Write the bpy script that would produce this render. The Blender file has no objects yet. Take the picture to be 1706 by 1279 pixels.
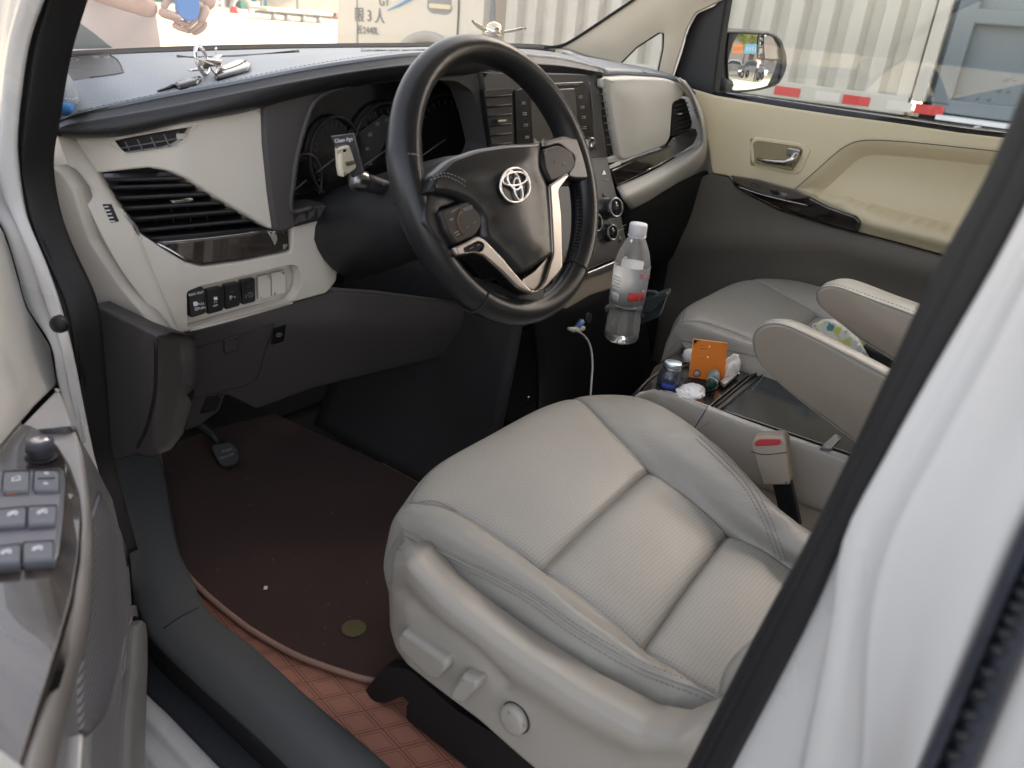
import bpy, bmesh, math, random
import numpy as np
from mathutils import Vector, Matrix
from mathutils.bvhtree import BVHTree
from mathutils.geometry import delaunay_2d_cdt
random.seed(4); RNG = np.random.default_rng(4)
S = bpy.context.scene
R = math.radians

# ------------------------------------------------------------ camera, world, light
YAW, PIT, ROL, FPX = R(53.4197), R(24.742), R(5.553), 1315.2
CAM = np.array([-1.2347, -0.6627, 1.318])
_f = np.array([math.sin(YAW)*math.cos(PIT), math.cos(YAW)*math.cos(PIT), -math.sin(PIT)])
_r = np.array([math.cos(YAW), -math.sin(YAW), 0.0]); _u = np.cross(_r, _f)
_r, _u = _r*math.cos(ROL)+_u*math.sin(ROL), -_r*math.sin(ROL)+_u*math.cos(ROL)
cd = bpy.data.cameras.new('camera'); cam = bpy.data.objects.new('camera', cd)
S.collection.objects.link(cam); S.camera = cam
cam.matrix_world = Matrix(((_r[0], _u[0], -_f[0], CAM[0]), (_r[1], _u[1], -_f[1], CAM[1]),
                           (_r[2], _u[2], -_f[2], CAM[2]), (0, 0, 0, 1)))
cd.sensor_width = 36; cd.lens = FPX/1706*36; cd.clip_start = 0.02; cd.clip_end = 600
cd.dof.use_dof = True; cd.dof.focus_distance = 1.45; cd.dof.aperture_fstop = 6.5

W = bpy.data.worlds.new('World'); S.world = W; W.use_nodes = True
nt = W.node_tree; bg = nt.nodes['Background']
sky = nt.nodes.new('ShaderNodeTexSky'); sky.sky_type = 'NISHITA'; sky.sun_disc = False
SUN_EL, SUN_AZ = R(22), R(98)      # azimuth clockwise from +y
sky.sun_elevation = SUN_EL; sky.sun_rotation = SUN_AZ
sky.dust_density = 4.0; sky.air_density = 1.0
hsv = nt.nodes.new('ShaderNodeHueSaturation'); hsv.inputs['Saturation'].default_value = .5   # thin high haze greys the blue
nt.links.new(sky.outputs[0], hsv.inputs['Color']); nt.links.new(hsv.outputs[0], bg.inputs[0]); bg.inputs[1].default_value = 0.15
sd = bpy.data.lights.new('sun', 'SUN'); sun = bpy.data.objects.new('sun', sd); S.collection.objects.link(sun)
sd.energy = 4.2; sd.angle = R(0.53); sd.color = (1.0, 0.93, 0.82)
_sv = Vector((math.sin(SUN_AZ)*math.cos(SUN_EL), math.cos(SUN_AZ)*math.cos(SUN_EL), math.sin(SUN_EL)))
sun.rotation_euler = _sv.to_track_quat('Z', 'Y').to_euler()
S.view_settings.view_transform = 'Standard'; S.view_settings.look = 'None'
S.view_settings.exposure = 2.3; S.view_settings.gamma = 1.0; S.view_settings.use_curve_mapping = False
S.view_settings.use_white_balance = True; S.view_settings.white_balance_temperature = 7050; S.view_settings.white_balance_tint = 14
try:
    S.cycles.max_bounces = 10; S.cycles.diffuse_bounces = 6; S.cycles.transmission_bounces = 8; S.cycles.transparent_max_bounces = 12
except Exception: pass

# ------------------------------------------------------------ pixel rays -> points (photo pixels)
def ray(x, y): return _f + _r*(x-853)/FPX + _u*(639.5-y)/FPX
def PX(x, y, X): d = ray(x, y); return CAM + d*(X-CAM[0])/d[0]
def PY(x, y, Y): d = ray(x, y); return CAM + d*(Y-CAM[1])/d[1]
def PZ(x, y, Z): d = ray(x, y); return CAM + d*(Z-CAM[2])/d[2]
def PP(x, y, p0, n): d = ray(x, y); n = np.asarray(n, float); return CAM + d*(np.dot(np.asarray(p0)-CAM, n)/np.dot(d, n))
def tab(t):
    xs = [a[0] for a in t]; ys = [a[1] for a in t]
    return lambda v: float(np.interp(v, xs, ys))
def dX(X): return lambda x, y: PX(x, y, X)
def dY(Y): return lambda x, y: PY(x, y, Y)
def dZ(Z): return lambda x, y: PZ(x, y, Z)
def dYt(t): g = tab(t); return lambda x, y: PY(x, y, g(x))
def plane3(a, b, c):
    a, b, c = map(np.asarray, (a, b, c)); n = np.cross(b-a, c-a)
    return lambda x, y: PP(x, y, a, n)
WORLD = {}
def hit(o, off=0.0, fb=None):
    v, f = WORLD[o.name]; T = BVHTree.FromPolygons([tuple(p) for p in v], f)
    def g(x, y):
        d = Vector(ray(x, y)).normalized(); loc, n, i, dist = T.ray_cast(Vector(CAM), d)
        if loc is None:
            if fb: return fb(x, y)
            best = None
            for k in range(1, 14):
                for a in range(8):
                    e = Vector(ray(x+k*1.5*math.cos(a*.785), y+k*1.5*math.sin(a*.785))).normalized()
                    loc, n, i, dist = T.ray_cast(Vector(CAM), e)
                    if loc is not None: return np.array(Vector(CAM)+d*(loc-Vector(CAM)).length) - np.array(d)*off
            return np.array(Vector(CAM)+d*1.3)
        return np.array(loc) - np.array(d)*off
    return g

# ------------------------------------------------------------ materials
MATS = {}
def mat(name, col, rough=.5, metal=0., bump=0., bscale=300., coat=0., spec=.5, noise=0., nscale=8., trans=0., sheen=0., bkind='noise', alpha=1., ior=1.45, wrinkle=0.):
    m = bpy.data.materials.new(name); m.use_nodes = True; n = m.node_tree; b = n.nodes['Principled BSDF']
    b.inputs['Base Color'].default_value = (*col, 1); b.inputs['Roughness'].default_value = rough
    b.inputs['Metallic'].default_value = metal; b.inputs['Coat Weight'].default_value = coat
    b.inputs['Coat Roughness'].default_value = .08; b.inputs['Specular IOR Level'].default_value = spec
    b.inputs['Transmission Weight'].default_value = trans; b.inputs['IOR'].default_value = ior
    b.inputs['Sheen Weight'].default_value = sheen; b.inputs['Alpha'].default_value = alpha
    tc = n.nodes.new('ShaderNodeTexCoord')
    if noise:
        t = n.nodes.new('ShaderNodeTexNoise'); t.inputs['Scale'].default_value = nscale; t.inputs['Detail'].default_value = 6
        n.links.new(tc.outputs['Object'], t.inputs['Vector'])
        mx = n.nodes.new('ShaderNodeMix'); mx.data_type = 'RGBA'
        mx.inputs['A'].default_value = (*[c*(1-noise) for c in col], 1); mx.inputs['B'].default_value = (*[min(1, c*(1+noise)) for c in col], 1)
        n.links.new(t.outputs['Fac'], mx.inputs['Factor']); n.links.new(mx.outputs['Result'], b.inputs['Base Color'])
        rr = n.nodes.new('ShaderNodeMapRange'); rr.inputs['To Min'].default_value = rough*.85; rr.inputs['To Max'].default_value = min(1, rough*1.15)
        n.links.new(t.outputs['Fac'], rr.inputs['Value']); n.links.new(rr.outputs[0], b.inputs['Roughness'])
    if bump:
        t = n.nodes.new('ShaderNodeTexVoronoi' if bkind == 'vor' else 'ShaderNodeTexNoise'); t.inputs['Scale'].default_value = bscale
        n.links.new(tc.outputs['Object'], t.inputs['Vector'])
        bp = n.nodes.new('ShaderNodeBump'); bp.inputs['Strength'].default_value = bump; bp.inputs['Distance'].default_value = .001
        n.links.new(t.outputs[0], bp.inputs['Height']); n.links.new(bp.outputs[0], b.inputs['Normal'])
    if wrinkle:
        n2 = n.nodes.new('ShaderNodeTexNoise'); n2.inputs['Scale'].default_value = 16; n2.inputs['Detail'].default_value = 3; n2.inputs['Distortion'].default_value = .8
        n.links.new(tc.outputs['Object'], n2.inputs['Vector']); b2 = n.nodes.new('ShaderNodeBump'); b2.inputs['Strength'].default_value = wrinkle; b2.inputs['Distance'].default_value = .01
        n.links.new(n2.outputs['Fac'], b2.inputs['Height']); n.links.new(b2.outputs[0], b.inputs['Normal'])
        if bump: n.links.new(b2.outputs[0], bp.inputs['Normal']); n.links.new(bp.outputs[0], b.inputs['Normal'])
    MATS[name] = m; return m
def pattern(name, c0, c1, kind, k, rough=.6, thr=.6, bump=.5, ang=0., dist=.001, noise=0.):
    """surface whose own pattern (perforation holes, woven mesh, quilting, ribs) repeats in object space"""
    m = bpy.data.materials.new(name); m.use_nodes = True; n = m.node_tree; b = n.nodes['Principled BSDF']
    b.inputs['Roughness'].default_value = rough; L = n.links.new
    tc = n.nodes.new('ShaderNodeTexCoord'); mp = n.nodes.new('ShaderNodeMapping'); mp.inputs['Rotation'].default_value = (0, 0, ang)
    L(tc.outputs['Object'], mp.inputs['Vector']); sp = n.nodes.new('ShaderNodeSeparateXYZ'); L(mp.outputs[0], sp.inputs[0])
    def M(op, a, bb=None, c=None):
        q = n.nodes.new('ShaderNodeMath'); q.operation = op
        for i, v in enumerate((a, bb, c)):
            if v is None: continue
            if isinstance(v, (int, float)): q.inputs[i].default_value = v
            else: L(v, q.inputs[i])
        return q.outputs[0]
    x, y, z = sp.outputs
    if kind == 'holes':      fac = M('GREATER_THAN', M('MULTIPLY', M('SINE', M('MULTIPLY', x, k)), M('SINE', M('MULTIPLY', y, k))), thr)
    elif kind == 'holes_xz': fac = M('GREATER_THAN', M('MULTIPLY', M('SINE', M('MULTIPLY', M('ADD', x, y), k)), M('SINE', M('MULTIPLY', z, k))), thr)
    elif kind == 'ribs_z':   fac = M('GREATER_THAN', M('SINE', M('MULTIPLY', M('ADD', z, M('MULTIPLY', y, .35)), k)), thr)
    elif kind == 'ribs_x':   fac = M('GREATER_THAN', M('SINE', M('MULTIPLY', x, k)), thr)
    elif kind == 'quilt':    # stitched parallelogram tiles with an inner square
        u = M('FRACT', M('ADD', M('MULTIPLY', x, k), M('MULTIPLY', y, k*.22)))
        v = M('FRACT', M('MULTIPLY', M('ADD', y, M('MULTIPLY', x, .18)), k*1.0))
        du = M('ABSOLUTE', M('SUBTRACT', u, .5)); dv = M('ABSOLUTE', M('SUBTRACT', v, .5)); mx = M('MAXIMUM', du, dv)
        l1 = M('GREATER_THAN', mx, .478); l2 = M('LESS_THAN', M('ABSOLUTE', M('SUBTRACT', mx, .38)), .012)
        fac = M('MAXIMUM', l1, l2)
    mx2 = n.nodes.new('ShaderNodeMix'); mx2.data_type = 'RGBA'; mx2.inputs['A'].default_value = (*c0, 1); mx2.inputs['B'].default_value = (*c1, 1)
    L(fac, mx2.inputs['Factor']); outc = mx2.outputs['Result']
    if noise:
        t = n.nodes.new('ShaderNodeTexNoise'); t.inputs['Scale'].default_value = 9; t.inputs['Detail'].default_value = 5; L(tc.outputs['Object'], t.inputs['Vector'])
        rr = n.nodes.new('ShaderNodeMapRange'); rr.inputs['To Min'].default_value = 1-noise; rr.inputs['To Max'].default_value = 1+noise; L(t.outputs['Fac'], rr.inputs['Value'])
        vm = n.nodes.new('ShaderNodeVectorMath'); vm.operation = 'SCALE'; L(outc, vm.inputs[0]); L(rr.outputs[0], vm.inputs['Scale']); outc = vm.outputs[0]
    L(outc, b.inputs['Base Color'])
    bp = n.nodes.new('ShaderNodeBump'); bp.inputs['Strength'].default_value = bump; bp.inputs['Distance'].default_value = dist; bp.invert = True
    L(fac, bp.inputs['Height']); L(bp.outputs[0], b.inputs['Normal'])
    MATS[name] = m; return m
def woodmat(name, c0, c1, coat=1.):
    m = mat(name, c0, .28, coat=coat); n = m.node_tree; b = n.nodes['Principled BSDF']
    tc = n.nodes.new('ShaderNodeTexCoord'); mp = n.nodes.new('ShaderNodeMapping'); mp.inputs['Scale'].default_value = (14, 3, 90); mp.inputs['Rotation'].default_value = (.1, .15, .3)
    t = n.nodes.new('ShaderNodeTexNoise'); t.inputs['Scale'].default_value = 1.6; t.inputs['Detail'].default_value = 7; t.inputs['Distortion'].default_value = 1.2
    r = n.nodes.new('ShaderNodeValToRGB'); r.color_ramp.elements[0].color = (*c0, 1); r.color_ramp.elements[1].color = (*c1, 1)
    r.color_ramp.elements[0].position = .42; r.color_ramp.elements[1].position = .66
    n.links.new(tc.outputs['Object'], mp.inputs[0]); n.links.new(mp.outputs[0], t.inputs['Vector']); n.links.new(t.outputs['Fac'], r.inputs[0]); n.links.new(r.outputs[0], b.inputs['Base Color'])
    return m
def glassmat(name, tint=(.95, .97, .96), haze=.0, hazecol=(.6, .55, .48), rough=.0):
    m = bpy.data.materials.new(name); m.use_nodes = True; n = m.node_tree; n.nodes.clear(); L = n.links.new
    out = n.nodes.new('ShaderNodeOutputMaterial'); tr = n.nodes.new('ShaderNodeBsdfTransparent'); tr.inputs[0].default_value = (*tint, 1)
    gl = n.nodes.new('ShaderNodeBsdfGlossy'); gl.inputs['Roughness'].default_value = rough; fr = n.nodes.new('ShaderNodeFresnel'); fr.inputs[0].default_value = 1.5
    mx = n.nodes.new('ShaderNodeMixShader'); L(fr.outputs[0], mx.inputs[0]); L(tr.outputs[0], mx.inputs[1]); L(gl.outputs[0], mx.inputs[2])
    if haze:
        df = n.nodes.new('ShaderNodeBsdfTranslucent'); df.inputs[0].default_value = (*hazecol, 1); m2 = n.nodes.new('ShaderNodeMixShader'); m2.inputs[0].default_value = haze
        L(mx.outputs[0], m2.inputs[1]); L(df.outputs[0], m2.inputs[2]); L(m2.outputs[0], out.inputs[0])
    else: L(mx.outputs[0], out.inputs[0])
    MATS[name] = m; return m

M_beige = mat('beige_plastic', (.62, .58, .515), .50, bump=.25, bscale=1100, noise=.05, nscale=7, wrinkle=.03)
M_airbag = mat('pale_grey_plastic', (.56, .55, .51), .5, bump=.12, bscale=900, noise=.03)
M_dbeige = mat('yellow_beige_vinyl', (.70, .61, .42), .48, bump=.15, bscale=700, noise=.04)
M_leather = mat('grey_beige_leather', (.335, .322, .288), .40, bump=.22, bscale=260, bkind='vor', noise=.07, nscale=7, wrinkle=.28)
M_shield = mat('seat_plastic', (.39, .365, .325), .38, bump=.1, bscale=900, noise=.03)
M_perf = pattern('perforated_leather', (.335, .322, .288), (.17, .155, .135), 'holes', 950., .45, .80, .45, R(45), .0005, noise=.10)
M_dark = mat('charcoal_plastic', (.018, .018, .020), .5, bump=.2, bscale=800, noise=.1)
M_mid = mat('dark_grey_plastic', (.066, .061, .062), .5, bump=.15, bscale=800, noise=.08)
M_sill = mat('slate_grey_plastic', (.082, .086, .087), .48, bump=.2, bscale=900, noise=.06)
M_dgrey = mat('door_grey_plastic', (.20, .20, .215), .42, bump=.15, bscale=900, noise=.05)
M_dashtop = mat('dash_top_sky_tinted', (.19, .215, .245), .36, bump=.35, bscale=420, bkind='vor', noise=.05)  # grey vinyl lightened and blued to carry the sky's reflection
M_pad = mat('black_padded_vinyl', (.022, .022, .024), .42, bump=.35, bscale=420, bkind='vor')
M_black = mat('matte_black', (.012, .012, .013), .6)
M_gloss = mat('gloss_black', (.012, .012, .014), .12)
M_rubber = mat('rubber_seal', (.013, .013, .014), .55, noise=.2, nscale=20)
M_carpet = mat('black_carpet', (.010, .0095, .0095), .95, bump=.8, bscale=700)
M_wheel = mat('black_wheel_leather', (.014, .0145, .016), .31, bump=.10, bscale=700, noise=.10, nscale=6)
M_silver = mat('satin_silver', (.52, .50, .48), .26, metal=1.)
M_chrome = mat('chrome', (.8, .8, .8), .08, metal=1.)
M_darkchrome = mat('dark_satin_metal', (.25, .25, .26), .3, metal=1.)
M_wood = woodmat('dark_wood_trim', (.007, .005, .0045), (.028, .019, .015))
M_woodl = woodmat('glossy_grey_wood_trim', (.016, .012, .010), (.085, .065, .05))
for _m in (M_woodl, M_wood):
    _b = _m.node_tree.nodes['Principled BSDF']; _b.inputs['Coat IOR'].default_value = 1.55; _b.inputs['Coat Roughness'].default_value = .03; _b.inputs['Roughness'].default_value = .2
M_paint = mat('white_car_paint', (.60, .595, .585), .28, coat=.8, noise=.01)
M_mark = mat('pale_print', (.75, .77, .8), .6)
M_dim = mat('dim_print', (.28, .28, .29), .6)
M_thread = mat('grey_thread', (.25, .25, .25), .8)
M_lthread = mat('seat_thread', (.27, .25, .22), .8)
M_groove = mat('dark_seam_gap', (.03, .028, .025), .9)  # flat dark tone for seams, joints and gaps
M_glass = glassmat('clear_glass')
M_ws = glassmat('windshield_glass', (.96, .96, .93), haze=.10, hazecol=(.75, .7, .62))  # faint warm translucent haze mixed into the clear pane
M_white = mat('white_plastic', (.78, .79, .8), .35)
M_red = mat('red_plastic', (.62, .06, .055), .4)

# ------------------------------------------------------------ objects
COL = S.collection
def thing(name, label, cat, loc=(0, 0, 0), group=None, kind=None):
    o = bpy.data.objects.new(name, None); o.empty_display_size = .05; o.location = loc; COL.objects.link(o)
    o['label'] = label; o['category'] = cat
    if group: o['group'] = group
    if kind: o['kind'] = kind
    return o
def tag(o, label, cat, group=None):
    o['label'] = label; o['category'] = cat
    if group: o['group'] = group
    return o
def org(parent):
    v = Vector((0, 0, 0))
    while parent is not None: v += parent.location; parent = parent.parent
    return v
def mk(name, verts, faces, material, parent=None, smooth=True, label=None, kind=None, recalc=True, loc=None, solid=0., mats=None, midx=None, flip=False):
    verts = [tuple(float(c) for c in v) for v in verts]
    _a = np.array(verts); 
    if not np.isfinite(_a).all() or max(max(f) for f in faces) >= len(verts): print('BAD', name, np.isfinite(_a).all(), len(verts), max(max(f) for f in faces)); raise SystemExit(1)
    o0 = org(parent)
    if parent is None and loc is not None: o0 = Vector(loc)
    ff = []; seen = set()
    for f in faces:
        g = [v for i, v in enumerate(f) if v != f[i-1]]
        if len(g) < 3 or len(set(g)) != len(g): continue
        kf = frozenset(g)
        if kf in seen: continue
        seen.add(kf); ff.append(g)
    faces = ff; mats = None
    if flip:
        t = 0.
        for g in faces[::7]:
            p = [np.array(verts[i]) for i in g[:3]]; t += np.dot(np.cross(p[1]-p[0], p[2]-p[0]), (-.5, .1, 1))
        if t < 0: faces = [g[::-1] for g in faces]
    me = bpy.data.meshes.new(name); me.from_pydata([tuple(Vector(v)-o0) for v in verts], [], faces); me.validate(); me.update()
    if recalc:
        b = bmesh.new(); b.from_mesh(me); bmesh.ops.recalc_face_normals(b, faces=b.faces); b.to_mesh(me); b.free()
    me.materials.append(material)
    if mats:
        for q in mats: me.materials.append(q)
        me.polygons.foreach_set('material_index', midx)
    if smooth: me.polygons.foreach_set('use_smooth', [True]*len(me.polygons))
    o = bpy.data.objects.new(name, me); COL.objects.link(o)
    if parent is not None: o.parent = parent
    elif loc is not None: o.location = loc
    if label: o['label'] = label
    if kind: o['kind'] = kind
    if solid:
        s = o.modifiers.new('solid', 'SOLIDIFY'); s.thickness = abs(solid); s.offset = -1 if solid > 0 else 1
    WORLD[o.name] = (verts, [list(f) for f in faces])
    return o

# ------------------------------------------------------------ 2-D outline helpers (photo pixels)
def crc(pts, n=6, closed=True):
    P = [np.asarray(p, float) for p in pts]; N = len(P); out = []
    rng = range(N) if closed else range(N-1)
    for i in rng:
        p0 = P[(i-1) % N] if (closed or i > 0) else 2*P[0]-P[1]
        p1 = P[i]; p2 = P[(i+1) % N]; p3 = P[(i+2) % N] if (closed or i+2 < N) else 2*P[-1]-P[-2]
        for k in range(n):
            t = k/n; out.append(.5*((2*p1)+(p2-p0)*t+(2*p0-5*p1+4*p2-p3)*t*t+(3*p1-p0-3*p2+p3)*t**3))
    if not closed: out.append(P[-1])
    return out
def rnd(pts, r=5, n=4):
    P = [np.asarray(p[:2], float) for p in pts]; N = len(P); out = []
    for i in range(N):
        a, b, c = P[i-1], P[i], P[(i+1) % N]; u = a-b; v = c-b; lu = np.linalg.norm(u); lv = np.linalg.norm(v)
        rr = pts[i][2] if len(pts[i]) > 2 else r
        q = min(rr, lu*.45, lv*.45); p = b+u/lu*q; s = b+v/lv*q
        for k in range(n+1):
            t = k/n; out.append((1-t)**2*p+2*t*(1-t)*b+t*t*s)
    return out
def resample(pts, step):
    out = []; N = len(pts)
    for i in range(N):
        a = np.asarray(pts[i][:2], float); b = np.asarray(pts[(i+1) % N][:2], float); L = np.linalg.norm(b-a)
        if L < 1e-6: continue
        k = max(1, int(math.ceil(L/step)))
        for j in range(k): out.append(a+(b-a)*j/k)
    # drop near-duplicates
    q = [out[0]]
    for p in out[1:]:
        if np.linalg.norm(p-q[-1]) > .35: q.append(p)
    if np.linalg.norm(q[0]-q[-1]) < .35: q.pop()
    return q
def area(p): return .5*sum(p[i-1][0]*p[i][1]-p[i][0]*p[i-1][1] for i in range(len(p)))
def inset(p, d):
    N = len(p); out = []
    for i in range(N):
        a, b, c = p[i-1], p[i], p[(i+1) % N]; e1 = (b-a)/np.linalg.norm(b-a); e2 = (c-b)/np.linalg.norm(c-b)
        n1 = np.array([-e1[1], e1[0]]); n2 = np.array([-e2[1], e2[0]]); m = n1+n2; L = np.linalg.norm(m)
        m = n1 if L < 1e-3 else m/L; s = 1/max(.5, np.dot(m, n1)); out.append(b+m*d*s)
    return out
def segdist(P, poly, closed=True):
    P = np.asarray(P, float); A = np.asarray(poly, float); B = np.roll(A, -1, axis=0)
    if not closed: A = A[:-1]; B = B[:-1]
    d = np.full(len(P), 1e9)
    for a, b in zip(A, B):
        ab = b-a; t = np.clip(((P-a)@ab)/max(ab@ab, 1e-9), 0, 1); q = a+t[:, None]*ab
        d = np.minimum(d, np.linalg.norm(P-q, axis=1))
    return d
def inside(P, poly):
    P = np.asarray(P, float); x, y = P[:, 0], P[:, 1]; c = np.zeros(len(P), bool); N = len(poly)
    for i in range(N):
        x1, y1 = poly[i-1][:2]; x2, y2 = poly[i][:2]
        if y1 == y2: continue
        k = ((y1 > y) != (y2 > y)) & (x < (x2-x1)*(y-y1)/(y2-y1)+x1); c ^= k
    return c
def sheet(name, outline, dep, material, parent=None, edge=4., er=.004, thick=.02, back=(0, 1, 0), step=14., puff=0., pw=25., bump=None, holes=(), seg=None, **kw):
    """solid panel: outline in photo pixels laid on surface dep, rounded rim, extruded back by thick"""
    seg = seg or step*.8
    o = resample(outline, seg)
    if area(o) < 0: o = o[::-1]
    back = np.asarray(back, float); back /= np.linalg.norm(back)
    K = 4 if edge > 0 else 1
    rings = []
    for k in range(K):
        a = (math.pi/2)*k/(K-1) if K > 1 else math.pi/2
        rings.append((inset(o, edge*(1-math.cos(a))) if K > 1 else o, er*(1-math.sin(a))))
    if K > 1: rings.append((inset(o, edge+1.2), 0.)); K += 1
    inner = rings[-1][0]
    H = []
    for h in holes:
        q = resample(h, seg); 
        if area(q) > 0: q = q[::-1]
        H.append(q)
    xs = [p[0] for p in inner]; ys = [p[1] for p in inner]
    g = [(x+(step/2 if j % 2 else 0), y) for j, y in enumerate(np.arange(min(ys), max(ys), step*.87)) for x in np.arange(min(xs), max(xs), step)]
    if g:
        g = np.array(g); ok = inside(g, inner) & (segdist(g, inner) > step*.45)
        for h in H: ok &= ~inside(g, h) & (segdist(g, h) > step*.45)
        g = g[ok]
    pts = [Vector(p) for p in inner]; edges = [(i, (i+1) % len(inner)) for i in range(len(inner))]
    hidx = []
    for h in H:
        s = len(pts); pts += [Vector(p) for p in h]; edges += [(s+i, s+(i+1) % len(h)) for i in range(len(h))]; hidx.append((s, len(h)))
    pts += [Vector(p) for p in g]
    v2, e2, f2, ov, oe, of = delaunay_2d_cdt(pts, edges, [], 1, 1e-5)
    fcs = [list(f) for f in f2]
    if H:
        cen = np.array([np.mean([v2[i][:] for i in f], axis=0) for f in fcs]); bad = np.zeros(len(fcs), bool)
        for h in H: bad |= inside(cen, h)
        fcs = [f for f, b in zip(fcs, bad) if not b]
    o2n = {}
    for i, l in enumerate(ov):
        for q in l: o2n[q] = i
    P2 = np.array([v[:] for v in v2]); d = segdist(P2, inner)
    for h in H: d = np.minimum(d, segdist(P2, h))
    V = []
    for p, dd in zip(P2, d):
        q = dep(p[0], p[1]); lift = 0.
        if puff: lift += puff*(1-math.exp(-dd/pw))
        if bump: lift += bump(p[0], p[1])
        V.append(q-back*lift)
    F = [list(f) for f in fcs]; nb = len(V)
    prev = [o2n[i] for i in range(len(inner))]
    N = len(inner)
    for k in range(K-2, -1, -1):
        rp, dz = rings[k]; s = len(V)
        for p in rp:
            q = dep(p[0], p[1]); l = bump(p[0], p[1]) if bump else 0
            V.append(q+back*(dz-l))
        cur = list(range(s, s+N))
        for i in range(N): F.append([prev[i], prev[(i+1) % N], cur[(i+1) % N], cur[i]])
        prev = cur
    s = len(V); V += [V[i]*1. for i in prev]; prev = list(range(s, s+N))
    s = len(V); V += [V[i]+back*(thick) for i in prev]; cur = list(range(s, s+N))
    for i in range(N): F.append([prev[i], prev[(i+1) % N], cur[(i+1) % N], cur[i]])
    if not H: F.append(cur[:])
    for st, n in hidx:
        hp0 = [o2n[st+i] for i in range(n)]; s = len(V); V += [V[i]*1. for i in hp0]; hp = list(range(s, s+n)); s = len(V); V += [V[i]+back*thick for i in hp]
        for i in range(n): F.append([hp[i], hp[(i+1) % n], s+(i+1) % n, s+i])
    if H:   # back face with the same holes
        s = len(V); V += [V[i]+back*thick for i in range(nb)]
        F += [[s+i for i in f][::-1] for f in fcs[:]]
        F = [f for f in F if len(f) > 2]
    if edge == 0: kw.setdefault('smooth', False)
    ob = mk(name, V, F, material, parent, **kw)
    if H: pass
    return ob
def cr1(A, n):
    """Catmull-Rom along axis 0 of array"""
    A = np.asarray(A, float); N = len(A); out = []
    for i in range(N-1):
        p0 = A[i-1] if i > 0 else 2*A[0]-A[1]; p1 = A[i]; p2 = A[i+1]; p3 = A[i+2] if i+2 < N else 2*A[-1]-A[-2]
        for k in range(n):
            t = k/n; out.append(.5*((2*p1)+(p2-p0)*t+(2*p0-5*p1+4*p2-p3)*t*t+(3*p1-p0-3*p2+p3)*t**3))
    out.append(A[-1]); return np.array(out)
def grid(name, rows, material, parent=None, nu=5, nv=5, thick=0., **kw):
    A = cr1(np.asarray(rows, float), nu); A = cr1(A.transpose(1, 0, 2), nv).transpose(1, 0, 2)
    n, m = A.shape[:2]; V = A.reshape(-1, 3)
    F = [[i*m+j, i*m+j+1, (i+1)*m+j+1, (i+1)*m+j] for i in range(n-1) for j in range(m-1)]
    if kw.pop('up_face', False):
        nn = np.cross(A[1:, :-1]-A[:-1, :-1], A[:-1, 1:]-A[:-1, :-1]).reshape(-1, 3)
        if nn[:, 2].sum() > 0: F = [f[::-1] for f in F]
    elif kw.pop('face_cam', True):
        nn = np.cross(A[1:, :-1]-A[:-1, :-1], A[:-1, 1:]-A[:-1, :-1]).reshape(-1, 3); cc = A[:-1, :-1].reshape(-1, 3)
        if (nn*(CAM-cc)).sum() > 0: F = [f[::-1] for f in F]
    return mk(name, V, F, material, parent, solid=thick, recalc=kw.pop('recalc', False), **kw)
def frames(path, closed):
    P = [np.asarray(p, float) for p in path]; N = len(P); T = []
    for i in range(N):
        a = P[(i-1) % N] if closed or i > 0 else P[0]; b = P[(i+1) % N] if closed or i < N-1 else P[-1]
        t = b-a; T.append(t/max(np.linalg.norm(t), 1e-9))
    ref = np.array([0, 0, 1.]) if abs(T[0][2]) < .9 else np.array([1., 0, 0]); u = np.cross(T[0], ref); u /= np.linalg.norm(u); U = []
    for t in T:
        u = u-t*np.dot(u, t); u /= np.linalg.norm(u); U.append((u.copy(), np.cross(t, u)))
    return P, U
def tubegeo(path, r, closed=False, res=10, V=None, F=None, flat=1., up=None):
    V = [] if V is None else V; F = [] if F is None else F
    P, U = frames(path, closed); N = len(P); s = len(V); rr = r if hasattr(r, '__len__') else [r]*N
    for i in range(N):
        u, w = U[i]
        if up is not None:
            t = np.cross(u, w); w = np.asarray(up, float)-t*np.dot(up, t); w /= np.linalg.norm(w); u = np.cross(w, t)
        for k in range(res):
            a = 2*math.pi*k/res; V.append(P[i]+(u*math.cos(a)+w*math.sin(a)*flat)*rr[i])
    for i in range(N if closed else N-1):
        j = (i+1) % N
        for k in range(res): F.append([s+i*res+k, s+i*res+(k+1) % res, s+j*res+(k+1) % res, s+j*res+k])
    if not closed: F.append([s+k for k in range(res)][::-1]); F.append([s+(N-1)*res+k for k in range(res)])
    return V, F
def tube(name, path, r, material, parent=None, closed=False, res=10, flat=1., up=None, **kw):
    V, F = tubegeo(path, r, closed, res, flat=flat, up=up); return mk(name, V, F, material, parent, **kw)
def seam(name, pix, dep, r, material, parent, n=6, res=6, closed=False, **kw):
    pts = crc(pix, n, closed) if n > 1 else [np.asarray(p, float) for p in pix]
    return tube(name, [dep(p[0], p[1]) for p in pts], r, material, parent, closed=closed, res=res, **kw)
def stitches(name, pix, dep, material, parent, pitch=.006, ln=.0038, r=.0006, n=8, closed=False):
    pts = [dep(p[0], p[1]) for p in crc(pix, n, closed)]; V, F = [], []; acc = 0; L = [0]
    for a, b in zip(pts, pts[1:]): L.append(L[-1]+np.linalg.norm(b-a))
    P = np.array(pts); s = 0
    while s+ln < L[-1]:
        a = np.array([np.interp(s, L, P[:, k]) for k in range(3)]); b = np.array([np.interp(s+ln, L, P[:, k]) for k in range(3)])
        if np.linalg.norm(b-a) > 1e-5: tubegeo([a, (a+b)/2, b], [r*.6, r, r*.6], False, 5, V, F)
        s += pitch
    return mk(name, V, F, material, parent)
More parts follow.
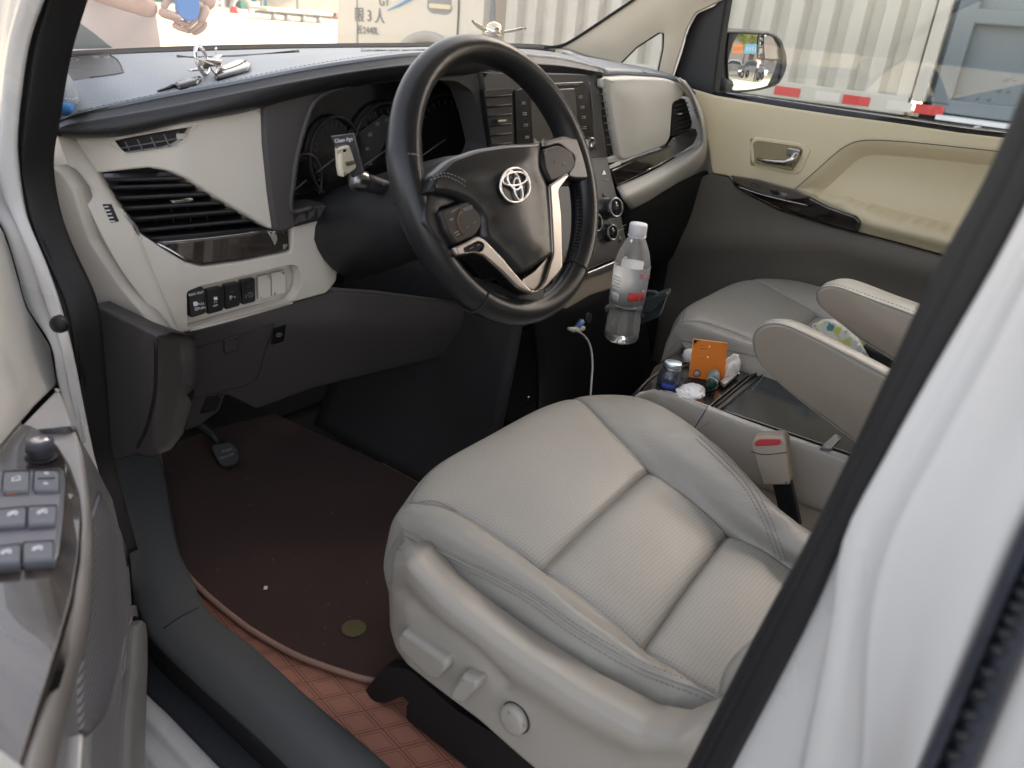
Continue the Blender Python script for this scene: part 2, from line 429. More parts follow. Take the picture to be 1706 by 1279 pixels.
def lathe(name, prof, base, axis, material, parent=None, res=32, **kw):
    """prof: [(r, h)] along axis from base"""
    ax = np.asarray(axis, float); ax /= np.linalg.norm(ax); ref = np.array([1., 0, 0]) if abs(ax[0]) < .9 else np.array([0, 1., 0])
    u = np.cross(ax, ref); u /= np.linalg.norm(u); w = np.cross(ax, u); V, F = [], []; b = np.asarray(base, float)
    for r, h in prof:
        for k in range(res): a = 2*math.pi*k/res; V.append(b+ax*h+(u*math.cos(a)+w*math.sin(a))*max(r, 1e-5))
    for i in range(len(prof)-1):
        for k in range(res): F.append([i*res+k, i*res+(k+1) % res, (i+1)*res+(k+1) % res, (i+1)*res+k])
    F.append(list(range(res))[::-1]); F.append([(len(prof)-1)*res+k for k in range(res)])
    return mk(name, V, F, material, parent, **kw)
def boxgeo(c, s, ax=None, bev=0., segs=2):
    b = bmesh.new(); bmesh.ops.create_cube(b, size=1)
    for v in b.verts: v.co = Vector((v.co.x*s[0], v.co.y*s[1], v.co.z*s[2]))
    if bev: bmesh.ops.bevel(b, geom=b.edges[:], offset=bev, segments=segs, affect='EDGES', profile=.5)
    ax = np.eye(3) if ax is None else np.asarray(ax, float)
    V = [np.asarray(c)+ax[0]*v.co.x+ax[1]*v.co.y+ax[2]*v.co.z for v in b.verts]; b.verts.index_update()
    F = [[v.index for v in f.verts] for f in b.faces]; b.free(); return V, F
def join(*gs):
    V, F = [], []
    for v, f in gs: s = len(V); V += list(v); F += [[i+s for i in q] for q in f]
    return V, F
def box(name, c, s, material, parent=None, ax=None, bev=0., smooth=False, **kw):
    V, F = boxgeo(c, s, ax, bev); return mk(name, V, F, material, parent, smooth=smooth, **kw)
def prism(name, pts3, ext, material, parent=None, smooth=False, **kw):
    ext = np.asarray(ext, float); n = len(pts3); V = list(pts3)+[p+ext for p in pts3]
    F = [list(range(n)), list(range(n, 2*n))[::-1]]+[[i, (i+1) % n, n+(i+1) % n, n+i] for i in range(n)]
    return mk(name, V, F, material, parent, smooth=smooth, **kw)
def slab(name, pix, dep, material, parent=None, thick=.003, edge=1.2, er=.0006, back=(0, 1, 0), r=2, step=12, **kw):
    return sheet(name, rnd(pix, r, 3), dep, material, parent, edge=edge, er=er, thick=thick, back=back, step=step, **kw)
def text(body, dep, p, q, h, material, parent, name='lettering', up=None, ext=.0003, align='CENTER', sx=1.):
    """lettering lying on dep: p centre pixel, q pixel further along the baseline, h height in metres"""
    a = dep(*p); b = dep(*q); X = (b-a)/np.linalg.norm(b-a)
    if up is None:
        c = dep(p[0], p[1]-6); Y = c-a
    else: Y = np.asarray(up, float)
    Y = Y-X*np.dot(X, Y); Y /= np.linalg.norm(Y); Z = np.cross(X, Y)
    cu = bpy.data.curves.new(name, 'FONT'); cu.body = body; cu.size = h; cu.extrude = ext; cu.align_x = align; cu.align_y = 'CENTER'
    t = bpy.data.objects.new(name+'_tmp', cu); COL.objects.link(t); bpy.context.view_layer.update()
    me = bpy.data.meshes.new_from_object(t.evaluated_get(bpy.context.evaluated_depsgraph_get())); bpy.data.objects.remove(t)
    V = [a+X*v.co.x*sx+Y*v.co.y+Z*v.co.z for v in me.vertices]; F = [list(f.vertices) for f in me.polygons]
    bpy.data.meshes.remove(me)
    if not V: return None
    return mk(name, V, F, material, parent, smooth=False)
# ============================================================ CAR BODY SHELL
body = thing('minivan', 'white minivan shell around the open front cabin, with black door seals and grey sill trim', 'minivan', (-.8, 0, .3))
# floor, firewall, tunnel
FZ = .42
box('floor_pan', (0, -.35, FZ-.02), (1.62, 2.5, .03), M_carpet, body)
grid('firewall', [[(x, .80-.0*abs(x), 1.12), (x, .86, .85), (x, .86, .62), (x, .80, .48), (x, .72, .437)] for x in (-.78, -.4, 0, .4, .78)], M_carpet, body, thick=.01)
grid('passenger_kick_panel', [[(.745, y, z) for y in (.31, .45, .6, .85)] for z in (.42, .7, 1.02)], M_carpet, body, thick=.01)
box('passenger_footwell_carpet', (.42, .2, .437), (.62, .9, .02), M_carpet, body)
# tunnel side panel, a little lighter than the carpet
grid('tunnel_side_panel', [[(-.14, y, .87), (-.16, y, .72), (-.19, y, .56), (-.24, y, .45)] for y in (.14, .26, .42, .62)], mat('tunnel_plastic', (.020, .0195, .020), .7), body, thick=.01)
# kick panel beside the footwell
dk = lambda x, y: PX(x, y, np.interp(x, [150, 232, 262, 300], [-.775, -.75, -.735, -.69]))
sheet('kick_panel', rnd([(150, 505), (265, 561), (299, 566), (303, 600), (303, 646), (283, 728), (265, 757), (245, 763), (232, 755), (205, 762), (176, 772), (160, 700), (150, 600)], 6), dk, M_mid, body, back=(1, 0, 0), step=12, edge=3, er=.004, thick=.02)
seam('kick_panel_crease', [(260, 565), (259, 646), (247, 705), (229, 745)], hit(bpy.data.objects['kick_panel'], .001), .0025, M_dark, body)
# lower a-pillar side trim (pale)
ds = lambda x, y: PX(x, y, -.785+.0004*(x-70))
sheet('hinge_pillar_trim', rnd([(72, 281), (80, 275), (100, 286), (120, 313), (148, 400), (200, 478), (253, 541), (266, 561), (205, 541), (155, 521), (127, 465), (94, 383), (73, 317)], 3), ds, M_beige, body, back=(1, 0, 0), step=10, edge=2, er=.0025, thick=.02)
# black door-opening seal at the hinge side
def ribbon(name, La, Lb, ca, cb, material, bulge=.012, parent=body, out=(-1, 0, 0), n=4, cols=(0, .15, .5, .85, 1), prof=None):
    """band between two pixel lines with their own depths and a rounded section"""
    A = crc(La, n, False); B = crc(Lb, n, False); m = min(len(A), len(B))
    A = [np.asarray(resample_open(A, m)[i]) for i in range(m)]; B = [np.asarray(resample_open(B, m)[i]) for i in range(m)]
    rows = []; out = np.asarray(out, float)
    for a, b in zip(A, B):
        p, q = ca(*a), cb(*b); row = []
        pf = prof or [(c, bulge*math.sin(math.pi*c)**.7 if 0 < c < 1 else 0) for c in cols]
        for c, h in pf: row.append(p+(q-p)*c+out*h)
        rows.append(row)
    return grid(name, rows, material, parent, nu=2, nv=4, thick=.006)
def resample_open(P, m):
    P = np.array([p[:2] for p in P], float); L = np.concatenate([[0], np.cumsum(np.linalg.norm(np.diff(P, axis=0), axis=1))])
    s = np.linspace(0, L[-1], m); return np.stack([np.interp(s, L, P[:, 0]), np.interp(s, L, P[:, 1])], 1)
sl_out = [(78, -30), (66, 0), (40, 80), (24, 200), (22, 270), (35, 350), (75, 450), (110, 560), (135, 680), (152, 760), (176, 830), (205, 900), (214, 940)]
sl_in = [(140, -30), (130, 0), (104, 90), (86, 200), (76, 270), (86, 345), (108, 410), (150, 505), (162, 600), (170, 690), (178, 770), (200, 850), (219, 920)]
ribbon('front_door_seal', sl_out, sl_in, dX(-.83), dX(-.80), M_rubber, prof=[(0, 0), (.12, .012), (.3, .014), (.42, .006), (.55, .012), (.8, .02), (.95, .012), (1, -.01)])
# white hinge pillar
wl = [(-60, -30), (-60, 100), (-60, 300), (0, 372), (28, 450), (45, 510), (85, 575), (97, 640), (128, 740), (163, 812)]
ribbon('hinge_pillar', wl, sl_out[:10]+[(168, 818)], dX(-.852), dX(-.838), M_paint, prof=[(0, 0), (.3, .004), (.6, 0), (.85, .006), (1, -.004)])
lathe('rubber_stop', [(.0, .012), (.008, .011), (.0105, .006), (.0105, 0)], PX(104, 538, -.872), (-1, -.3, 0), M_rubber, body, res=20)
# sill trim (dark grey): crown band, inner drop
in_l = [(262, 755), (273, 800), (290, 900), (318, 965), (345, 1018), (420, 1078), (500, 1152), (600, 1237), (660, 1290), (780, 1395)]
out_l = [(178, 770), (205, 850), (219, 920), (226, 985), (246, 1040), (275, 1075), (345, 1140), (420, 1205), (480, 1262), (560, 1340)]
zi = tab([(755, .50), (900, .497), (1000, .495), (1400, .495)])
A = resample_open(crc(in_l, 5, False), 40); B = resample_open(crc(out_l, 5, False), 40); rows = []
for a, b in zip(A, B):
    p = PZ(a[0], a[1], .492); q = PZ(b[0], b[1], .475); m = (p+q)/2
    rows.append([p+(.012, 0, -.06), p+(.004, 0, -.012), p, p*.66+q*.34+(0, 0, .010), p*.3+q*.7+(0, 0, .012), q+(0, 0, .004), q+(-.004, 0, -.012)])
grid('sill_trim', rows, M_sill, body, nu=2, nv=4, thick=.004)
TR = bpy.data.objects['sill_trim']
seam('sill_trim_joint', [(272, 1047), (300, 1028), (331, 1012)], hit(TR, .0005), .0012, M_groove, body)
box('fender_inner', (-.895, .66, .72), (.05, .42, .78), M_paint, body, bev=.01)
# black sill seal on the outer edge
o2 = [(222, 985), (236, 1045), (262, 1088), (330, 1150), (400, 1215), (460, 1270), (540, 1350)]
A = resample_open(crc(out_l[2:], 5, False), 30); B = resample_open(crc(o2, 5, False), 30)
rows = []
for a, b in zip(A, B):
    p = PZ(a[0], a[1], .468); q = PZ(b[0], b[1], .452)
    rows.append([p, p*.7+q*.3+(0, 0, .009), p*.35+q*.65+(0, 0, .006), q, q+(-.002, 0, -.03)])
grid('sill_seal', rows, M_rubber, body, nu=2, nv=4, thick=.004)
# scuff plate with fine ribs, then the white painted sill steps
sc = [[PZ(*a, .425), PZ(*b, .425)] for a, b in [((228, 1000), (215, 1080)), ((262, 1088), (232, 1140)), ((330, 1150), (285, 1195)), ((400, 1215), (340, 1252)), ((480, 1290), (405, 1320)), ((560, 1365), (480, 1400))]]
grid('scuff_plate', sc, pattern('ribbed_scuff_plastic', (.012, .014, .018), (.03, .034, .04), 'ribs_x', 1900., .42, .2, .5), body, nu=4, nv=6, thick=.006)
rows = []
for a, b in zip(np.array(sc)[:, 1], np.array(sc)[:, 1]):
    z0 = np.array([-1., .0, 0])
    rows.append([a+(.004, 0, -.004), a+z0*.006+(0, 0, .003), a+z0*.022+(0, 0, .002), a+z0*.030+(0, 0, -.012), a+z0*.046+(0, 0, -.014), a+z0*.054+(0, 0, -.030), a+z0*.085+(0, 0, -.034), a+z0*.095+(0, 0, -.08), a+z0*.10+(0, 0, -.2)])
grid('painted_sill', rows, M_paint, body, nu=4, nv=4, thick=.004)

# ---- b-pillar: seal, painted flange, ridges, concave, rear door seal
ys = [100, 150, 300, 450, 600, 750, 900, 1050, 1279, 1420]
L0 = [1736, 1712, 1645, 1562, 1494, 1425, 1350, 1266, 1147, 1075]
L1 = [1812, 1790, 1735, 1658, 1570, 1484, 1405, 1335, 1213, 1140]
L2 = [1822, 1800, 1744, 1667, 1579, 1494, 1417, 1393, 1347, 1315]
L2b = [1920, 1895, 1812, 1730, 1652, 1569, 1491, 1456, 1444, 1432]
L3 = [2000, 1985, 1930, 1880, 1830, 1770, 1692, 1629, 1533, 1470]
L4 = [2100, 2085, 2030, 1985, 1930, 1860, 1790, 1715, 1620, 1560]
def col(L, X): return [PX(x, y, X) for x, y in zip(L, ys)]
def rows_of(cols): return [list(r) for r in zip(*cols)]
def off(cl, v): return [c+np.array(v) for c in cl]
c0, c1 = col(L0, -.80), col(L1, -.815)
def lerp(a, b, t, v=(0, 0, 0)): return [p*(1-t)+q*t+np.array(v) for p, q in zip(a, b)]
grid('rear_door_opening_seal', rows_of([off(c0, (.02, .0, 0)), c0, lerp(c0, c1, .12, (-.006, .003, 0)), lerp(c0, c1, .38, (-.010, .003, 0)), lerp(c0, c1, .5, (-.0085, .002, 0)), lerp(c0, c1, .58, (-.009, .002, 0)), lerp(c0, c1, .85, (-.006, 0, 0)), off(c1, (-.001, 0, 0)), off(c1, (.004, -.004, 0))]), M_rubber, body, nu=4, nv=4, thick=.004)
c2 = col(L2, -.840); c2b = col(L2b, -.862); c3 = col(L3, -.90); c4 = col(L4, -.905)
grid('centre_pillar', rows_of([off(c1, (.012, .0, 0)), off(c1, (.004, 0, 0)), lerp(c1, c2, .5, (.004, 0, 0)), lerp(c1, c2, .9, (.003, 0, 0)), off(c2, (-.003, .003, 0)), lerp(c2, c2b, .18, (-.0035, .001, 0)), lerp(c2, c2b, .45, (.001, 0, 0)), lerp(c2, c2b, .85, (.0015, 0, 0)), off(c2b, (-.003, .002, 0)), lerp(c2b, c3, .10, (-.003, 0, 0)), lerp(c2b, c3, .4, (-.001, 0, 0)), lerp(c2b, c3, .7, (-.001, 0, 0)), lerp(c2b, c3, .9, (.001, 0, 0)), off(c3, (.006, 0, 0))]), M_paint, body, nu=4, nv=4, thick=.004)
grid('sliding_door_seal', rows_of([off(c3, (.006, 0, 0)), off(c3, (-.004, 0, 0)), lerp(c3, c4, .25, (-.008, 0, 0)), lerp(c3, c4, .45, (0, 0, 0)), lerp(c3, c4, .6, (-.008, 0, 0)), off(c4, (-.006, 0, 0)), off(c4, (.004, 0, 0))]), mat('worn_blue_black_rubber', (.03, .033, .045), .4, noise=.5, nscale=60), body, nu=4, nv=4, thick=.004)
grid('sliding_door_edge', rows_of([off(c4, (.006, 0, 0)), off(c4, (-.004, -.01, 0)), off(c4, (-.02, -.08, 0)), off(c4, (-.03, -.5, 0))]), M_paint, body, nu=3, nv=4, thick=.01)
V, F = [], []
for k in range(60):
    t = k/60*9-.0; i = min(8, int(t)); fr = t-i; a = c3[i]*(1-fr)+c3[i+1]*fr; b = c4[i]*(1-fr)+c4[i+1]*fr
    if t < 5: continue
    tubegeo([a*.58+b*.42+(-.004, 0, 0), a*.45+b*.55+(-.011, 0, 0), a*.30+b*.70+(-.008, 0, 0)], [.0015, .0022, .0015], False, 6, V, F)
mk('seal_ribs', V, F, M_rubber, body)
box('dust_mark', PX(1333, 1189, -.80), (.002, .006, .001), M_white, body, ax=np.eye(3))

# ---- roof, headliner, far side and rear shell (close the cabin so it is lit as in the photo)
def arc(x): return 1.80-.05*(x/.8)**2
grid('roof', [[(x*.98, y, arc(x)-.10*max(0, (y+.1))**1.5-.0) for y in (.02, -.3, -.9, -1.6, -2.4, -3.2)] for x in (-.76, -.4, 0, .4, .76)], M_paint, body, thick=.03)
grid('headliner', [[(x*.95, y, arc(x)-.045) for y in (.0, -.3, -.9, -1.6, -2.4, -3.2)] for x in (-.74, -.4, 0, .4, .74)], M_beige, body, thick=.01)
box('rear_floor', (0, -2.2, .40), (1.7, 2.2, .05), M_carpet, body)
# rear side: lower walls both sides with window openings above the belt
for s, nm in ((1, 'rear_side_panel'), (-1, 'rear_side_panel')):
    box(nm, (s*.83, -2.25, .78), (.05, 2.1, .80), M_paint, body, bev=.01)
    box('rear_side_trim', (s*.79, -2.25, .80), (.03, 2.1, .72), M_beige, body, bev=.01)
for s in (1, -1):
    for y in (-1.95, -3.2): box('rear_pillar', (s*.80, y, 1.45), (.06, .12, .66), M_beige, body, bev=.01)
box('far_centre_pillar', (.80, -.80, 1.40), (.06, .16, .75), M_beige, body, bev=.015)
box('far_pillar_lower', (.82, -.95, .80), (.06, .5, .80), M_beige, body, bev=.01)
box('roof_rail', (-.775, -1.6, 1.735), (.06, 3.2, .07), M_paint, body, bev=.015)
box('roof_rail', (.775, -1.6, 1.735), (.06, 3.2, .07), M_paint, body, bev=.015)
box('rear_wall', (0, -3.3, 1.1), (1.6, .06, 1.4), M_beige, body)
# ---- bonnet, cowl, windshield, a-pillars
grid('bonnet', [[(x, .93+.0*abs(x), 1.10), (x, 1.3, 1.085-.03*x*x), (x, 1.6, 1.03-.05*x*x), (x, 1.82-.12*x*x, .92), (x, 1.90-.15*x*x, .72), (x, 1.9-.15*x*x, .45)] for x in (-.86, -.5, 0, .5, .86)], M_paint, body, thick=.01)
for s in (-1, 1): box('front_fender', (s*.90, 1.25, .82), (.06, 1.35, .45), M_paint, body, bev=.02)
wsb = [(60, 92, .60), (100, 87, .64), (200, 82, .69), (300, 78, .74), (400, 75.5, .78), (500, 74, .81), (600, 73, .83), (700, 72.5, .84), (800, 73, .83), (880, 74, .80), (925, 78, .76)]
B0 = [PY(x, y, Y) for x, y, Y in wsb]
top = [np.array([x, -.02+.05*(1-(x/.7)**2), 1.74]) for x in np.linspace(-.70, .66, len(B0))]
ws = thing('windshield', 'hazy clear windshield behind the dashboard, with a black ceramic border along its base', 'windshield', (0, .75, 1.2))
def wsrow(t): return [b*(1-t)+c*t+np.array([0, .03, .02])*math.sin(math.pi*t) for b, c in zip(B0, top)]
grid('glass_pane', [wsrow(t) for t in (0, .25, .5, .75, 1)], M_ws, ws, nu=4, nv=3, thick=0)
# black border: strip lying just inside the glass base
bb = [(60, 104, .585), (100, 96, .625), (200, 90, .675), (300, 86, .725), (400, 82, .765), (500, 80, .795), (600, 78.5, .815), (700, 78.5, .825), (800, 79.5, .815), (880, 82, .785), (925, 86, .745)]
grid('black_border', [[PY(x, y-1.5, Y-.006) for x, y, Y in wsb], [PY(x, y+.5, Y-.004) for x, y, Y in bb]], M_black, ws, nu=2, nv=3, thick=.004)
dfr = lambda x, y: (lambda p: p+np.array([0, 0, 0]))(PP(x, y, B0[1]+np.array([0, -.004, 0]), np.cross(B0[3]-B0[1], top[2]-B0[1])))
sheet('hazy_grey_patch', rnd([(106, 82), (112, 52), (122, 30), (150, 50), (188, 80)], 2), dfr, glassmat('hazy_grey_glass', (.45, .48, .48), haze=.5, hazecol=(.55, .57, .55), rough=.3), ws, edge=0, thick=.001, step=10, seg=8)  # plain patch of hazy grey on the pane's lower left
# sun-side outer a-pillar seal is in front_door_seal; passenger a-pillar
dap = lambda x, y: PP(x, y, (.62, .66, 1.24), np.cross(np.array([.79, .28, 1.19])-np.array([.62, .66, 1.24]), PX(1120, 0, .72)-np.array([.62, .66, 1.24])))
q_hole = rnd([(1032, 106), (1060, 78), (1098, 53), (1107, 55), (1106, 80), (1096, 128), (1092, 129)], 3)
ap = sheet('far_windshield_pillar', rnd([(918, 79), (934, 75), (962, 60), (1010, 28), (1056, -3), (1100, -40), (1230, -40), (1206, 0), (1160, 22), (1146, 48), (1120, 132), (1096, 131), (1060, 118), (1020, 104), (975, 94), (948, 84)], 4), dap, mat('pillar_fabric_beige', (.62, .55, .44), .8, bump=.2, bscale=600), body, holes=[q_hole], edge=4, er=.01, thick=.05, back=(.8, .6, 0), step=12, puff=.012, pw=22)
seam('windshield_edge_trim', [(905, 79), (934, 75), (962, 60), (1010, 28), (1056, -3), (1090, -28)], lambda x, y: dap(x, y)-np.array([.0, .004, 0]), .004, M_black, body)
seam('quarter_window_seal', [tuple(p) for p in q_hole[::3]], hit(ap, -.004), .004, M_rubber, body, n=2, closed=True)
sheet('quarter_window', [tuple(p) for p in q_hole], lambda x, y: dap(x, y)+np.array([.02, .015, 0]), M_glass, body, edge=0, thick=.002, back=(.8, .6, 0))
# ============================================================ DASHBOARD
dash = thing('dashboard', 'two-tone dashboard with black padded top, pale beige panels, dark wood strips and black air vents', 'dashboard', (0, .3, 1.0))
FY = tab([(60, .56), (110, .49), (200, .42), (300, .37), (460, .325), (575, .30), (650, .29), (820, .25), (1000, .24), (1130, .27), (1180, .24)])
dF = lambda x, y: PY(x, y, FY(x))
st = [(95, 203, .47), (130, 190, .45), (200, 174, .42), (300, 153, .38), (400, 135, .34), (500, 115, .31), (600, 99, .28), (690, 88, .262), (780, 84, .26), (870, 88, .262), (940, 96, .262), (1003, 113, .255)]
wb = [(70, 98, .60), (105, 94, .62), (200, 88, .67), (300, 84, .72), (400, 81, .76), (500, 79, .79), (600, 78, .81), (690, 78, .82), (780, 79, .81), (850, 80.5, .79), (900, 83, .76), (935, 88, .70)]
T0 = [PY(*a) for a in st]; T2 = [PY(a[0], a[1]+2.0, a[2]-.01) for a in wb]
rows = [T0, [a*.75+b*.25+(0, 0, .004) for a, b in zip(T0, T2)], [a*.5+b*.5+(0, 0, .005) for a, b in zip(T0, T2)], [a*.25+b*.75+(0, 0, .002) for a, b in zip(T0, T2)], T2, [b+(0, .02, -.02) for b in T2]]
top_s = grid('top_cover', rows, M_dashtop, dash, nu=5, nv=4, thick=.01, up_face=True)
hT = hit(top_s, .0012)
# passenger side top
rt = [(1003, 116, .255), (1060, 118, .27), (1110, 124, .29), (1140, 134, .30), (1160, 155, .28)]
rm = [(960, 92, .45), (1030, 104, .44), (1075, 112, .42), (1110, 121, .40), (1130, 129, .36)]
rb = [(935, 86, .72), (1000, 100, .64), (1050, 112, .56), (1085, 119, .50), (1125, 131, .42)]
top_r = grid('passenger_top_cover', [[PY(*a) for a in rt], [PY(*a) for a in rm], [PY(*a) for a in rb]], M_dashtop, dash, nu=5, nv=5, thick=.01, up_face=True)
# padded black roll
r0 = [PY(*a)+np.array([0, 0, .0]) for a in st]
p1 = [(90, 214, .445), (125, 206, .425), (200, 195, .395), (300, 178, .355), (400, 157, .315), (500, 137, .285), (600, 120, .258), (690, 110, .242), (780, 106, .24), (870, 108, .242), (940, 112, .242), (1003, 121, .236)]
p2 = [(90, 222, .45), (125, 227, .43), (200, 224, .40), (300, 203, .36), (400, 186, .325), (500, 160, .30), (600, 140, .278), (690, 130, .265), (780, 128, .262), (870, 128, .262), (940, 129, .262), (1003, 130, .25)]
r3 = [PY(x, y+3, Y+.07) for x, y, Y in p2]
pad = grid('padded_roll', [[a+(0, .006, -.001) for a in r0], [a*.6+b*.4+(0, -.006, -.004) for a, b in zip(r0, [PY(*a) for a in p1])], [PY(*a) for a in p1], [PY(*a) for a in p2], r3], M_pad, dash, nu=5, nv=4, thick=.01)
sp = [(95, 203)]+[(a[0], a[1]) for a in st[1:9]]
def sh(L, dy): return [(x, y+dy) for x, y in L]
stitches('stitching', sh(sp, -4.5), hit(top_s, .0008), M_thread, dash, pitch=.0075, ln=.005, r=.0008)
seam('seam', sh(sp, 0.5), hit(top_s, .0004), .0011, M_groove, dash)
sheet('speaker_grille', rnd([(70, 99), (180, 89.5, 3), (196, 100, 20), (204, 116, 14), (200, 122, 8), (150, 129, 10), (118, 134, 6), (90, 150)], 4), hT, pattern('speaker_dots', (.11, .115, .125), (.02, .02, .02), 'holes', 1100., .5, .35, .5), dash, edge=0, thick=.001, back=(0, 0, -1), step=10, seg=8)
seam('grille_rim', [(180, 90), (196, 100), (204, 116), (200, 122), (150, 129)], hit(top_s, .001), .0012, M_mid, dash)
slab('defroster_slot', [(293, 93), (350, 92.5), (500, 84.5), (400, 95), (320, 97)], hit(top_s, .0006), M_black, dash, thick=.001, back=(0, 0, -1), r=1)
slab('defroster_slot', [(600, 83), (690, 81.5), (740, 82), (690, 84.5), (640, 85)], hit(top_s, .0006), M_black, dash, thick=.001, back=(0, 0, -1), r=1)
slab('defroster_slot', [(1068, 117), (1082, 119), (1096, 124), (1085, 124), (1072, 121)], hit(top_r, .001), M_black, dash, thick=.001, back=(0, 0, -1), r=1)

# end cap towards the door
ecL = [(77, 236), (75, 264), (90, 283), (106, 298), (123, 318), (141, 355), (200, 455), (263, 560)]
ecR = [(122, 226), (143, 258), (163, 290), (197, 346), (225, 384), (250, 440), (280, 515), (299, 563)]
A = resample_open(crc(ecL, 5, False), 18); B = resample_open(crc(ecR, 5, False), 18); rows = []
for a, b in zip(A, B):
    p = PX(a[0], a[1], -.765); q = dF(*b); q2 = PX(b[0], b[1], p[0]+.04) if False else q
    rows.append((a, b))
ecF = resample_open(crc([(94, 221), (108, 262), (128, 308), (145, 341), (202, 449), (291, 562)], 5, False), 18)
R1, R2_ = [], []
for (a, b), f_ in zip(rows, ecF):
    q = dF(*b); fp_ = PY(f_[0], f_[1], FY(b[0])+.012*min(1, abs(b[0]-f_[0])/50)); l_ = PY(a[0], a[1], FY(b[0])+.055)
    R1.append([l_+(0, .03, 0), l_, l_*.5+fp_*.5+(-.001, -.002, 0), fp_*.94+l_*.06, fp_]); R2_.append([fp_, fp_*.9+q*.1+(0, -.0005, .0), fp_*.5+q*.5+(0, -.002, 0), q, q+(.012, .012, -.002)])
grid('end_cap_side', R1, M_beige, dash, nu=2, nv=3, thick=.004)
cap = grid('end_cap', R2_, M_beige, dash, nu=2, nv=3, thick=.004)
slab('defogger_vent_grille', [(170, 340), (184, 340), (197, 369), (184, 371)], hit(cap, .001), M_dark, dash, thick=.002, back=(1, .3, 0), r=1)
V, F = [], []; hc = hit(cap, .0035)
for k in range(5): tubegeo([hc(173+2.6*k, 345+6*k-0.5), hc(181+2.6*k, 344.5+6*k-.5)], .0009, False, 6, V, F)
mk('vent_slats', V, F, M_mark, dash)
# upper beige wedge panel with the small vent
vs = [(190, 233), (318, 210), (322, 214), (314, 226), (298, 241), (280, 247), (214, 256), (205, 252)]
wedge = sheet('wedge_panel', rnd([(118, 229), (176, 228), (246, 217), (317, 201), (439, 177), (441, 240), (449, 320), (462, 383, 2), (450, 382), (400, 353), (350, 323), (315, 300), (285, 286), (250, 280), (163, 289), (140, 258)], 5), dF, M_beige, dash, holes=[rnd(vs, 5)], edge=5, er=.007, thick=.022, step=14)
dFo = lambda o: (lambda x, y: PY(x, y, FY(x)+o))
sv = slab('side_window_vent', [(186, 230), (324, 206), (327, 216), (300, 246), (212, 260), (200, 254)], dFo(.010), M_black, dash, thick=.02)
V, F = [], []
for a, b in [((209, 236), (216, 252)), ((229, 232), (239, 252)), ((251, 228), (262, 250)), ((273, 223), (283, 246)), ((296, 219), (303, 234))]: tubegeo([dFo(.0005)(*a), dFo(.0005)(*b)], .0009, False, 6, V, F)
tubegeo([dFo(.002)(200, 247), dFo(.002)(310, 228)], .0008, False, 6, V, F); mk('side_window_vent_slats', V, F, M_dgrey, sv)
seam('side_window_vent_rim', vs, dFo(-.0002), .0012, M_beige, sv, n=3, closed=True)
box('side_window_vent_tab', dFo(.002)(302, 227), (.012, .004, .007), M_beige, sv)
# main driver vent
vent = slab('driver_vent', [(158, 286), (250, 276), (300, 290), (470, 384), (458, 392), (262, 412), (190, 350)], dFo(.05), M_black, dash, thick=.02, r=6)
sl = [((150, 300), (312, 296)), ((176, 312), (330, 307)), ((188, 330), (352, 322)), ((200, 347), (380, 336)), ((212, 365), (408, 349)), ((225, 384), (438, 364)), ((245, 398), (455, 379))]
for i, (a, b) in enumerate(sl):
    p, q = dFo(.013)(a[0]+3, a[1]), dFo(.013)(b[0], b[1]); n = 8; rows = []
    P = [p*(1-t)+q*t for t in np.linspace(0, 1, n)]
    rows = [[v+(0, 0, .0012) for v in P], [v+(0, -.002, 0) for v in P], [v+(0, .004, -.0025) for v in P], [v+(0, .034, .002) for v in P]]
    grid('vent_slat', rows, M_dark, vent, nu=2, nv=1, thick=.002)
V, F = [], []
for k in range(9): x = 190+k*30; tubegeo([dFo(.04)(x, 290+.35*(x-190)), dFo(.04)(x+14, 395)], .001, False, 5, V, F)
mk('vent_vanes', V, F, M_mid, vent)
box('vent_tab', dFo(-.002)(303, 334), (.030, .008, .004), M_silver, vent, bev=.001, smooth=True)
# wood strip under the vent
wood1 = sheet('wood_strip', rnd([(261, 405), (340, 398), (447, 384), (480, 382), (483, 416), (405, 432), (338, 441), (309, 433), (283, 418)], 3), dFo(-.002), M_wood, dash, edge=2.5, er=.003, thick=.02, step=12)
seam('wood_strip_chrome_edge', [(262, 405), (285, 417), (310, 432)], hit(wood1, .0006), .0013, M_chrome, dash)
slab('wood_strip_chrome_tip', [(446, 385), (460, 384), (463, 398), (459, 411)], hit(wood1, .001), M_chrome, dash, thick=.002, r=1)
seam('wood_strip_top_line', [(262, 404), (340, 397), (440, 385)], hit(wood1, .0003), .0008, M_silver, dash)
# lower beige panel with recessed switch bank
rec = [(312, 486), (338, 475), (486, 440), (497, 444), (502, 462), (501, 486), (488, 505), (319, 552)]
lowp = [(122, 229), (143, 258), (163, 290), (197, 347), (225, 384), (258, 404), (283, 420), (310, 436), (338, 444), (405, 435), (484, 419), (486, 380), (500, 372), (558, 356), (566, 400), (575, 440), (567, 470), (546, 490), (400, 532), (299, 563), (278, 512), (250, 440), (224, 390), (196, 352), (160, 296)]
lowp = [(196, 345), (225, 382), (258, 404), (283, 420), (310, 436), (338, 444), (405, 435), (484, 419), (486, 380), (500, 372), (556, 355), (566, 400), (575, 440), (567, 470), (546, 490), (400, 532), (299, 563), (278, 512), (250, 440), (224, 384)]
def lbump(x, y): return -.012*max(0, (y-470)/90)-.02*max(0, (x-540)/40)**2
lower = sheet('lower_panel', rnd([(a[0], a[1], 4) for a in lowp], 4), dF, M_beige, dash, holes=[rnd(rec, 7)], edge=4, er=.006, thick=.02, step=12, bump=lbump)
recess = slab('switch_bank', [(300, 476), (500, 430), (512, 490), (492, 512), (312, 562)], dFo(.026), M_beige, dash, thick=.01, r=2)
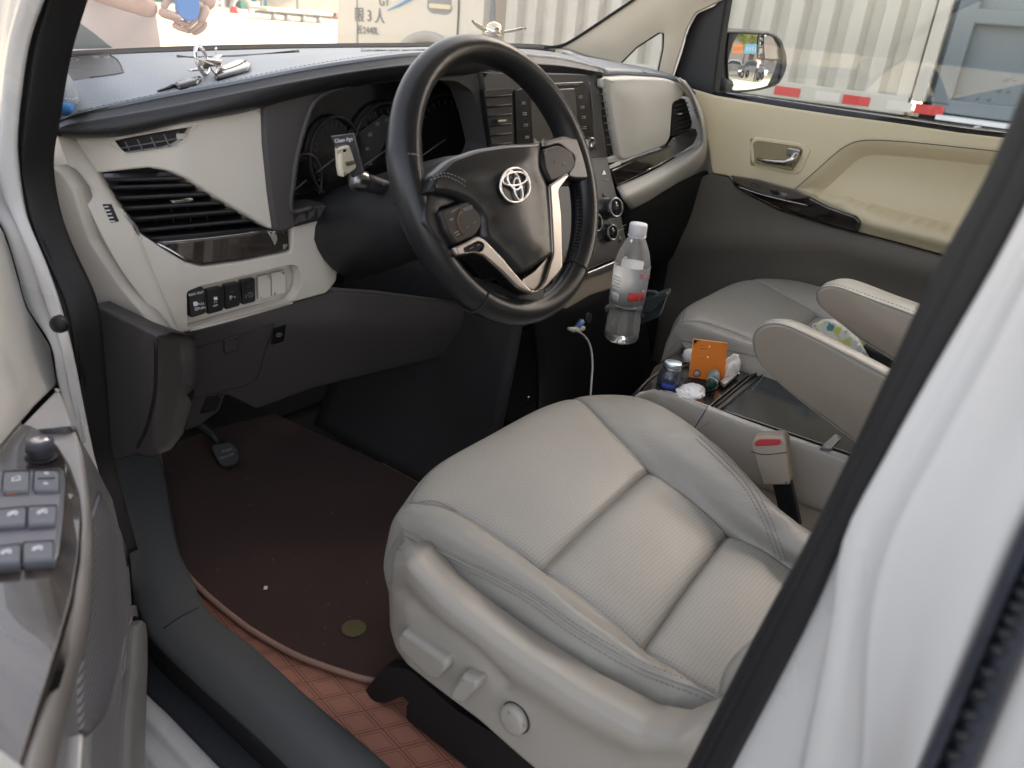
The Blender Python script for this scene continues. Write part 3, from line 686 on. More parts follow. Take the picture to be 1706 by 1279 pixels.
led = grid('switch_bank_ledge', [[dFo(.008)(316, 551), dFo(.008)(400, 529), dFo(.008)(488, 504)], [dFo(.026)(345, 529), dFo(.026)(400, 514), dFo(.026)(480, 492)]], M_beige, dash, thick=.002)
def button(nm, pix, o, m=M_gloss, r=3, parent=dash, th=.012): return slab(nm, pix, dFo(o), m, parent, thick=th, r=r, edge=1.2, er=.0012)
b1 = button('switch_button', [(344, 483), (370, 477), (372, 517), (346, 524)], .019)
b2 = button('switch_button', [(374, 475), (398, 469.5), (400, 509), (376, 516)], .019)
b3 = button('switch_button', [(402, 468), (425, 463), (426, 502), (404, 508)], .019)
button('blank_switch_cover', [(430, 461), (451, 456), (452, 495), (432, 500.5)], .020, M_beige, 2.6)
button('blank_switch_cover', [(453, 455), (475.5, 450), (477, 488), (454, 494)], .020, M_beige, 2.6)
rv = button('rear_vent_switch', [(314, 483), (339, 477), (343, 522), (318, 530)], .006, M_dark, 4)
text('REAR VENT', dFo(.005), (327, 489), (339, 486.5), .0052, M_mark, rv, sx=.82)
text('PULL', dFo(.005), (335, 506), (341, 505), .0048, M_mark, rv); text('PUSH', dFo(.005), (336, 513), (342, 512), .0048, M_mark, rv)
slab('window_mark', [(322, 503), (329, 502), (330, 509), (323, 510)], dFo(.005), M_mark, rv, thick=.0005, r=1, edge=0)
slab('window_mark', [(324, 512), (330, 511), (331, 517), (325, 518)], dFo(.005), M_dim, rv, thick=.0005, r=1, edge=0)
slab('car_mark', [(356, 495), (362, 494), (363, 499), (357, 500)], dFo(.0178), M_mark, b1, thick=.0005, r=1, edge=0)
text('OFF', dFo(.0178), (359, 509), (365, 507.6), .0042, M_mark, b1); text('S S', dFo(.0178), (359, 503), (365, 501.6), .0036, M_mark, b1)
text('P', dFo(.0178), (385, 496), (391, 494.6), .009, M_mark, b2); text('<', dFo(.0178), (391, 495), (397, 493.6), .005, M_mark, b2); text('—', dFo(.0178), (387, 485), (393, 483.6), .004, M_dim, b2)
text('—', dFo(.0178), (414, 477), (420, 475.7), .004, M_dim, b3); text('▯⊘', dFo(.0178), (414, 492), (420, 490.7), .006, M_dim, b3)

# knee panel below (dark)
dK = lambda x, y: PY(x, y, FY(x)+.012+.0006*max(0, y-540))
knee = sheet('knee_panel', rnd([(297, 560), (400, 528), (556, 484), (640, 490), (760, 505), (900, 505), (880, 545), (760, 590), (600, 628), (521, 648), (429, 682), (412, 674), (377, 657), (366, 686), (331, 711), (281, 728), (292, 690), (304, 646), (300, 600)], 5), dK, M_mid, dash, edge=4, er=.006, thick=.02, step=16)
hk = hit(knee, .0006)
seam('fuse_cover_joint', [(316, 662), (311, 620), (316, 590), (325, 580), (370, 566), (450, 541), (455, 545), (440, 590), (424, 634), (370, 652), (318, 664)], hk, .0009, M_groove, dash)
slab('fuse_cover_latch', [(374, 567), (398, 559), (396, 583), (375, 589)], hit(knee, .006), M_mid, dash, thick=.006, r=2)
slab('lower_edge_block', [(334, 690), (345, 662), (372, 655), (362, 684)], hit(knee, .004), M_dark, dash, thick=.004, r=2)
kb = slab('small_knee_switch', [(456, 546), (477, 540), (473, 569), (452, 575)], hit(knee, .002), M_gloss, dash, thick=.003, r=2)
text('⊗', hit(knee, .0035), (465, 558), (471, 556.4), .007, M_dim, kb)

# cluster surround, recess, gauges
opn = [(583, 143), (549, 152), (523, 170), (510, 203), (496, 254), (489, 300), (486, 350), (520, 346), (600, 335), (700, 315), (790, 295), (812, 245), (800, 190), (786, 150), (760, 134), (690, 132)]
dC = lambda x, y: PY(x, y, FY(x)-.006)
sur = sheet('cluster_surround', rnd([(439, 176), (520, 140), (600, 120), (700, 108), (800, 106), (832, 120), (840, 250), (830, 310), (700, 345), (600, 356), (560, 357), (498, 374), (486, 381), (470, 388), (458, 386), (449, 320), (441, 240)], 5), dC, M_mid, dash, holes=[rnd(opn, 8)], edge=4, er=.006, thick=.05, step=14)
seam('cluster_surround_edge', opn[:8], hit(sur, .001), .004, M_mid, dash)
face = slab('gauge_cluster', [(470, 120), (860, 110), (860, 360), (470, 390)], dY(.375), M_gloss, dash, thick=.02, step=40)
def ringpix(c, rx, ry, rot=0, n=28, a0=0, a1=360): 
    return [(c[0]+rx*math.cos(R(a))*math.cos(rot)-ry*math.sin(R(a))*math.sin(rot), c[1]+rx*math.cos(R(a))*math.sin(rot)+ry*math.sin(R(a))*math.cos(rot)) for a in np.linspace(a0, a1, n, endpoint=(a1-a0 < 360))]
M_dial = mat('dial_grey', (.022, .022, .024), .35)
for c, rx, ry in (((560, 262), 44, 68), ((646, 248), 56, 78), ((742, 232), 54, 76), ((510, 300), 26, 44)):
    P0 = [dY(.366)(*p) for p in ringpix(c, rx, ry)]
    tube('gauge_ring', P0, .0028, M_dial, face, closed=True)
    V, F = [], []
    for k in range(20):
        a = R(-220+k*13); p = (c[0]+rx*.88*math.cos(a), c[1]+ry*.88*math.sin(a)); q = (c[0]+rx*.76*math.cos(a), c[1]+ry*.76*math.sin(a)); tubegeo([dY(.368)(*p), dY(.368)(*q)], .0006, False, 4, V, F)
    mk('gauge_marks', V, F, MATS.get('faint_print') or mat('faint_print', (.11, .11, .11), .6), face)
    tube('gauge_needle', [dY(.364)(*c), dY(.364)(c[0]-rx*.7, c[1]+ry*.35)], .0012, mat('needle', (.16, .15, .14), .5) if rx == 44 else MATS['needle'], face)
for i, t in enumerate(['20', '40', '60', '80', '100', '120']): text(t, dY(.365), (646+34*math.cos(R(150+i*30)), 248+48*math.sin(R(150+i*30))), (652+34*math.cos(R(150+i*30)), 247+48*math.sin(R(150+i*30))), .009, M_dim, face)
slab('gauge_display', [(590, 226), (640, 190), (660, 200), (630, 262), (600, 290)], dY(.372), mat('display_grey', (.05, .05, .055), .5), face, thick=.002, r=3)
slab('cluster_floor', [(486, 352), (700, 318), (812, 290), (840, 320), (700, 350), (560, 360), (490, 378)], dC, M_dark, dash, thick=.1, r=3)

# centre stack
def SY(y): return float(np.interp(y, [110, 262, 300, 430, 480], [.245, .228, .205, .135, .12]))
dS = lambda x, y: PY(x, y, SY(y))
dSo = lambda o: (lambda x, y: PY(x, y, SY(y)+o))
stack = sheet('centre_stack', rnd([(800, 118), (999, 122), (1003, 130), (1005, 200), (1013, 262), (1030, 330), (1045, 400), (1046, 424), (1000, 442), (940, 466), (900, 475), (860, 420), (840, 330), (828, 250), (812, 180)], 4), dS, mat('stack_graphite', (.036, .035, .037), .38, noise=.08, nscale=30), dash, edge=3, er=.005, thick=.05, step=14)
bez = slab('head_unit', [(905, 139), (974, 136), (984, 160), (990, 250), (975, 252), (880, 262), (862, 250), (858, 150)], dSo(-.004), M_gloss, dash, thick=.01, r=4)
slab('touch_screen', [(890, 150), (958, 147), (961, 180), (962, 232), (888, 240), (884, 170)], dSo(-.0055), mat('screen_grey', (.07, .066, .062), .18), dash, thick=.002, r=2)
slab('disc_slot', [(926, 141), (966, 138.5), (966, 142), (927, 145)], dSo(-.0062), M_black, dash, thick=.001, r=1)
V, F = [], []
for x, y in [(967, 160), (970, 177), (972, 194), (973.5, 211), (872, 170), (874, 188), (876, 207), (878, 227)]:
    for dy in (0, 3): tubegeo([dSo(-.0062)(x-3.5, y+dy), dSo(-.0062)(x+3.5, y+dy-.4)], .0006, False, 4, V, F)
mk('head_unit_button_marks', V, F, M_dim, dash)
cpx = dSo(-.006)(979, 237); lathe('volume_knob', [(.0105, 0), (.0105, .010), (.0095, .012), (.007, .0125), (.007, .0115), (.0, .0115)], cpx, (-.15, -1, .12), M_darkchrome, dash, res=28)
seam('head_unit_side_strip', [(981, 136), (986, 170), (990, 215), (993, 250)], dSo(-.0055), .0014, M_darkchrome, dash)
seam('stack_joint', [(975, 264), (1013, 258)], dSo(-.0008), .0007, M_groove, dash, n=1)
# vent left of the screen
vl = slab('centre_vent', [(806, 150), (852, 146), (856, 250), (822, 262)], dSo(-.002), M_black, dash, thick=.01, r=4)
V, F = [], []
for k in range(6): tubegeo([dSo(-.004)(810+k, 162+k*16), dSo(-.004)(852, 158+k*16)], .0016, False, 5, V, F, )
mk('centre_vent_slats', V, F, M_black, vl)
box('centre_vent_tab', dSo(-.008)(834, 200), (.022, .008, .003), M_silver, vl)
# hazard mark and climate controls
P0 = dSo(-.001); prism('hazard_mark', [P0(1003, 291), P0(1010, 290), P0(1006, 283)], (0, -.0006, 0), M_mark, dash)
V, F = [], []; tubegeo([P0(1005, 300), P0(1014, 299)], .0006, False, 4, V, F); tubegeo([P0(980, 405), P0(1040, 380)], .0005, False, 4, V, F); tubegeo([P0(995, 385), P0(1003, 383)], .0006, False, 4, V, F)
tubegeo([P0(1033, 378), P0(1043, 374)], .0006, False, 4, V, F); tubegeo([P0(1028, 400), P0(1036, 396)], .0006, False, 4, V, F); mk('stack_marks', V, F, M_dim, dash)
for nm, lab, c, r, h in (('climate_knob', 'upper right knob', (1006, 348), .0205, .036), ('climate_knob', 'lower right knob', (1010, 388), .0165, .020), ('climate_knob', 'left knob', (984, 372), .0185, .018)):
    b = dSo(0)(*c); ax = np.array([-.18, -.93, .30]); ax /= np.linalg.norm(ax)
    k = lathe(nm, [(r*1.12, 0), (r*1.12, .003), (r*.98, .006), (r*1.0, h*.7), (r*.99, h-.0015), (r*.92, h), (r*.80, h), (r*.78, h-.002), (0, h-.002)], b, ax, M_darkchrome, dash, res=36)
    lathe('knob_face', [(r*.77, 0), (r*.77, .0018), (0, .0022)], b+ax*(h-.003), ax, M_gloss, k, res=30)
    cc = b+ax*(h-.0005); u = np.array([1, -.1, 0]); 
    V, F = [], []; tubegeo([cc+u*.004+(0, 0, .003), cc-u*.002+(0, 0, .004)], .0006, False, 4, V, F); tubegeo([cc+u*.004-(0, 0, .004), cc-u*.002-(0, 0, .003)], .0006, False, 4, V, F); mk('knob_marks', V, F, M_mark, k)
for c in ((1032, 399), (1006, 326), (998, 338)): lathe('stack_button', [(.006, 0), (.006, .002), (0, .0025)], dSo(0)(*c), (-.1, -.93, .33), M_mid, dash, res=16)
sheet('stack_lower_trim', rnd([(938, 470), (1000, 446), (1046, 427), (1047, 436), (1000, 456), (940, 482)], 2), dSo(-.004), M_darkchrome, dash, edge=1.5, er=.002, thick=.03)
sheet('stack_beige_underside', rnd([(930, 478), (1000, 457), (1047, 438), (1052, 465), (1030, 478), (985, 492), (945, 515), (920, 510)], 3), dSo(.006), mat('brown_beige_plastic', (.30, .25, .20), .5), dash, edge=3, er=.004, thick=.04)

# passenger side
GY = tab([(1000, .238), (1060, .245), (1110, .262), (1140, .28), (1180, .27)])
dG = lambda x, y: PY(x, y, GY(x)); dGo = lambda o: (lambda x, y: PY(x, y, GY(x)+o))
pv = slab('narrow_vent', [(1000, 146), (1008, 148), (1013, 180), (1018, 215), (1026, 258), (1012, 264), (1006, 230), (1003, 190)], dGo(.002), M_black, dash, thick=.02, r=2)
V, F = [], []
for k in range(8): tubegeo([dGo(-.004)(1000+k*1.6, 157+k*12), dGo(-.004)(1013+k*1.6, 156+k*12)], .0012, False, 5, V, F)
mk('narrow_vent_slats', V, F, M_darkchrome, pv)
sheet('narrow_vent_frame', rnd([(1001, 131), (1012, 128), (1018, 145), (1024, 190), (1040, 262), (1036, 268), (1014, 272), (1012, 264), (1026, 258), (1018, 215), (1013, 180), (1008, 148), (1000, 145)], 3), dGo(-.004), M_airbag, dash, edge=1.5, er=.003, thick=.02, step=8)
gb = sheet('airbag_cover', rnd([(1011, 130, 3), (1060, 128, 10), (1118, 131, 14), (1138, 143, 8), (1144, 155, 6), (1136, 166, 6), (1123, 171, 8), (1121, 200, 8), (1119, 228, 8), (1112, 242, 10), (1090, 251), (1040, 269, 6), (1031, 262, 8), (1023, 222), (1014, 165)], 6), dGo(-.012), M_airbag, dash, edge=5, er=.010, thick=.03, step=12, puff=.008, pw=25)
rvt = slab('passenger_vent', [(1120, 168), (1141, 163), (1154, 205), (1151, 214), (1119, 228)], dGo(.004), M_black, dash, thick=.02, r=5)
V, F = [], []
for k in range(7): tubegeo([dGo(-.004)(1122, 176+k*8), dGo(-.004)(1146+k*1.2, 171+k*7)], .0016, False, 5, V, F)
mk('passenger_vent_slats', V, F, M_dark, rvt); box('passenger_vent_tab', dGo(-.012)(1131, 189), (.02, .006, .003), M_silver, rvt)
ewood = sheet('passenger_wood_strip', rnd([(1018, 284), (1062, 263), (1112, 245), (1123, 228), (1160, 213), (1164, 224), (1156, 241), (1100, 276), (1028, 310)], 4), dGo(-.002), M_wood, dash, edge=2, er=.003, thick=.02)
seam('passenger_wood_chrome_line', [(1078, 283), (1110, 267), (1136, 250)], hit(ewood, .001), .001, M_chrome, dash)
seam('airbag_lower_slot', [(1036, 273), (1090, 254), (1116, 243)], dGo(-.006), .0022, M_black, dash)
ERL = [(1028, 310), (1060, 297), (1100, 277), (1156, 242), (1166, 222), (1156, 185), (1143, 150), (1128, 132)]
ERM = [(1040, 332), (1075, 316), (1120, 292), (1165, 256), (1173, 228), (1166, 190), (1152, 155), (1134, 131)]
ERR = [(1050, 350), (1090, 332), (1135, 308), (1178, 282), (1183, 245), (1174, 195), (1158, 160), (1142, 134)]
roll = grid('lower_roll', [[dGo(.0)(*p) for p in ERL], [dGo(-.03)(*p) for p in ERM], [dGo(.02)(*p) for p in ERR], [dGo(.10)(*p) for p in ERR]], M_airbag, dash, nu=5, nv=4, thick=.004)
V, F = [], []; he = hit(roll, .001)
for k in range(4): tubegeo([he(1157+k*1.3, 184+k*4), he(1160+k*1.3, 183+k*4)], .0012, False, 5, V, F)
mk('side_defogger_slots', V, F, M_dark, dash)
grid('glovebox_underside', [[PY(x, y, .26) for x, y in ((1040, 340), (1100, 322), (1180, 285))], [PY(x, y, .30) for x, y in ((1040, 430), (1110, 430), (1200, 400))], [PY(x, y, .45) for x, y in ((1030, 470), (1110, 480), (1200, 470))]], M_carpet, dash, thick=.01)
grid('console_front', [[PY(x, y, .15) for x, y in ((880, 460), (950, 500), (1060, 440))], [PY(x, y, .17) for x, y in ((900, 600), (960, 610), (1080, 560))], [PY(x, y, .14) for x, y in ((900, 700), (960, 700), (1100, 700))]], M_black, dash, thick=.01)
# steering column and wiper/turn stalks
Wc = np.array([-.40, 0, 1.12]); wn = np.array([0, -math.cos(R(24.1)), math.sin(R(24.1))]); wn = np.array([-.0105*math.cos(R(24.1)), wn[1], wn[2]]); wn /= np.linalg.norm(wn)
tube('column_shroud', [Wc-wn*.03, Wc-wn*.10, Wc-wn*.20, Wc-wn*.34], [.048, .06, .068, .075], M_dark, dash, res=28)
# stalk with round silver end + hanging card
sk = thing('turn_signal_stalk', 'black stalk lever with a rounded grey end left of the steering wheel', 'stalk', tuple(PY(600, 300, .20)))
a, b = PY(596, 300, .19), PY(720, 335, .16)
tube('lever', [a*(1-t)+b*t for t in np.linspace(.05, 1, 8)], [.013, .0125, .0115, .0105, .0095, .0085, .008, .008], M_dark, sk, res=18)
u = (a-b)/np.linalg.norm(a-b); lathe('lever_end', [(.013, -.014), (.0145, -.008), (.0150, 0), (.0142, .006), (.011, .0095), (.006, .011), (0, .0113)], a, u, M_darkchrome, sk, res=28)
V, F = [], []
for t in (.25, .4, .55): c = a*(1-t)+b*t; tubegeo([c+(0, -.011, .004), c+(.008, -.011, .002)], .0006, False, 4, V, F)
mk('lever_marks', V, F, M_mark, sk)

# ============================================================ STEERING WHEEL
wh = thing('steering_wheel', 'black leather steering wheel with silver lower spokes and a chrome oval emblem on its hub', 'steering wheel', (-.40, 0, 1.12))
wa = np.cross(wn, (0, 0, 1.)); wa /= np.linalg.norm(wa); wb_ = np.cross(wa, wn)
if wa[0] < 0: wa = -wa
wu = np.cross(wn, wa); wu = wu if wu[2] > 0 else -wu
def wp(a, rr=.1738, o=0.): return Wc+wa*rr*math.cos(a)+wu*rr*math.sin(a)+wn*o
n = 96; path = [wp(2*math.pi*i/n) for i in range(n)]
rad = [.0188+.0012*math.cos(4*math.pi*i/n) for i in range(n)]
V, F = [], []; res = 20
for i in range(n):
    a = 2*math.pi*i/n; e = wa*math.cos(a)+wu*math.sin(a)
    thumb = .0022*math.exp(-((math.sin(a)-.25)/.12)**2)
    for k in range(res):
        t = 2*math.pi*k/res; V.append(path[i]+e*math.cos(t)*(rad[i]+thumb)*.98+wn*math.sin(t)*rad[i]*1.06)
for i in range(n):
    for k in range(res): F.append([i*res+k, i*res+(k+1) % res, ((i+1) % n)*res+(k+1) % res, ((i+1) % n)*res+k])
rim = mk('rim', V, F, M_wheel, wh)
hr = hit(rim, .0)
for a in (R(166), R(14), R(-128), R(-52)):
    e = wa*math.cos(a)+wu*math.sin(a); c = wp(a); tube('rim_seam', [c+e*math.cos(t)*.0193+wn*math.sin(t)*.0206 for t in np.linspace(0, 2*math.pi, 24, endpoint=False)], .0008, M_thread if a > 2.5 else M_groove, rim, closed=True, res=6)
V, F = [], []
for k in range(34):
    a = R(-62+k*2.0); e = wa*math.cos(a)+wu*math.sin(a); c = wp(a)-e*.0180+wn*.006
    tubegeo([c+wn*.004-e*.001, c+wn*.0005-e*.0022, c-wn*.004-e*.001], .0010, False, 5, V, F)
mk('rim_stitching', V, F, M_black, rim)
def dW(o): 
    p0 = Wc+wn*o; return lambda x, y: PP(x, y, p0, wn)
bk = -wn
hub = sheet('airbag_hub', rnd([(712, 320, 4), (724, 290), (757, 260), (798, 245), (848, 237), (893, 235), (916, 232, 4), (905, 247), (905, 279), (917, 304), (922, 358), (926, 425, 6), (885, 452, 10), (868, 458, 10), (837, 424), (806, 396), (803, 360), (778, 334), (753, 325), (733, 322)], 10), dW(.034), M_wheel, wh, back=bk, edge=9, er=.018, thick=.045, step=12, puff=.010, pw=40)
hh = hit(hub, .0)
stitches('hub_stitching', [(716, 300), (740, 293), (762, 301), (776, 311)], hit(hub, .0006), M_thread, wh, pitch=.005, ln=.003, r=.0006)
stitches('hub_stitching', [(720, 294), (742, 288), (766, 296), (780, 306)], hit(hub, .0006), M_thread, wh, pitch=.005, ln=.003, r=.0006)
lsp = sheet('left_spoke_cover', rnd([(704, 345), (712, 318), (733, 320), (754, 323), (772, 335), (750, 345), (733, 350), (745, 378), (757, 405), (748, 420), (722, 396), (706, 370)], 6), dW(.022), M_wheel, wh, back=bk, edge=6, er=.012, thick=.03, step=10, puff=.004)
M_pod = mat('brown_black_gloss', (.014, .010, .010), .45)
lpod = sheet('switch_pod', rnd([(733, 350), (752, 343), (778, 333), (800, 345), (804, 374), (793, 393), (759, 408), (744, 385)], 6), dW(.030), M_pod, wh, back=bk, edge=3, er=.005, thick=.02, step=10)
hl = hit(lpod, .0007); V, F = [], []
for p, q in [((752, 353), (768, 344)), ((764, 360), (767, 352)), ((767, 352), (771, 358)), ((749, 366), (755, 364)), ((752, 363), (753, 368)), ((777, 380), (781, 375)), ((757, 388), (765, 384)), ((760, 392), (766, 389)), ((788, 372), (793, 369))]: tubegeo([hl(*p), hl(*q)], .0006, False, 4, V, F)
mk('pod_marks', V, F, M_dim, lpod); text('MODE', hl, (780, 347), (790, 343), .0060, M_dim, lpod)
seam('pod_joint', [(768, 346), (762, 368), (772, 392)], hl, .0009, mat('brown_print', (.16, .07, .04), .5), lpod)
rpod = sheet('switch_pod', rnd([(902, 249), (930, 240), (955, 250), (962, 275), (950, 290), (934, 298), (917, 304), (905, 279)], 6), dW(.028), M_pod, wh, back=bk, edge=4, er=.006, thick=.02, step=10)
hp = hit(rpod, .0007); V, F = [], []
for p, q in [((923, 265), (925, 272)), ((938, 274), (940, 270)), ((940, 270), (942, 275)), ((906, 256), (910, 252))]: tubegeo([hp(*p), hp(*q)], .0007, False, 4, V, F)
mk('pod_marks', V, F, M_dim, rpod)
rsp = sheet('right_spoke_cover', rnd([(893, 236), (920, 229), (940, 224), (985, 230), (988, 300), (960, 300), (940, 296), (955, 262), (930, 242), (905, 250)], 5), dW(.018), M_wheel, wh, back=bk, edge=5, er=.010, thick=.03, step=10)
svo = [(757, 411), (775, 403), (796, 391), (808, 397), (838, 428), (866, 462), (888, 484), (898, 481), (908, 468), (921, 422), (918, 360), (915, 308), (946, 287, 3), (950, 292), (932, 316), (937, 358), (939, 445), (930, 458), (907, 482), (887, 490), (864, 480), (833, 449), (806, 426), (792, 422), (762, 426)]
svh = rnd([(771, 413), (797, 400), (806, 404), (808, 411), (803, 419), (776, 424)], 4)
spoke = sheet('silver_spoke', rnd(svo, 4), dW(.030), mat('brushed_silver_trim', (.33, .30, .28), .26, metal=1.), wh, back=bk, holes=[svh], edge=2.5, er=.005, thick=.016, step=8)
spin = sheet('silver_spoke_floor', rnd([(862, 470), (890, 452), (919, 420), (928, 456), (907, 475), (888, 484)], 3), dW(.024), MATS['brushed_silver_trim'], wh, back=bk, edge=1, er=.002, thick=.01)
sheet('spoke_button', svh, dW(.026), M_gloss, wh, back=bk, edge=2, er=.002, thick=.01, step=8)
V, F = [], []; tubegeo([dW(.0268)(783, 414), dW(.0268)(789, 411)], .0006, False, 4, V, F); tubegeo([dW(.0268)(795, 409), dW(.0268)(800, 406)], .0006, False, 4, V, F); mk('spoke_button_marks', V, F, M_dim, wh)
sheet('lower_spoke_stem', rnd([(864, 478), (900, 482), (912, 478), (905, 505), (870, 500)], 4), dW(.012), M_dark, wh, back=bk, edge=3, er=.006, thick=.02)
seam('rim_horn_ring', [(872, 506), (835, 500), (800, 482), (765, 448), (745, 415)], dW(-.005), .006, M_dark, wh, res=10)
# emblem: three ovals
em = thing if False else None
def oval(cx, cy, rx, ry, r, off_, rot=0., n=40):
    return [dW(off_)(x, y) for x, y in ringpix((cx, cy), rx, ry, rot, n)]
o = tube('emblem', oval(858, 308.5, 24.5, 28.5, 0, .0475), .0016, M_chrome, wh, closed=True)
tube('emblem_oval', oval(855.5, 300.5, 9, 16.5, 0, .0475, R(-24), 36), .0015, M_chrome, o, closed=True)
tube('emblem_oval', oval(857, 298, 20.5, 11, 0, .0475, R(-8), 36), .0016, M_chrome, o, closed=True)
tube('emblem_oval', oval(863, 315, 6.5, 18.5, 0, .0475, R(-12), 36), .0013, M_chrome, o, closed=True)
sheet('emblem_plate', ringpix((858, 308.5), 24, 28, 0, 30), dW(.0448), M_wheel, o, back=bk, edge=1, er=.001, thick=.002)
# clear card with a small pale figure, standing on the stalk
cf = lambda o: (lambda x, y: PY(x, y, .165+o))
card = thing('hanging_card', 'clear plastic card with a small beige bottle-shaped figure hung in front of the gauges', 'card', tuple(PY(590, 300, .165)))
sheet('card_sheet', rnd([(552, 227), (589, 222), (607, 288), (588, 296), (566, 262)], 1.5), cf(0), glassmat('smoky_clear_card', (.62, .60, .63), haze=.25, hazecol=(.4, .4, .42)), card, edge=0, thick=.0012)
seam('card_edge', [(552, 227), (589, 222), (606, 286)], cf(-.001), .0005, M_dim, card, n=1)
text('Clean Age', cf(-.001), (573, 233), (580, 232), .0072, M_mark, card)
sheet('figure_body', rnd([(567, 246), (583, 242), (590, 262), (595, 278), (592, 283), (572, 296), (569, 280)], 3), cf(-.004), mat('cream_plastic', (.60, .56, .44), .4), card, edge=3, er=.003, thick=.008)
slab('figure_band', [(576, 270), (590, 267), (592, 273), (578, 277)], cf(-.0055), mat('olive_band', (.13, .12, .08), .5), card, thick=.001)
slab('figure_arm', [(562, 249), (568, 247), (570, 253), (564, 255)], cf(-.004), MATS['cream_plastic'], card, thick=.004)
# ============================================================ SEATS
seat = thing('driver_seat', 'grey-beige leather driver seat with perforated centre panels and seat controls on its side shield', 'car seat', (-.40, -.3, .45), group='front seats')
C2 = [(680, 893, .70), (725, 916, .715), (862, 983, .715), (960, 1050, .71), (1058, 1107, .70), (1122, 1133, .70), (1200, 1166, .69)]
C3 = [(684, 862, .733), (742, 884, .746), (882, 963, .746), (972, 1030, .739), (1066, 1092, .727), (1136, 1136, .728), (1208, 1176, .72)]
C4 = [(698, 835, .748), (762, 850, .748), (903, 943, .740), (985, 1008, .730), (1074, 1077, .716), (1148, 1137, .71), (1215, 1182, .705)]
C5 = [(745, 777, .752), None, None, None, None, None, None]
C6 = [(832, 726, .754), None, None, None, None, None, None]
C7 = [(912, 683, .753), None, None, None, None, None, None]
C8 = [(966, 665, .752), (1015, 712, .750), (1085, 780, .741), (1150, 832, .727), (1215, 885, .715), (1266, 918, .71), (1318, 950, .705)]
C9 = [(1012, 659, .752), (1065, 697, .760), (1140, 757, .762), (1197, 808, .757), (1250, 859, .748), (1292, 892, .740), (1336, 922, .74)]
C10 = [(1058, 661, .744), (1110, 683, .757), (1190, 743, .764), (1236, 789, .763), (1278, 834, .758), (1312, 862, .752), (1350, 888, .745)]
def q(c): return PZ(*c)
K = len(C2); G = []
C1 = [(694, 932, .655), (722, 985, .645), (838, 1052, .640), (938, 1122, .636), (1048, 1188, .634), (1110, 1212, .634), (1190, 1240, .63)]
for i in range(K):
    l, r = q(C4[i]), q(C8[i]); row = []
    c2 = PX(C2[i][0], C2[i][1], q(C3[i])[0]-.010); c1 = PX(C1[i][0], C1[i][1], c2[0]-.004); c10 = q(C10[i])
    row += [c1+(.02, 0, -.09), c1, c2*.5+c1*.5+(-.009, 0, .0), c2, q(C3[i]), l]
    if i == 0: mids = [q(C5[0]), q(C6[0]), q(C7[0])]
    else: mids = [l*(1-t)+r*t+(0, 0, .006*math.sin(math.pi*t)) for t in (.25, .5, .75)]
    row += mids+[r, q(C9[i]), c10, c10+(.03, -.0, -.03), c10+(.03, 0, -.12)]
    G.append(row)
# front roll
fr = [np.array(p)+(0, .030, -.022) for p in G[0]]; fr2 = [np.array(p)+(0, .040, -.07) for p in G[0]]; fr3 = [np.array(p)+(0, .02, -.13) for p in G[0]]
for k in (0, 1, 2): fr[k] = np.array(G[0][k])+(.006, .005, -.002); fr2[k] = np.array(G[0][k])+(.02, .008, -.006); fr3[k] = np.array(G[0][k])+(.03, .022, -.02)
fr[3] = np.array(G[0][3])+(.003, .018, -.01)
last = [np.array(p)+(0, -.10, -.01) for p in G[-1]]
G = [fr3, fr2, fr]+G+[last]
NU, NV = 8, 8
A = cr1(np.array(G), NU); A = cr1(A.transpose(1, 0, 2), NV).transpose(1, 0, 2); n, m = A.shape[:2]
# seams: columns index 5 (left insert), 9 (right insert) ; rows of cross seams: G index 5 (C row2) and 7 (row4)
cl, crr = 5*NV, 9*NV; x1, x2 = 5*NU, 7*NU; pip = 3*NV
for i in range(n):
    for j in range(m):
        d = 0.
        if cl <= j <= crr: 
            for xx, w, a in ((x1, 1.1, .007), (x2, 1.1, .007)): d += a*math.exp(-abs(i-xx)/w)
            s = (i-x1)/(x2-x1)
            if 0 < s < 1: d -= .004*math.sin(math.pi*s)
            elif i > x2: d -= .007*math.sin(math.pi*min(1, (i-x2)/(2.6*NU)))
        if i > 2*NU:
            d += .0035*math.exp(-((j-cl)/.9)**2)+.0035*math.exp(-((j-crr)/.9)**2)
        A[i, j, 2] -= d
def part(nm, j0, j1, i0, i1, M, parent=seat):
    V = A[i0:i1+1, j0:j1+1].reshape(-1, 3); mm = j1-j0+1; nn = i1-i0+1
    return mk(nm, V, [[i*mm+j, i*mm+j+1, (i+1)*mm+j+1, (i+1)*mm+j] for i in range(nn-1) for j in range(mm-1)], M, parent, recalc=False, solid=.004, flip=True)
side = part('cushion_side', 0, pip, 0, n-1, M_leather)
lb = part('left_bolster', pip, cl, 0, n-1, M_leather)
rbp = part('right_bolster', crr, m-1, 0, n-1, M_leather)
part('cushion_front_roll', cl, crr, 0, 3*NU-4, M_leather)
i1 = part('front_insert', cl, crr, 3*NU-4, x1, M_perf); i2 = part('middle_insert', cl, crr, x1, x2, M_perf); i3 = part('rear_insert', cl, crr, x2, n-1, M_perf)
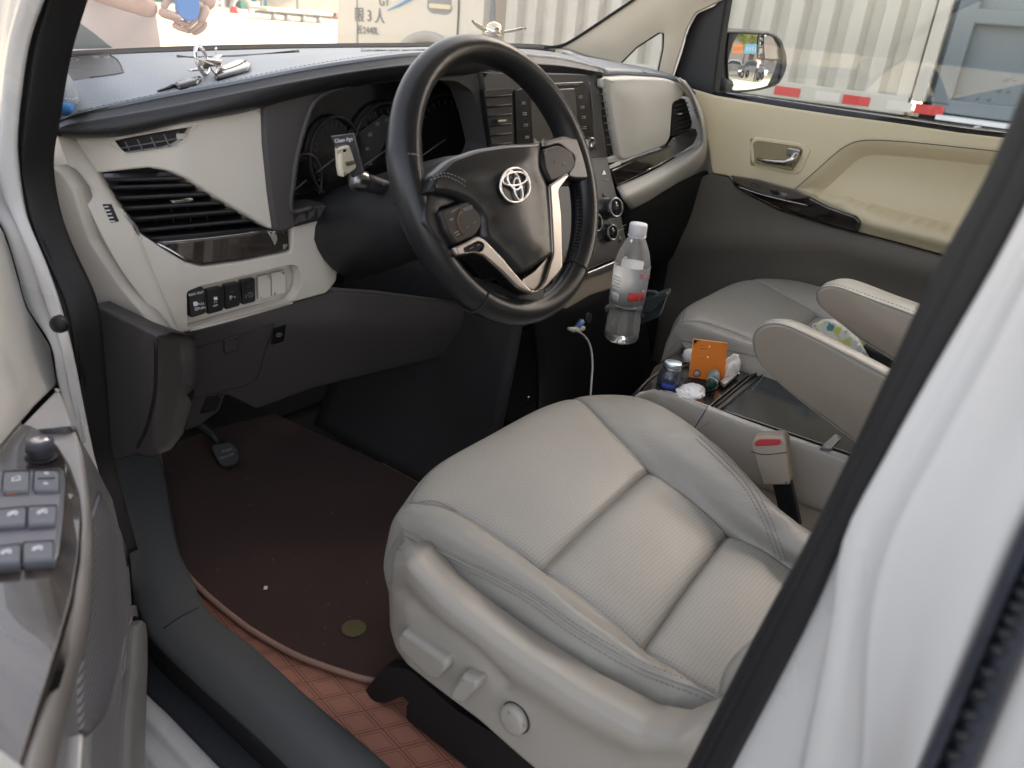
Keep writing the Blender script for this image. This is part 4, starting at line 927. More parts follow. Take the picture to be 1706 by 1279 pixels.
# piping + double stitching along the left edge
pl = [A[i, pip] for i in range(2*NU+5, n)]
tube('piping', [p+(-.001, 0, .001) for p in pl], .0016, M_leather, seat, res=8)
def stitch3(nm, pts, parent, M=M_lthread, pitch=.0062, ln=.004, r=.0007):
    P = np.array(pts); L = np.concatenate([[0], np.cumsum(np.linalg.norm(np.diff(P, axis=0), axis=1))]); V, F = [], []; s = 0
    while s+ln < L[-1]:
        a = np.array([np.interp(s, L, P[:, k]) for k in range(3)]); b = np.array([np.interp(s+ln, L, P[:, k]) for k in range(3)]); tubegeo([a, (a+b)/2, b], [r*.6, r, r*.6], False, 5, V, F); s += pitch
    return mk(nm, V, F, M, parent)
def off_line(j, fr_, lo=2*NU+5, up=.0008):
    out = []
    for i in range(lo, n-2):
        a, b = A[i, j], A[i, j+(1 if fr_ > 0 else -1)]; d = b-a; p = a+d/max(np.linalg.norm(d), 1e-6)*abs(fr_); t = A[i+1, j]-A[i, j]; nn = np.cross(d, t)*(1 if fr_ > 0 else -1); nn /= np.linalg.norm(nn)
        if nn[2] < 0 and j > pip: nn = -nn
        if nn[0] > 0 and j <= pip: nn = -nn
        out.append(p+nn*up)
    return out
stitch3('stitching', off_line(pip, .006), seat); stitch3('stitching', off_line(pip, -.006), seat)
hs = hit(rbp, .0012)
sm = [(1165, 727), (1205, 765), (1245, 808), (1272, 855), (1290, 900), (1304, 940)]
seam('bolster_seam', sm, hit(rbp, .0004), .0008, M_lthread, seat)
stitches('bolster_stitching', [(x-6, y+3) for x, y in sm], hs, M_lthread, seat, pitch=.0062, ln=.004, r=.0007)
stitches('bolster_stitching', [(x+7, y-3) for x, y in sm], hs, M_lthread, seat, pitch=.0062, ln=.004, r=.0007)
seam('front_bolster_seam', [(699, 836), (722, 834), (745, 843), (762, 851)], hit(lb, .0), .0008, M_lthread, seat)
# seat back (mostly behind the centre pillar)
def back(sgn_parent, off3=(0, 0, 0)):
    rows = []
    for z, y, w, bul in ((.68, -.60, .20, .02), (.74, -.575, .235, .05), (.84, -.60, .245, .07), (1.0, -.665, .245, .07), (1.15, -.735, .235, .06), (1.28, -.80, .20, .04), (1.33, -.84, .15, .01)):
        r = []
        for t in np.linspace(-1, 1, 9):
            x = -.415+w*t; r.append((x+off3[0], y+(.045*(abs(t)**3)) + (-.09 if abs(t) == 1 else 0) - .0+off3[1], z+off3[2]))
        rows.append(r)
    b = grid('seat_back', rows, M_leather, sgn_parent, nu=5, nv=4, thick=.04)
    V, F = boxgeo((-.415+off3[0], -.80+off3[1], 1.03+off3[2]), (.44, .10, .62), bev=.04, segs=3)
    mk('seat_back_shell', V, F, M_shield, sgn_parent)
    V, F = boxgeo((-.415+off3[0], -.91+off3[1], 1.46+off3[2]), (.26, .10, .17), bev=.04, segs=3); mk('head_restraint', V, F, M_leather, sgn_parent)
    for s in (-.06, .06): tube('head_restraint_post', [(-.415+s+off3[0], -.88+off3[1], 1.3+off3[2]), (-.415+s+off3[0], -.91+off3[1], 1.42+off3[2])], .006, M_chrome, sgn_parent)
back(seat)
# lower-left back bolster that shows beside the pillar
V, F = [], []
c = PX(1262, 1130, -.60)
rows = [[PX(x, y, X) for x, y, X in r] for r in ([(1194, 1215, -.64), (1195, 1175, -.645), (1205, 1120, -.64), (1240, 1075, -.62), (1290, 1040, -.60)], [(1230, 1225, -.655), (1235, 1180, -.665), (1248, 1135, -.665), (1275, 1095, -.65), (1310, 1060, -.62)], [(1290, 1240, -.66), (1295, 1190, -.67), (1310, 1140, -.67), (1330, 1100, -.66), (1350, 1060, -.63)])]
grid('back_bolster', rows, M_leather, seat, nu=5, nv=5, thick=.02)
# plastic side shield
rimline = [(680, 965), (720, 1000), (796, 1058), (867, 1112), (972, 1182), (1071, 1232), (1140, 1232)]
rec_line = [(671, 985), (700, 1015), (726, 1030), (796, 1080), (842, 1138)]
def sbump(x, y):
    d = segdist([(x, y)], rimline, False)[0]; b = .010*math.exp(-(d/26)**2)*min(1, max(0, (x-668)/70))
    return b-.007*math.exp(-(segdist([(x, y)], rec_line, False)[0]/11)**2)
_SX = tab([(640, -.655), (655, -.682), (680, -.694), (760, -.700), (900, -.700), (1200, -.695)])
dSh = lambda x, y: PX(x, y, _SX(x)+.035*math.exp(-(math.hypot(x-666, y-900)/26)**2))
sho = [(668, 904, 4), (656, 917), (648, 945), (643, 987), (645, 1047), (655, 1082), (675, 1110), (719, 1145), (796, 1203), (867, 1266), (920, 1310), (1160, 1310), (1195, 1240), (1200, 1190), (1150, 1209), (1127, 1217), (1071, 1209), (972, 1156), (867, 1087), (796, 1034), (726, 978), (690, 946), (677, 924)]
shield = sheet('side_shield', rnd(sho, 8), dSh, M_shield, seat, back=(1, 0, 0), edge=7, er=.010, thick=.03, step=9, bump=sbump)
hsh = hit(shield, 0)
def knob3(nm, pix, h, r=4, seg=8):
    o = rnd(pix, r, 4); base = lambda x, y: hsh(x, y)+np.array([.004, 0, 0])
    c = np.mean([p for p in o], axis=0)
    pl_ = plane3(hsh(*pix[0]), hsh(*pix[len(pix)//3]), hsh(*pix[2*len(pix)//3]))
    return sheet(nm, o, lambda x, y: pl_(x, y)+np.array([-h, 0, 0]), M_shield, seat, back=(1, 0, 0), edge=5, er=.007, thick=h+.012, step=seg)
knob3('seat_slide_lever', [(673, 1054), (683, 1042), (755, 1091), (757, 1104), (743, 1121), (727, 1120), (676, 1073)], .014)
knob3('recline_lever', [(765, 1142), (786, 1110), (812, 1121), (812, 1133), (788, 1157), (766, 1153)], .018)
p0 = hsh(861, 1194)
ll = lathe('lumbar_knob', [(.0175, 0), (.0175, .008), (.0162, .0115), (.013, .0125), (0, .0125)], p0+(.001, 0, 0), (-1, .05, .05), M_shield, seat, res=36)
lathe('lumbar_knob_gap', [(.019, 0), (.019, .0012), (.0178, .0012)], p0+(-.0005, 0, 0), (-1, .05, .05), M_groove, seat, res=36)
for dx, dy in ((-13, -7), (12, 14)): lathe('knob_dimple', [(.0016, 0), (.0016, .0006), (0, .0008)], PX(861+dx, 1194+dy, p0[0]-.0122), (-1, 0, 0), M_lthread, ll, res=12)
V, F = boxgeo((-.43, -.33, .52), (.40, .46, .12)); mk('seat_base', V, F, M_black, seat, smooth=False)
box('seat_rail', (-.655, -.37, .462), (.035, .50, .03), M_black, seat, bev=.005)
box('seat_rail', (-.22, -.28, .462), (.035, .55, .03), M_black, seat, bev=.005)
# rail cover end lying on the floor
slab('rail_cover', [(608, 1150), (640, 1110), (680, 1115), (760, 1185), (930, 1290), (800, 1300), (720, 1222), (690, 1180), (670, 1160), (640, 1172), (620, 1168)], dX(-.672), M_black, seat, thick=.02, back=(1, 0, 0), r=4)

# passenger seat: copied cushion
ps = thing('passenger_seat', 'grey-beige leather passenger seat seen beyond the centre console, with its inner armrest folded down', 'car seat', (.43, -.25, .45), group='front seats')
OFF = Vector((.835, .05, .038))
for nm in ('cushion_side', 'left_bolster', 'right_bolster', 'cushion_front_roll', 'front_insert', 'middle_insert', 'rear_insert', 'piping', 'stitching', 'seat_base'):
    s_ = bpy.data.objects[nm]; c_ = s_.copy(); COL.objects.link(c_); c_.parent = ps; c_.location = seat.location+OFF-ps.location
    if 'insert' in nm: c_.data = s_.data.copy(); c_.data.materials[0] = M_leather
back(ps, tuple(OFF))

# armrests
def armrest(nm, parent, side_pts, top_pts, X, wdt, piping):
    # side face outline (towards camera) on plane X, extruded by wdt with a fat rounded edge
    o = sheet(nm, rnd(side_pts, 14, 6), dX(X), mat('tan_side_leather', (.37, .335, .29), .45, bump=.2, bscale=260, bkind='vor') if 'tan_side_leather' not in MATS else MATS['tan_side_leather'], parent, back=(1, 0, 0), edge=6, er=.006, thick=wdt, step=14, puff=.006, pw=30)
    return o
def arm(nm, parent, pix, X, wdt, ridge):
    P_ = crc(pix, 6, True); P_ = resample(P_, 8); 
    if area(P_) < 0: P_ = P_[::-1]
    cx = [PX(x, y, X) for x, y in P_]; c = np.mean(cx, axis=0); rows = []
    for h, s in ((0, .93), (.004, .985), (.010, 1.0), (wdt*.5, 1.03), (wdt-.012, 1.0), (wdt-.004, .975), (wdt, .92)):
        rows.append([c+(p-c)*1+(h, 0, 0)-(p-c)/max(np.linalg.norm(p-c), 1e-6)*(1-s)*.10 for p in cx])
    n_, m_ = len(rows), len(cx); V = [v for r in rows for v in r]; F = [[i*m_+j, i*m_+(j+1) % m_, (i+1)*m_+(j+1) % m_, (i+1)*m_+j] for i in range(n_-1) for j in range(m_)]
    # caps through inner fan
    V2 = [v for v in rows[0]]; c2_ = c+(-.004, 0, 0); rg2 = [[c2_+(v-c2_)*t+np.array([-.004*(1-t*t), 0, 0])*.5 for v in V2] for t in (1.0, .8, .45, .1)]
    V.append(c+(wdt+.004, 0, 0)); k = len(V)-1; s0 = (n_-1)*m_; F += [[s0+j, s0+(j+1) % m_, k] for j in range(m_)]
    a = mk(nm, V, F, M_leather, parent)
    rr = rows[1]
    VV = [v for r in rg2 for v in r]; FF = [[i*m_+j, i*m_+(j+1) % m_, (i+1)*m_+(j+1) % m_, (i+1)*m_+j] for i in range(3) for j in range(m_)]+[[3*m_+j for j in range(m_)]]
    mk('armrest_side', VV, FF, M_armside, a)
    tube('armrest_piping', [v+(-.0008, 0, 0) for v in rr], .0010, M_lthread, a, closed=True, res=6)
    if wdt > .06: st_ = [c+(p-c)+(.016, 0, 0)+(p-c)/np.linalg.norm(p-c)*.0012 for p in cx]; stitch3('armrest_stitching', st_+[st_[0]], a, pitch=.0065, r=.0005)
    return a
M_armside = mat('tan_side_leather', (.28, .24, .195), .45, bump=.2, bscale=260, bkind='vor')
arm('armrest', seat, [(1253, 580), (1254, 556), (1272, 541), (1300, 540), (1340, 556), (1420, 596), (1500, 640), (1580, 690), (1560, 800), (1500, 800), (1424, 738), (1340, 675), (1285, 628), (1262, 603)], -.075, .045, None)
arm('armrest', ps, [(1358, 497), (1361, 483), (1376, 477), (1400, 480), (1460, 502), (1520, 524), (1600, 560), (1640, 640), (1560, 650), (1500, 610), (1440, 572), (1395, 535), (1367, 512)], .105, .085, None)
# buckle
bu = thing('seatbelt_buckle', 'beige seatbelt buckle with a red button on a black stalk beside the driver seat', 'seatbelt buckle', tuple(PX(1300, 850, -.11)))
dB = dX(-.115)
sheet('buckle_body', rnd([(1251, 741), (1256, 732), (1266, 729), (1303, 728), (1310, 736), (1316, 808), (1271, 809), (1262, 780)], 4), dB, mat('buckle_beige', (.46, .40, .32), .45), bu, back=(1, .2, 0), edge=3, er=.004, thick=.024, step=8)
sheet('release_button', rnd([(1257, 737), (1266, 731), (1299, 731), (1303, 736), (1298, 741), (1259, 743)], 2), lambda x, y: dB(x, y)+np.array([-.0015, 0, 0]), mat('red_button', (.60, .07, .08), .4), bu, back=(1, .2, 0), edge=1, er=.001, thick=.006, step=8)
seam('buckle_joint', [(1252, 752), (1275, 757), (1312, 753)], lambda x, y: dB(x, y)+np.array([-.0006, 0, 0]), .0006, M_groove, bu)
sheet('buckle_stalk', rnd([(1283, 806), (1314, 806), (1330, 880), (1300, 880)], 2), lambda x, y: dB(x, y)+np.array([.008, 0, 0]), M_black, bu, back=(1, 0, 0), edge=1, er=.001, thick=.008)
# ============================================================ CENTRE CONSOLE
con = thing('centre_console', 'beige sided centre console between the seats with dark wood tray and tinted grey lid', 'console', tuple(PZ(1200, 700, .45)))
CZ = .735
dCn = dZ(CZ)
edge_l = [(1062, 656), (1100, 652), (1170, 677), (1250, 708), (1330, 736), (1420, 768), (1520, 805)]
rows = []
for x, y in edge_l:
    p = dCn(x, y); rows.append([p+(.012, .0, .0005), p+(.003, 0, .0), p+(-.004, 0, -.008), p+(-.006, 0, -.06), p+(-.004, 0, -.10), p+(.01, 0, -.13), p+(.015, 0, -.30)])
con_side = grid('side_panel', rows, M_shield, con, nu=4, nv=4, thick=.004)
f0 = dCn(1062, 656); rows = []
for t in np.linspace(0, 1, 5): rows.append([f0+(t*.25, .0+.02*math.sin(math.pi*t), 0.0), f0+(t*.25, .02+.02*math.sin(math.pi*t), -.06), f0+(t*.25, .0, -.30)])
grid('front_panel', rows, M_dark, con, nu=3, nv=3, thick=.004)
hcs = hit(con_side, .0006)
seam('side_panel_joint', [(1178, 679), (1165, 700), (1156, 715)], hcs, .0008, M_groove, con)
topb = slab('top_tray', [(1068, 655), (1104, 651), (1178, 680), (1262, 612), (1290, 600), (1225, 582), (1130, 585), (1090, 610)], dZ(CZ-.002), M_wood, con, back=(0, 0, -1), thick=.02, r=5)
seam('tray_chrome_edge', [(1104, 650), (1140, 662), (1180, 678)], dZ(CZ+.001), .0009, M_silver, con)
lidf = slab('lid_frame', [(1182, 681), (1264, 613), (1292, 602), (1420, 640), (1560, 760), (1520, 805), (1420, 768)], dZ(CZ-.001), M_dark, con, back=(0, 0, -1), thick=.02, r=4)
slab('tinted_lid', [(1204, 683), (1275, 622), (1420, 655), (1540, 762), (1415, 755)], dZ(CZ+.002), mat('tinted_lid_grey', (.022, .027, .034), .13), con, back=(0, 0, -1), thick=.008, r=4)
seam('lid_slot', [(1192, 677), (1230, 645), (1270, 614)], dZ(CZ+.0015), .0022, M_black, con)
seam('lid_slot', [(1201, 681), (1240, 648), (1276, 620)], dZ(CZ+.0025), .0016, M_black, con)
slab('lid_grip', [(1366, 745), (1392, 722), (1402, 728), (1384, 748)], dZ(CZ+.005), M_dgrey, con, back=(0, 0, -1), thick=.004)
slab('tray_cup_hole', [(1088, 650), (1110, 620), (1150, 606), (1215, 610), (1222, 628), (1190, 650), (1150, 655), (1108, 650)], dZ(CZ+.0008), M_black, con, back=(0, 0, -1), thick=.001, r=12)
# items in the tray
yv = np.array([0, 0, 1.])
def zbase(x, y): return PZ(x, y, CZ)
jb = PZ(1113, 650, CZ-.012); jar = thing('glass_jar', 'small clear glass jar with pale blue metal lid standing in the console tray', 'jar', tuple(jb))
lathe('jar_body', [(.0, 0), (.022, 0), (.0235, .004), (.0235, .028), (.021, .036), (.0165, .041), (.0165, .05), (.0150, .05), (.0150, .041), (.0195, .035), (.0220, .028), (.0220, .004), (0, .003)], jb, yv, glassmat('jar_glass', (.85, .88, .93), haze=.12, hazecol=(.5, .52, .6)), jar, res=32)
lathe('jar_contents', [(0, .004), (.0212, .004), (.0212, .024), (0, .025)], jb, yv, mat('dark_contents', (.05, .06, .12), .5), jar, res=24)
lathe('lid', [(.0158, .044), (.0162, .054), (.0157, .0562), (.0140, .0568), (0, .0566)], jb, yv, mat('blue_lid_metal', (.55, .68, .74), .3, metal=.8), jar, res=32)
lathe('lid_ring', [(.0168, .045), (.0168, .0475), (.0158, .048)], jb, yv, M_silver, jar, res=32)
lab = []
for hgt in (.010, .022): lab.append([jb+np.array([.0240*math.cos(R(a)), .0240*math.sin(R(a)), hgt]) for a in range(172, 242, 10)])
grid('jar_label', lab, mat('blue_label', (.03, .06, .38), .5), jar, nu=2, nv=2, thick=.0004)
tube('jar_clip', [jb+(.018, .0, .040), jb+(.040, .004, .043), jb+(.044, .004, .040), jb+(.02, -.003, .036)], .0012, M_silver, jar)
ob = thing('orange_card', 'orange paper card with small printed marks standing upright in the console tray', 'card', tuple(PZ(1175, 650, CZ-.02)))
e0 = PZ(1176, 650, CZ-.02)
dO = lambda o: (lambda x, y: PP(x, y, e0, (-.85, -.45, .12))+np.array([-.85, -.45, .12])*o)
sheet('card_face', rnd([(1155, 564), (1212, 571), (1206, 640), (1200, 655), (1144, 650)], 1), dO(0), mat('orange_paper', (.78, .21, .02), .55), ob, back=(.85, .45, -.12), edge=.6, er=.0004, thick=.0025, step=20)
seam('card_light_edge', [(1155, 564.5), (1212, 571.5)], dO(.0004), .0006, mat('pale_orange', (.85, .55, .25), .6), ob, n=1)
seam('card_light_edge', [(1155, 565), (1145, 648)], dO(.0004), .0005, MATS['pale_orange'], ob, n=1)
Mdo = mat('dark_orange_print', (.45, .12, .03), .6)
for yy, w in ((575, 8), (596, 6), (580, 12)):
    seam('card_print', [(1166, yy), (1166+w, yy+1)], dO(.0005), .0006, Mdo, ob, n=1)
for c in ((1182, 577), (1179, 595)): lathe('card_dot', [(.0018, 0), (.0018, .0005), (0, .0006)], dO(.0004)(*c), (-.85, -.45, .12), mat('pale_print_dot', (.9, .7, .45), .6), ob, res=14)
lathe('card_seal', [(.0055, 0), (.0055, .0005), (0, .0006)], dO(.0004)(1161, 622), (-.85, -.45, .12), mat('grey_seal', (.42, .40, .45), .6), ob, res=20)
lathe('card_seal_ring', [(.0075, 0), (.0075, .0003), (.0068, .0003), (.0068, 0)], dO(.0003)(1161, 622), (-.85, -.45, .12), Mdo, ob, res=24)
# crumpled tissues
def crumple(nm, label, cat, pts, h, M, seed, flat=.6):
    rg = np.random.default_rng(seed); c = np.mean([p for p in pts], axis=0); b = bmesh.new(); bmesh.ops.create_icosphere(b, subdivisions=4, radius=1)
    P_ = np.array(pts); ex = (P_[:, 0].max()-P_[:, 0].min())/2; ey = (P_[:, 1].max()-P_[:, 1].min())/2
    ks = rg.normal(size=(14, 3))*3.2; ph = rg.uniform(0, 6.28, 14)
    V = []
    for v in b.verts:
        d = np.array(v.co); s = sum(abs(math.sin(float(k@d)+p)) for k, p in zip(ks, ph))/14; rr = .55+.75*s
        V.append(c+np.array([d[0]*ex*rr, d[1]*ey*rr, max(-.25, d[2])*h*rr]))
    b.verts.index_update(); F = [[v.index for v in f.verts] for f in b.faces]; b.free()
    o = mk(nm, V, F, M, None, loc=tuple(c), smooth=False); return tag(o, label, cat)
M_tis = mat('white_tissue', (.80, .81, .82), .85)
crumple('tissue', 'crumpled white tissue lying along the driver side edge of the console tray', 'tissue', [dCn(1120, 652), dCn(1178, 655), dCn(1160, 640), dCn(1145, 662)], .009, M_tis, 3)
crumple('tissue', 'white tissue ball tucked behind the orange card', 'tissue', [PZ(1208, 625, CZ+.012), PZ(1222, 615, CZ+.012), PZ(1215, 605, CZ+.012), PZ(1222, 620, CZ+.012)], .03, M_tis, 5)
wl_ = PZ(1147, 600, CZ+.01); tag(lathe('white_ball', [(.0, -.014), (.010, -.011), (.014, 0), (.010, .011), (0, .014)], wl_+(0, 0, .01), (0, .2, 1), M_white, None, res=24, loc=tuple(wl_)), 'small round white cap left of the orange card', 'cap')
lt0 = PZ(1186, 641, CZ+.014); ltd = np.array([.9, .35, .12]); ltd /= np.linalg.norm(ltd)
lt = thing('cigarette_lighter', 'green and silver cylinder shaped item lying in front of the orange card', 'lighter', tuple(lt0))
lathe('lighter_body', [(0, 0), (.0095, 0), (.0105, .002), (.0105, .012)], lt0, ltd, mat('dark_green', (.012, .05, .04), .3), lt, res=24)
lathe('lighter_sleeve', [(.0108, .012), (.0108, .042), (.008, .046), (0, .046)], lt0, ltd, mat('grey_green', (.22, .27, .26), .4), lt, res=24)
tube('lighter_band', [lt0+ltd*.006+np.array([0, math.cos(t), math.sin(t)])*.0108 for t in np.linspace(0, 6.28, 20, endpoint=False)], .0007, M_mark, lt, closed=True, res=6)
usb = thing('usb_stick', 'flat pale stick lying on the rear edge of the console tray', 'usb stick', tuple(PZ(1215, 630, CZ)))
slab('stick_body', [(1200, 634), (1222, 617), (1231, 620), (1207, 640)], dZ(CZ+.010), mat('pale_taupe', (.45, .42, .42), .4), usb, back=(0, 0, -1), thick=.006, r=2)
slab('stick_cap', [(1226, 616), (1234, 617), (1232, 622), (1225, 620)], dZ(CZ+.011), M_silver, usb, back=(0, 0, -1), thick=.006, r=1)
# ---- bottle in the fold-out cup holder
bx = -.01; bb_ = PX(1034, 566, bx); bt = PX(1062, 372, bx)
H = bt[2]-bb_[2]; s = H/.222
bot = thing('water_bottle', 'half empty clear water bottle with white cap and red printed label in the cup holder', 'bottle', tuple(bb_))
def sc_(p): return [(r*s, h*s) for r, h in p]
prof_o = [(.0, .004), (.012, .002), (.024, .0), (.030, .004), (.0325, .012), (.0312, .019), (.0325, .026), (.0310, .034), (.0325, .042), (.0310, .050), (.0325, .058), (.0312, .066), (.0325, .074), (.0328, .080), (.0328, .145), (.0322, .152), (.027, .172), (.020, .188), (.0145, .198), (.0135, .203), (.0135, .214)]
M_pet = glassmat('clear_plastic', (.96, .97, .97), haze=.14, hazecol=(.85, .87, .9), rough=.05)
lathe('bottle_shell', sc_(prof_o), bb_, yv, M_pet, bot, res=48)
wat = bpy.data.materials.new('water'); wat.use_nodes = True; b_ = wat.node_tree.nodes['Principled BSDF']; b_.inputs['Transmission Weight'].default_value = 1; b_.inputs['Roughness'].default_value = 0; b_.inputs['IOR'].default_value = 1.33; b_.inputs['Base Color'].default_value = (.97, .99, 1, 1)
lathe('water_fill', sc_([(0, .005)]+[(r-.0009, h+.0005) for r, h in prof_o[1:13]]+[(.0315, .082), (0, .082)]), bb_, yv, wat, bot, res=48)
lathe('cap', sc_([(.0155, .203), (.0160, .204), (.0160, .220), (.0150, .2225), (0, .2228)]), bb_, yv, M_white, bot, res=40)
lathe('neck_ring', sc_([(.0165, .199), (.0165, .2015), (.0150, .2018)]), bb_, yv, M_white, bot, res=40)
M_lab = glassmat('frosted_label', (.78, .79, .80), haze=.8, hazecol=(.85, .86, .88), rough=.3)
def ring_patch(nm, a0, a1, h0, h1, M, rad=.0332, parent=bot, n=14):
    rows = [[bb_+np.array([rad*s*math.cos(R(a)), rad*s*math.sin(R(a)), h*s]) for a in np.linspace(a0, a1, n)] for h in (h0, (h0+h1)/2, h1)]
    return grid(nm, rows, M, parent, nu=1, nv=1, thick=.0002)
ring_patch('label', 0, 359.5, .078, .148, M_lab, .0330, n=60)
vdir = math.degrees(math.atan2(CAM[1]-bb_[1], CAM[0]-bb_[0]))   # angle facing the camera
ring_patch('label_red_mark', vdir+2, vdir+38, .088, .104, M_red, .0335)
ring_patch('label_red_mark', vdir+44, vdir+60, .088, .108, M_red, .0335)
ring_patch('label_barcode_panel', vdir-62, vdir-28, .082, .098, mat('label_white', (.72, .74, .76), .6), .0334)
for k in range(10): ring_patch('label_barcode', vdir-60+k*3, vdir-58.6+k*3, .083, .094, M_dim, .0336, n=3)
for k in range(5): ring_patch('label_small_print', vdir-62, vdir-30+3*(k % 2), .103+k*.006, .1042+k*.006, M_dim, .0336)
dBt = lambda x, y: PX(x, y, bx-.031*s)
text('水', lambda x, y: dBt(x, y)+np.array([-.004, -.004, 0]), (1067, 460), (1073, 462), .010, M_red, bot); text('之家', lambda x, y: dBt(x, y)+np.array([-.0035, -.0035, 0]), (1076, 459), (1082, 461), .007, M_red, bot)
cup = thing('cup_holder', 'dark fold-out cup holder gripping the base of the water bottle', 'cup holder', tuple(bb_+(0, .0, .03)))
M_cup = mat('cup_holder_teal_black', (.025, .035, .038), .3)
slab('holder_arm', [(1072, 500), (1111, 487), (1112, 494), (1085, 520), (1070, 524)], dX(bx+.01), M_cup, cup, back=(1, .3, 0), thick=.03, r=3, edge=2, er=.003)
slab('holder_lip', [(1060, 515), (1085, 519), (1110, 494), (1098, 528), (1062, 542)], dX(bx+.03), M_cup, cup, back=(1, .3, 0), thick=.02, r=3)
tube('holder_ring', [bb_+np.array([.036*s*math.cos(t), .036*s*math.sin(t), .058*s]) for t in np.linspace(R(vdir+60), R(vdir+300), 24)], .0028, M_cup, cup)
slab('holder_finger', [(1068, 484), (1090, 486), (1096, 490), (1072, 492)], dX(bx+.03), M_cup, cup, back=(1, .3, 0), thick=.01, r=2)
# ---- USB charger plug and cable
ch = thing('charging_cable', 'pale grey charging cable hanging from a blue tipped plug below the centre stack', 'cable', tuple(PY(965, 545, .13)))
dU = dY(.125)
tube('plug_tip', [dU(970, 534), dU(962, 545)], [.006, .006], mat('blue_plastic', (.12, .25, .55), .3), ch, res=16)
tube('plug', [dU(947, 547), dU(955, 549), dU(966, 548), dU(972, 546)], [.003, .0055, .0065, .005], mat('plug_cream', (.55, .52, .46), .4), ch, res=16)
tube('cord', [PY(x, y, Y) for x, y, Y in [(p[0], p[1], .12-.0008*(p[1]-550)) for p in crc([(958, 550), (972, 558), (983, 575), (987, 605), (985, 640), (983, 672)], 6, False)]], .0021, mat('cable_grey', (.36, .35, .33), .5), ch, res=10)
lathe('power_socket', [(.012, 0), (.012, .004), (.009, .005), (0, .003)], PY(978, 530, .135), (0, -1, .2), M_dark, ch, res=24)
tl = tag(box('tunnel_latch', PY(880, 666, .20), (.008, .006, .016), M_silver, None, bev=.002, smooth=True, loc=tuple(PY(880, 666, .2))), 'small pale catch low on the dark tunnel panel', 'catch')
# ---- cloth packet on the passenger seat
pk = PZ(1400, 560, .86)
pc = sheet('wet_wipe_packet', rnd([(1357, 540), (1372, 533), (1388, 534), (1410, 548), (1432, 570), (1443, 592), (1420, 590), (1390, 575), (1362, 558)], 5), dX(.30), mat('mint_yellow_print', (.62, .70, .42), .5), None, back=(1, .2, -.2), edge=3, er=.006, thick=.03, step=8, bump=lambda x, y: .006*math.sin(x*.35)*math.sin(y*.4), loc=tuple(PX(1400, 570, .30)))
n_ = pc.data.materials[0].node_tree; vz = n_.nodes.new('ShaderNodeTexVoronoi'); vz.inputs['Scale'].default_value = 70; tcz = n_.nodes.new('ShaderNodeTexCoord'); rz = n_.nodes.new('ShaderNodeValToRGB')
n_.links.new(tcz.outputs['Object'], vz.inputs['Vector']); n_.links.new(vz.outputs['Color'], rz.inputs[0]); n_.links.new(rz.outputs[0], n_.nodes['Principled BSDF'].inputs['Base Color'])
rz.color_ramp.interpolation = 'CONSTANT'; rz.color_ramp.elements[0].color = (.66, .72, .25, 1); rz.color_ramp.elements[1].color = (.75, .78, .74, 1); rz.color_ramp.elements[1].position = .42
e_ = rz.color_ramp.elements.new(.72); e_.color = (.10, .35, .33, 1); e_ = rz.color_ramp.elements.new(.78); e_.color = (.78, .82, .8, 1)
tag(pc, 'crumpled yellow and white patterned packet on the passenger seat between the armrests', 'packet')
bag = tag(sheet('dark_bag', rnd([(1436, 575), (1470, 590), (1500, 600), (1490, 625), (1450, 600)], 4), dX(.34), M_dark, None, back=(1, 0, 0), edge=3, er=.005, thick=.04, loc=tuple(PX(1470, 600, .34))), 'dark grey flat case behind the yellow patterned packet', 'case')
tag(seam('mask_ear_loop', [(1361, 552), (1355, 545), (1355, 540), (1362, 540), (1366, 548)], dX(.295), .0013, M_white, None), 'white elastic loop at the front end of the yellow patterned packet', 'elastic loop')
# ============================================================ DRIVER DOOR (open, left foreground)
dd = thing('driver_door', 'opened driver door with glossy wood armrest, window switches and grey ribbed speaker cover', 'car door', (-.90, .45, .5))
A0 = np.array([-.969, .153, .9]); dn = np.array([.927, -.375, 0]); dn /= np.linalg.norm(dn); dl = np.array([-.375, -.927, 0]); bkd = -dn
_pl = plane3(PZ(130, 726, .885), PZ(95, 1105, .87), PY(221, 1000, .30))
_a, _b, _c = PZ(130, 726, .885), PZ(95, 1105, .87), PY(221, 1000, .30); _n = np.cross(_b-_a, _c-_a); _n /= np.linalg.norm(_n)
if np.dot(_n, CAM-_a) < 0: _n = -_n
bkd = -_n
def dD(o): return lambda x, y: PP(x, y, _a+_n*o, _n)
_ua, _ub, _uc = PY(10, 380, .42), PY(97, 640, .36), PZ(-20, 760, .905); _un = np.cross(_ub-_ua, _uc-_ua); _un /= np.linalg.norm(_un)
if np.dot(_un, CAM-_ua) < 0: _un = -_un
def dU_(o): return lambda x, y: PP(x, y, _ua+_un*o, _un)
up = sheet('upper_panel', rnd([(-1200, 60, 2), (-420, 250, 2), (-60, 350, 2), (-5, 366, 2), (8, 385), (20, 420), (45, 510), (85, 575), (97, 640, 6), (60, 676), (40, 700), (20, 722), (0, 747), (-60, 790), (-420, 1040), (-1200, 1500)], 8), dU_(-.01), mat('door_pale_beige', (.66, .65, .625), .5, bump=.12, bscale=900), dd, back=-_un, edge=4, er=.004, thick=.03, step=26)
slab('panel_corner_dark_piece', [(85, 576), (90, 600), (98, 642), (95, 640), (80, 622)], dU_(-.012), M_mid, dd, back=-_un, thick=.02, r=2)  # small dark grey slab at the panel corner
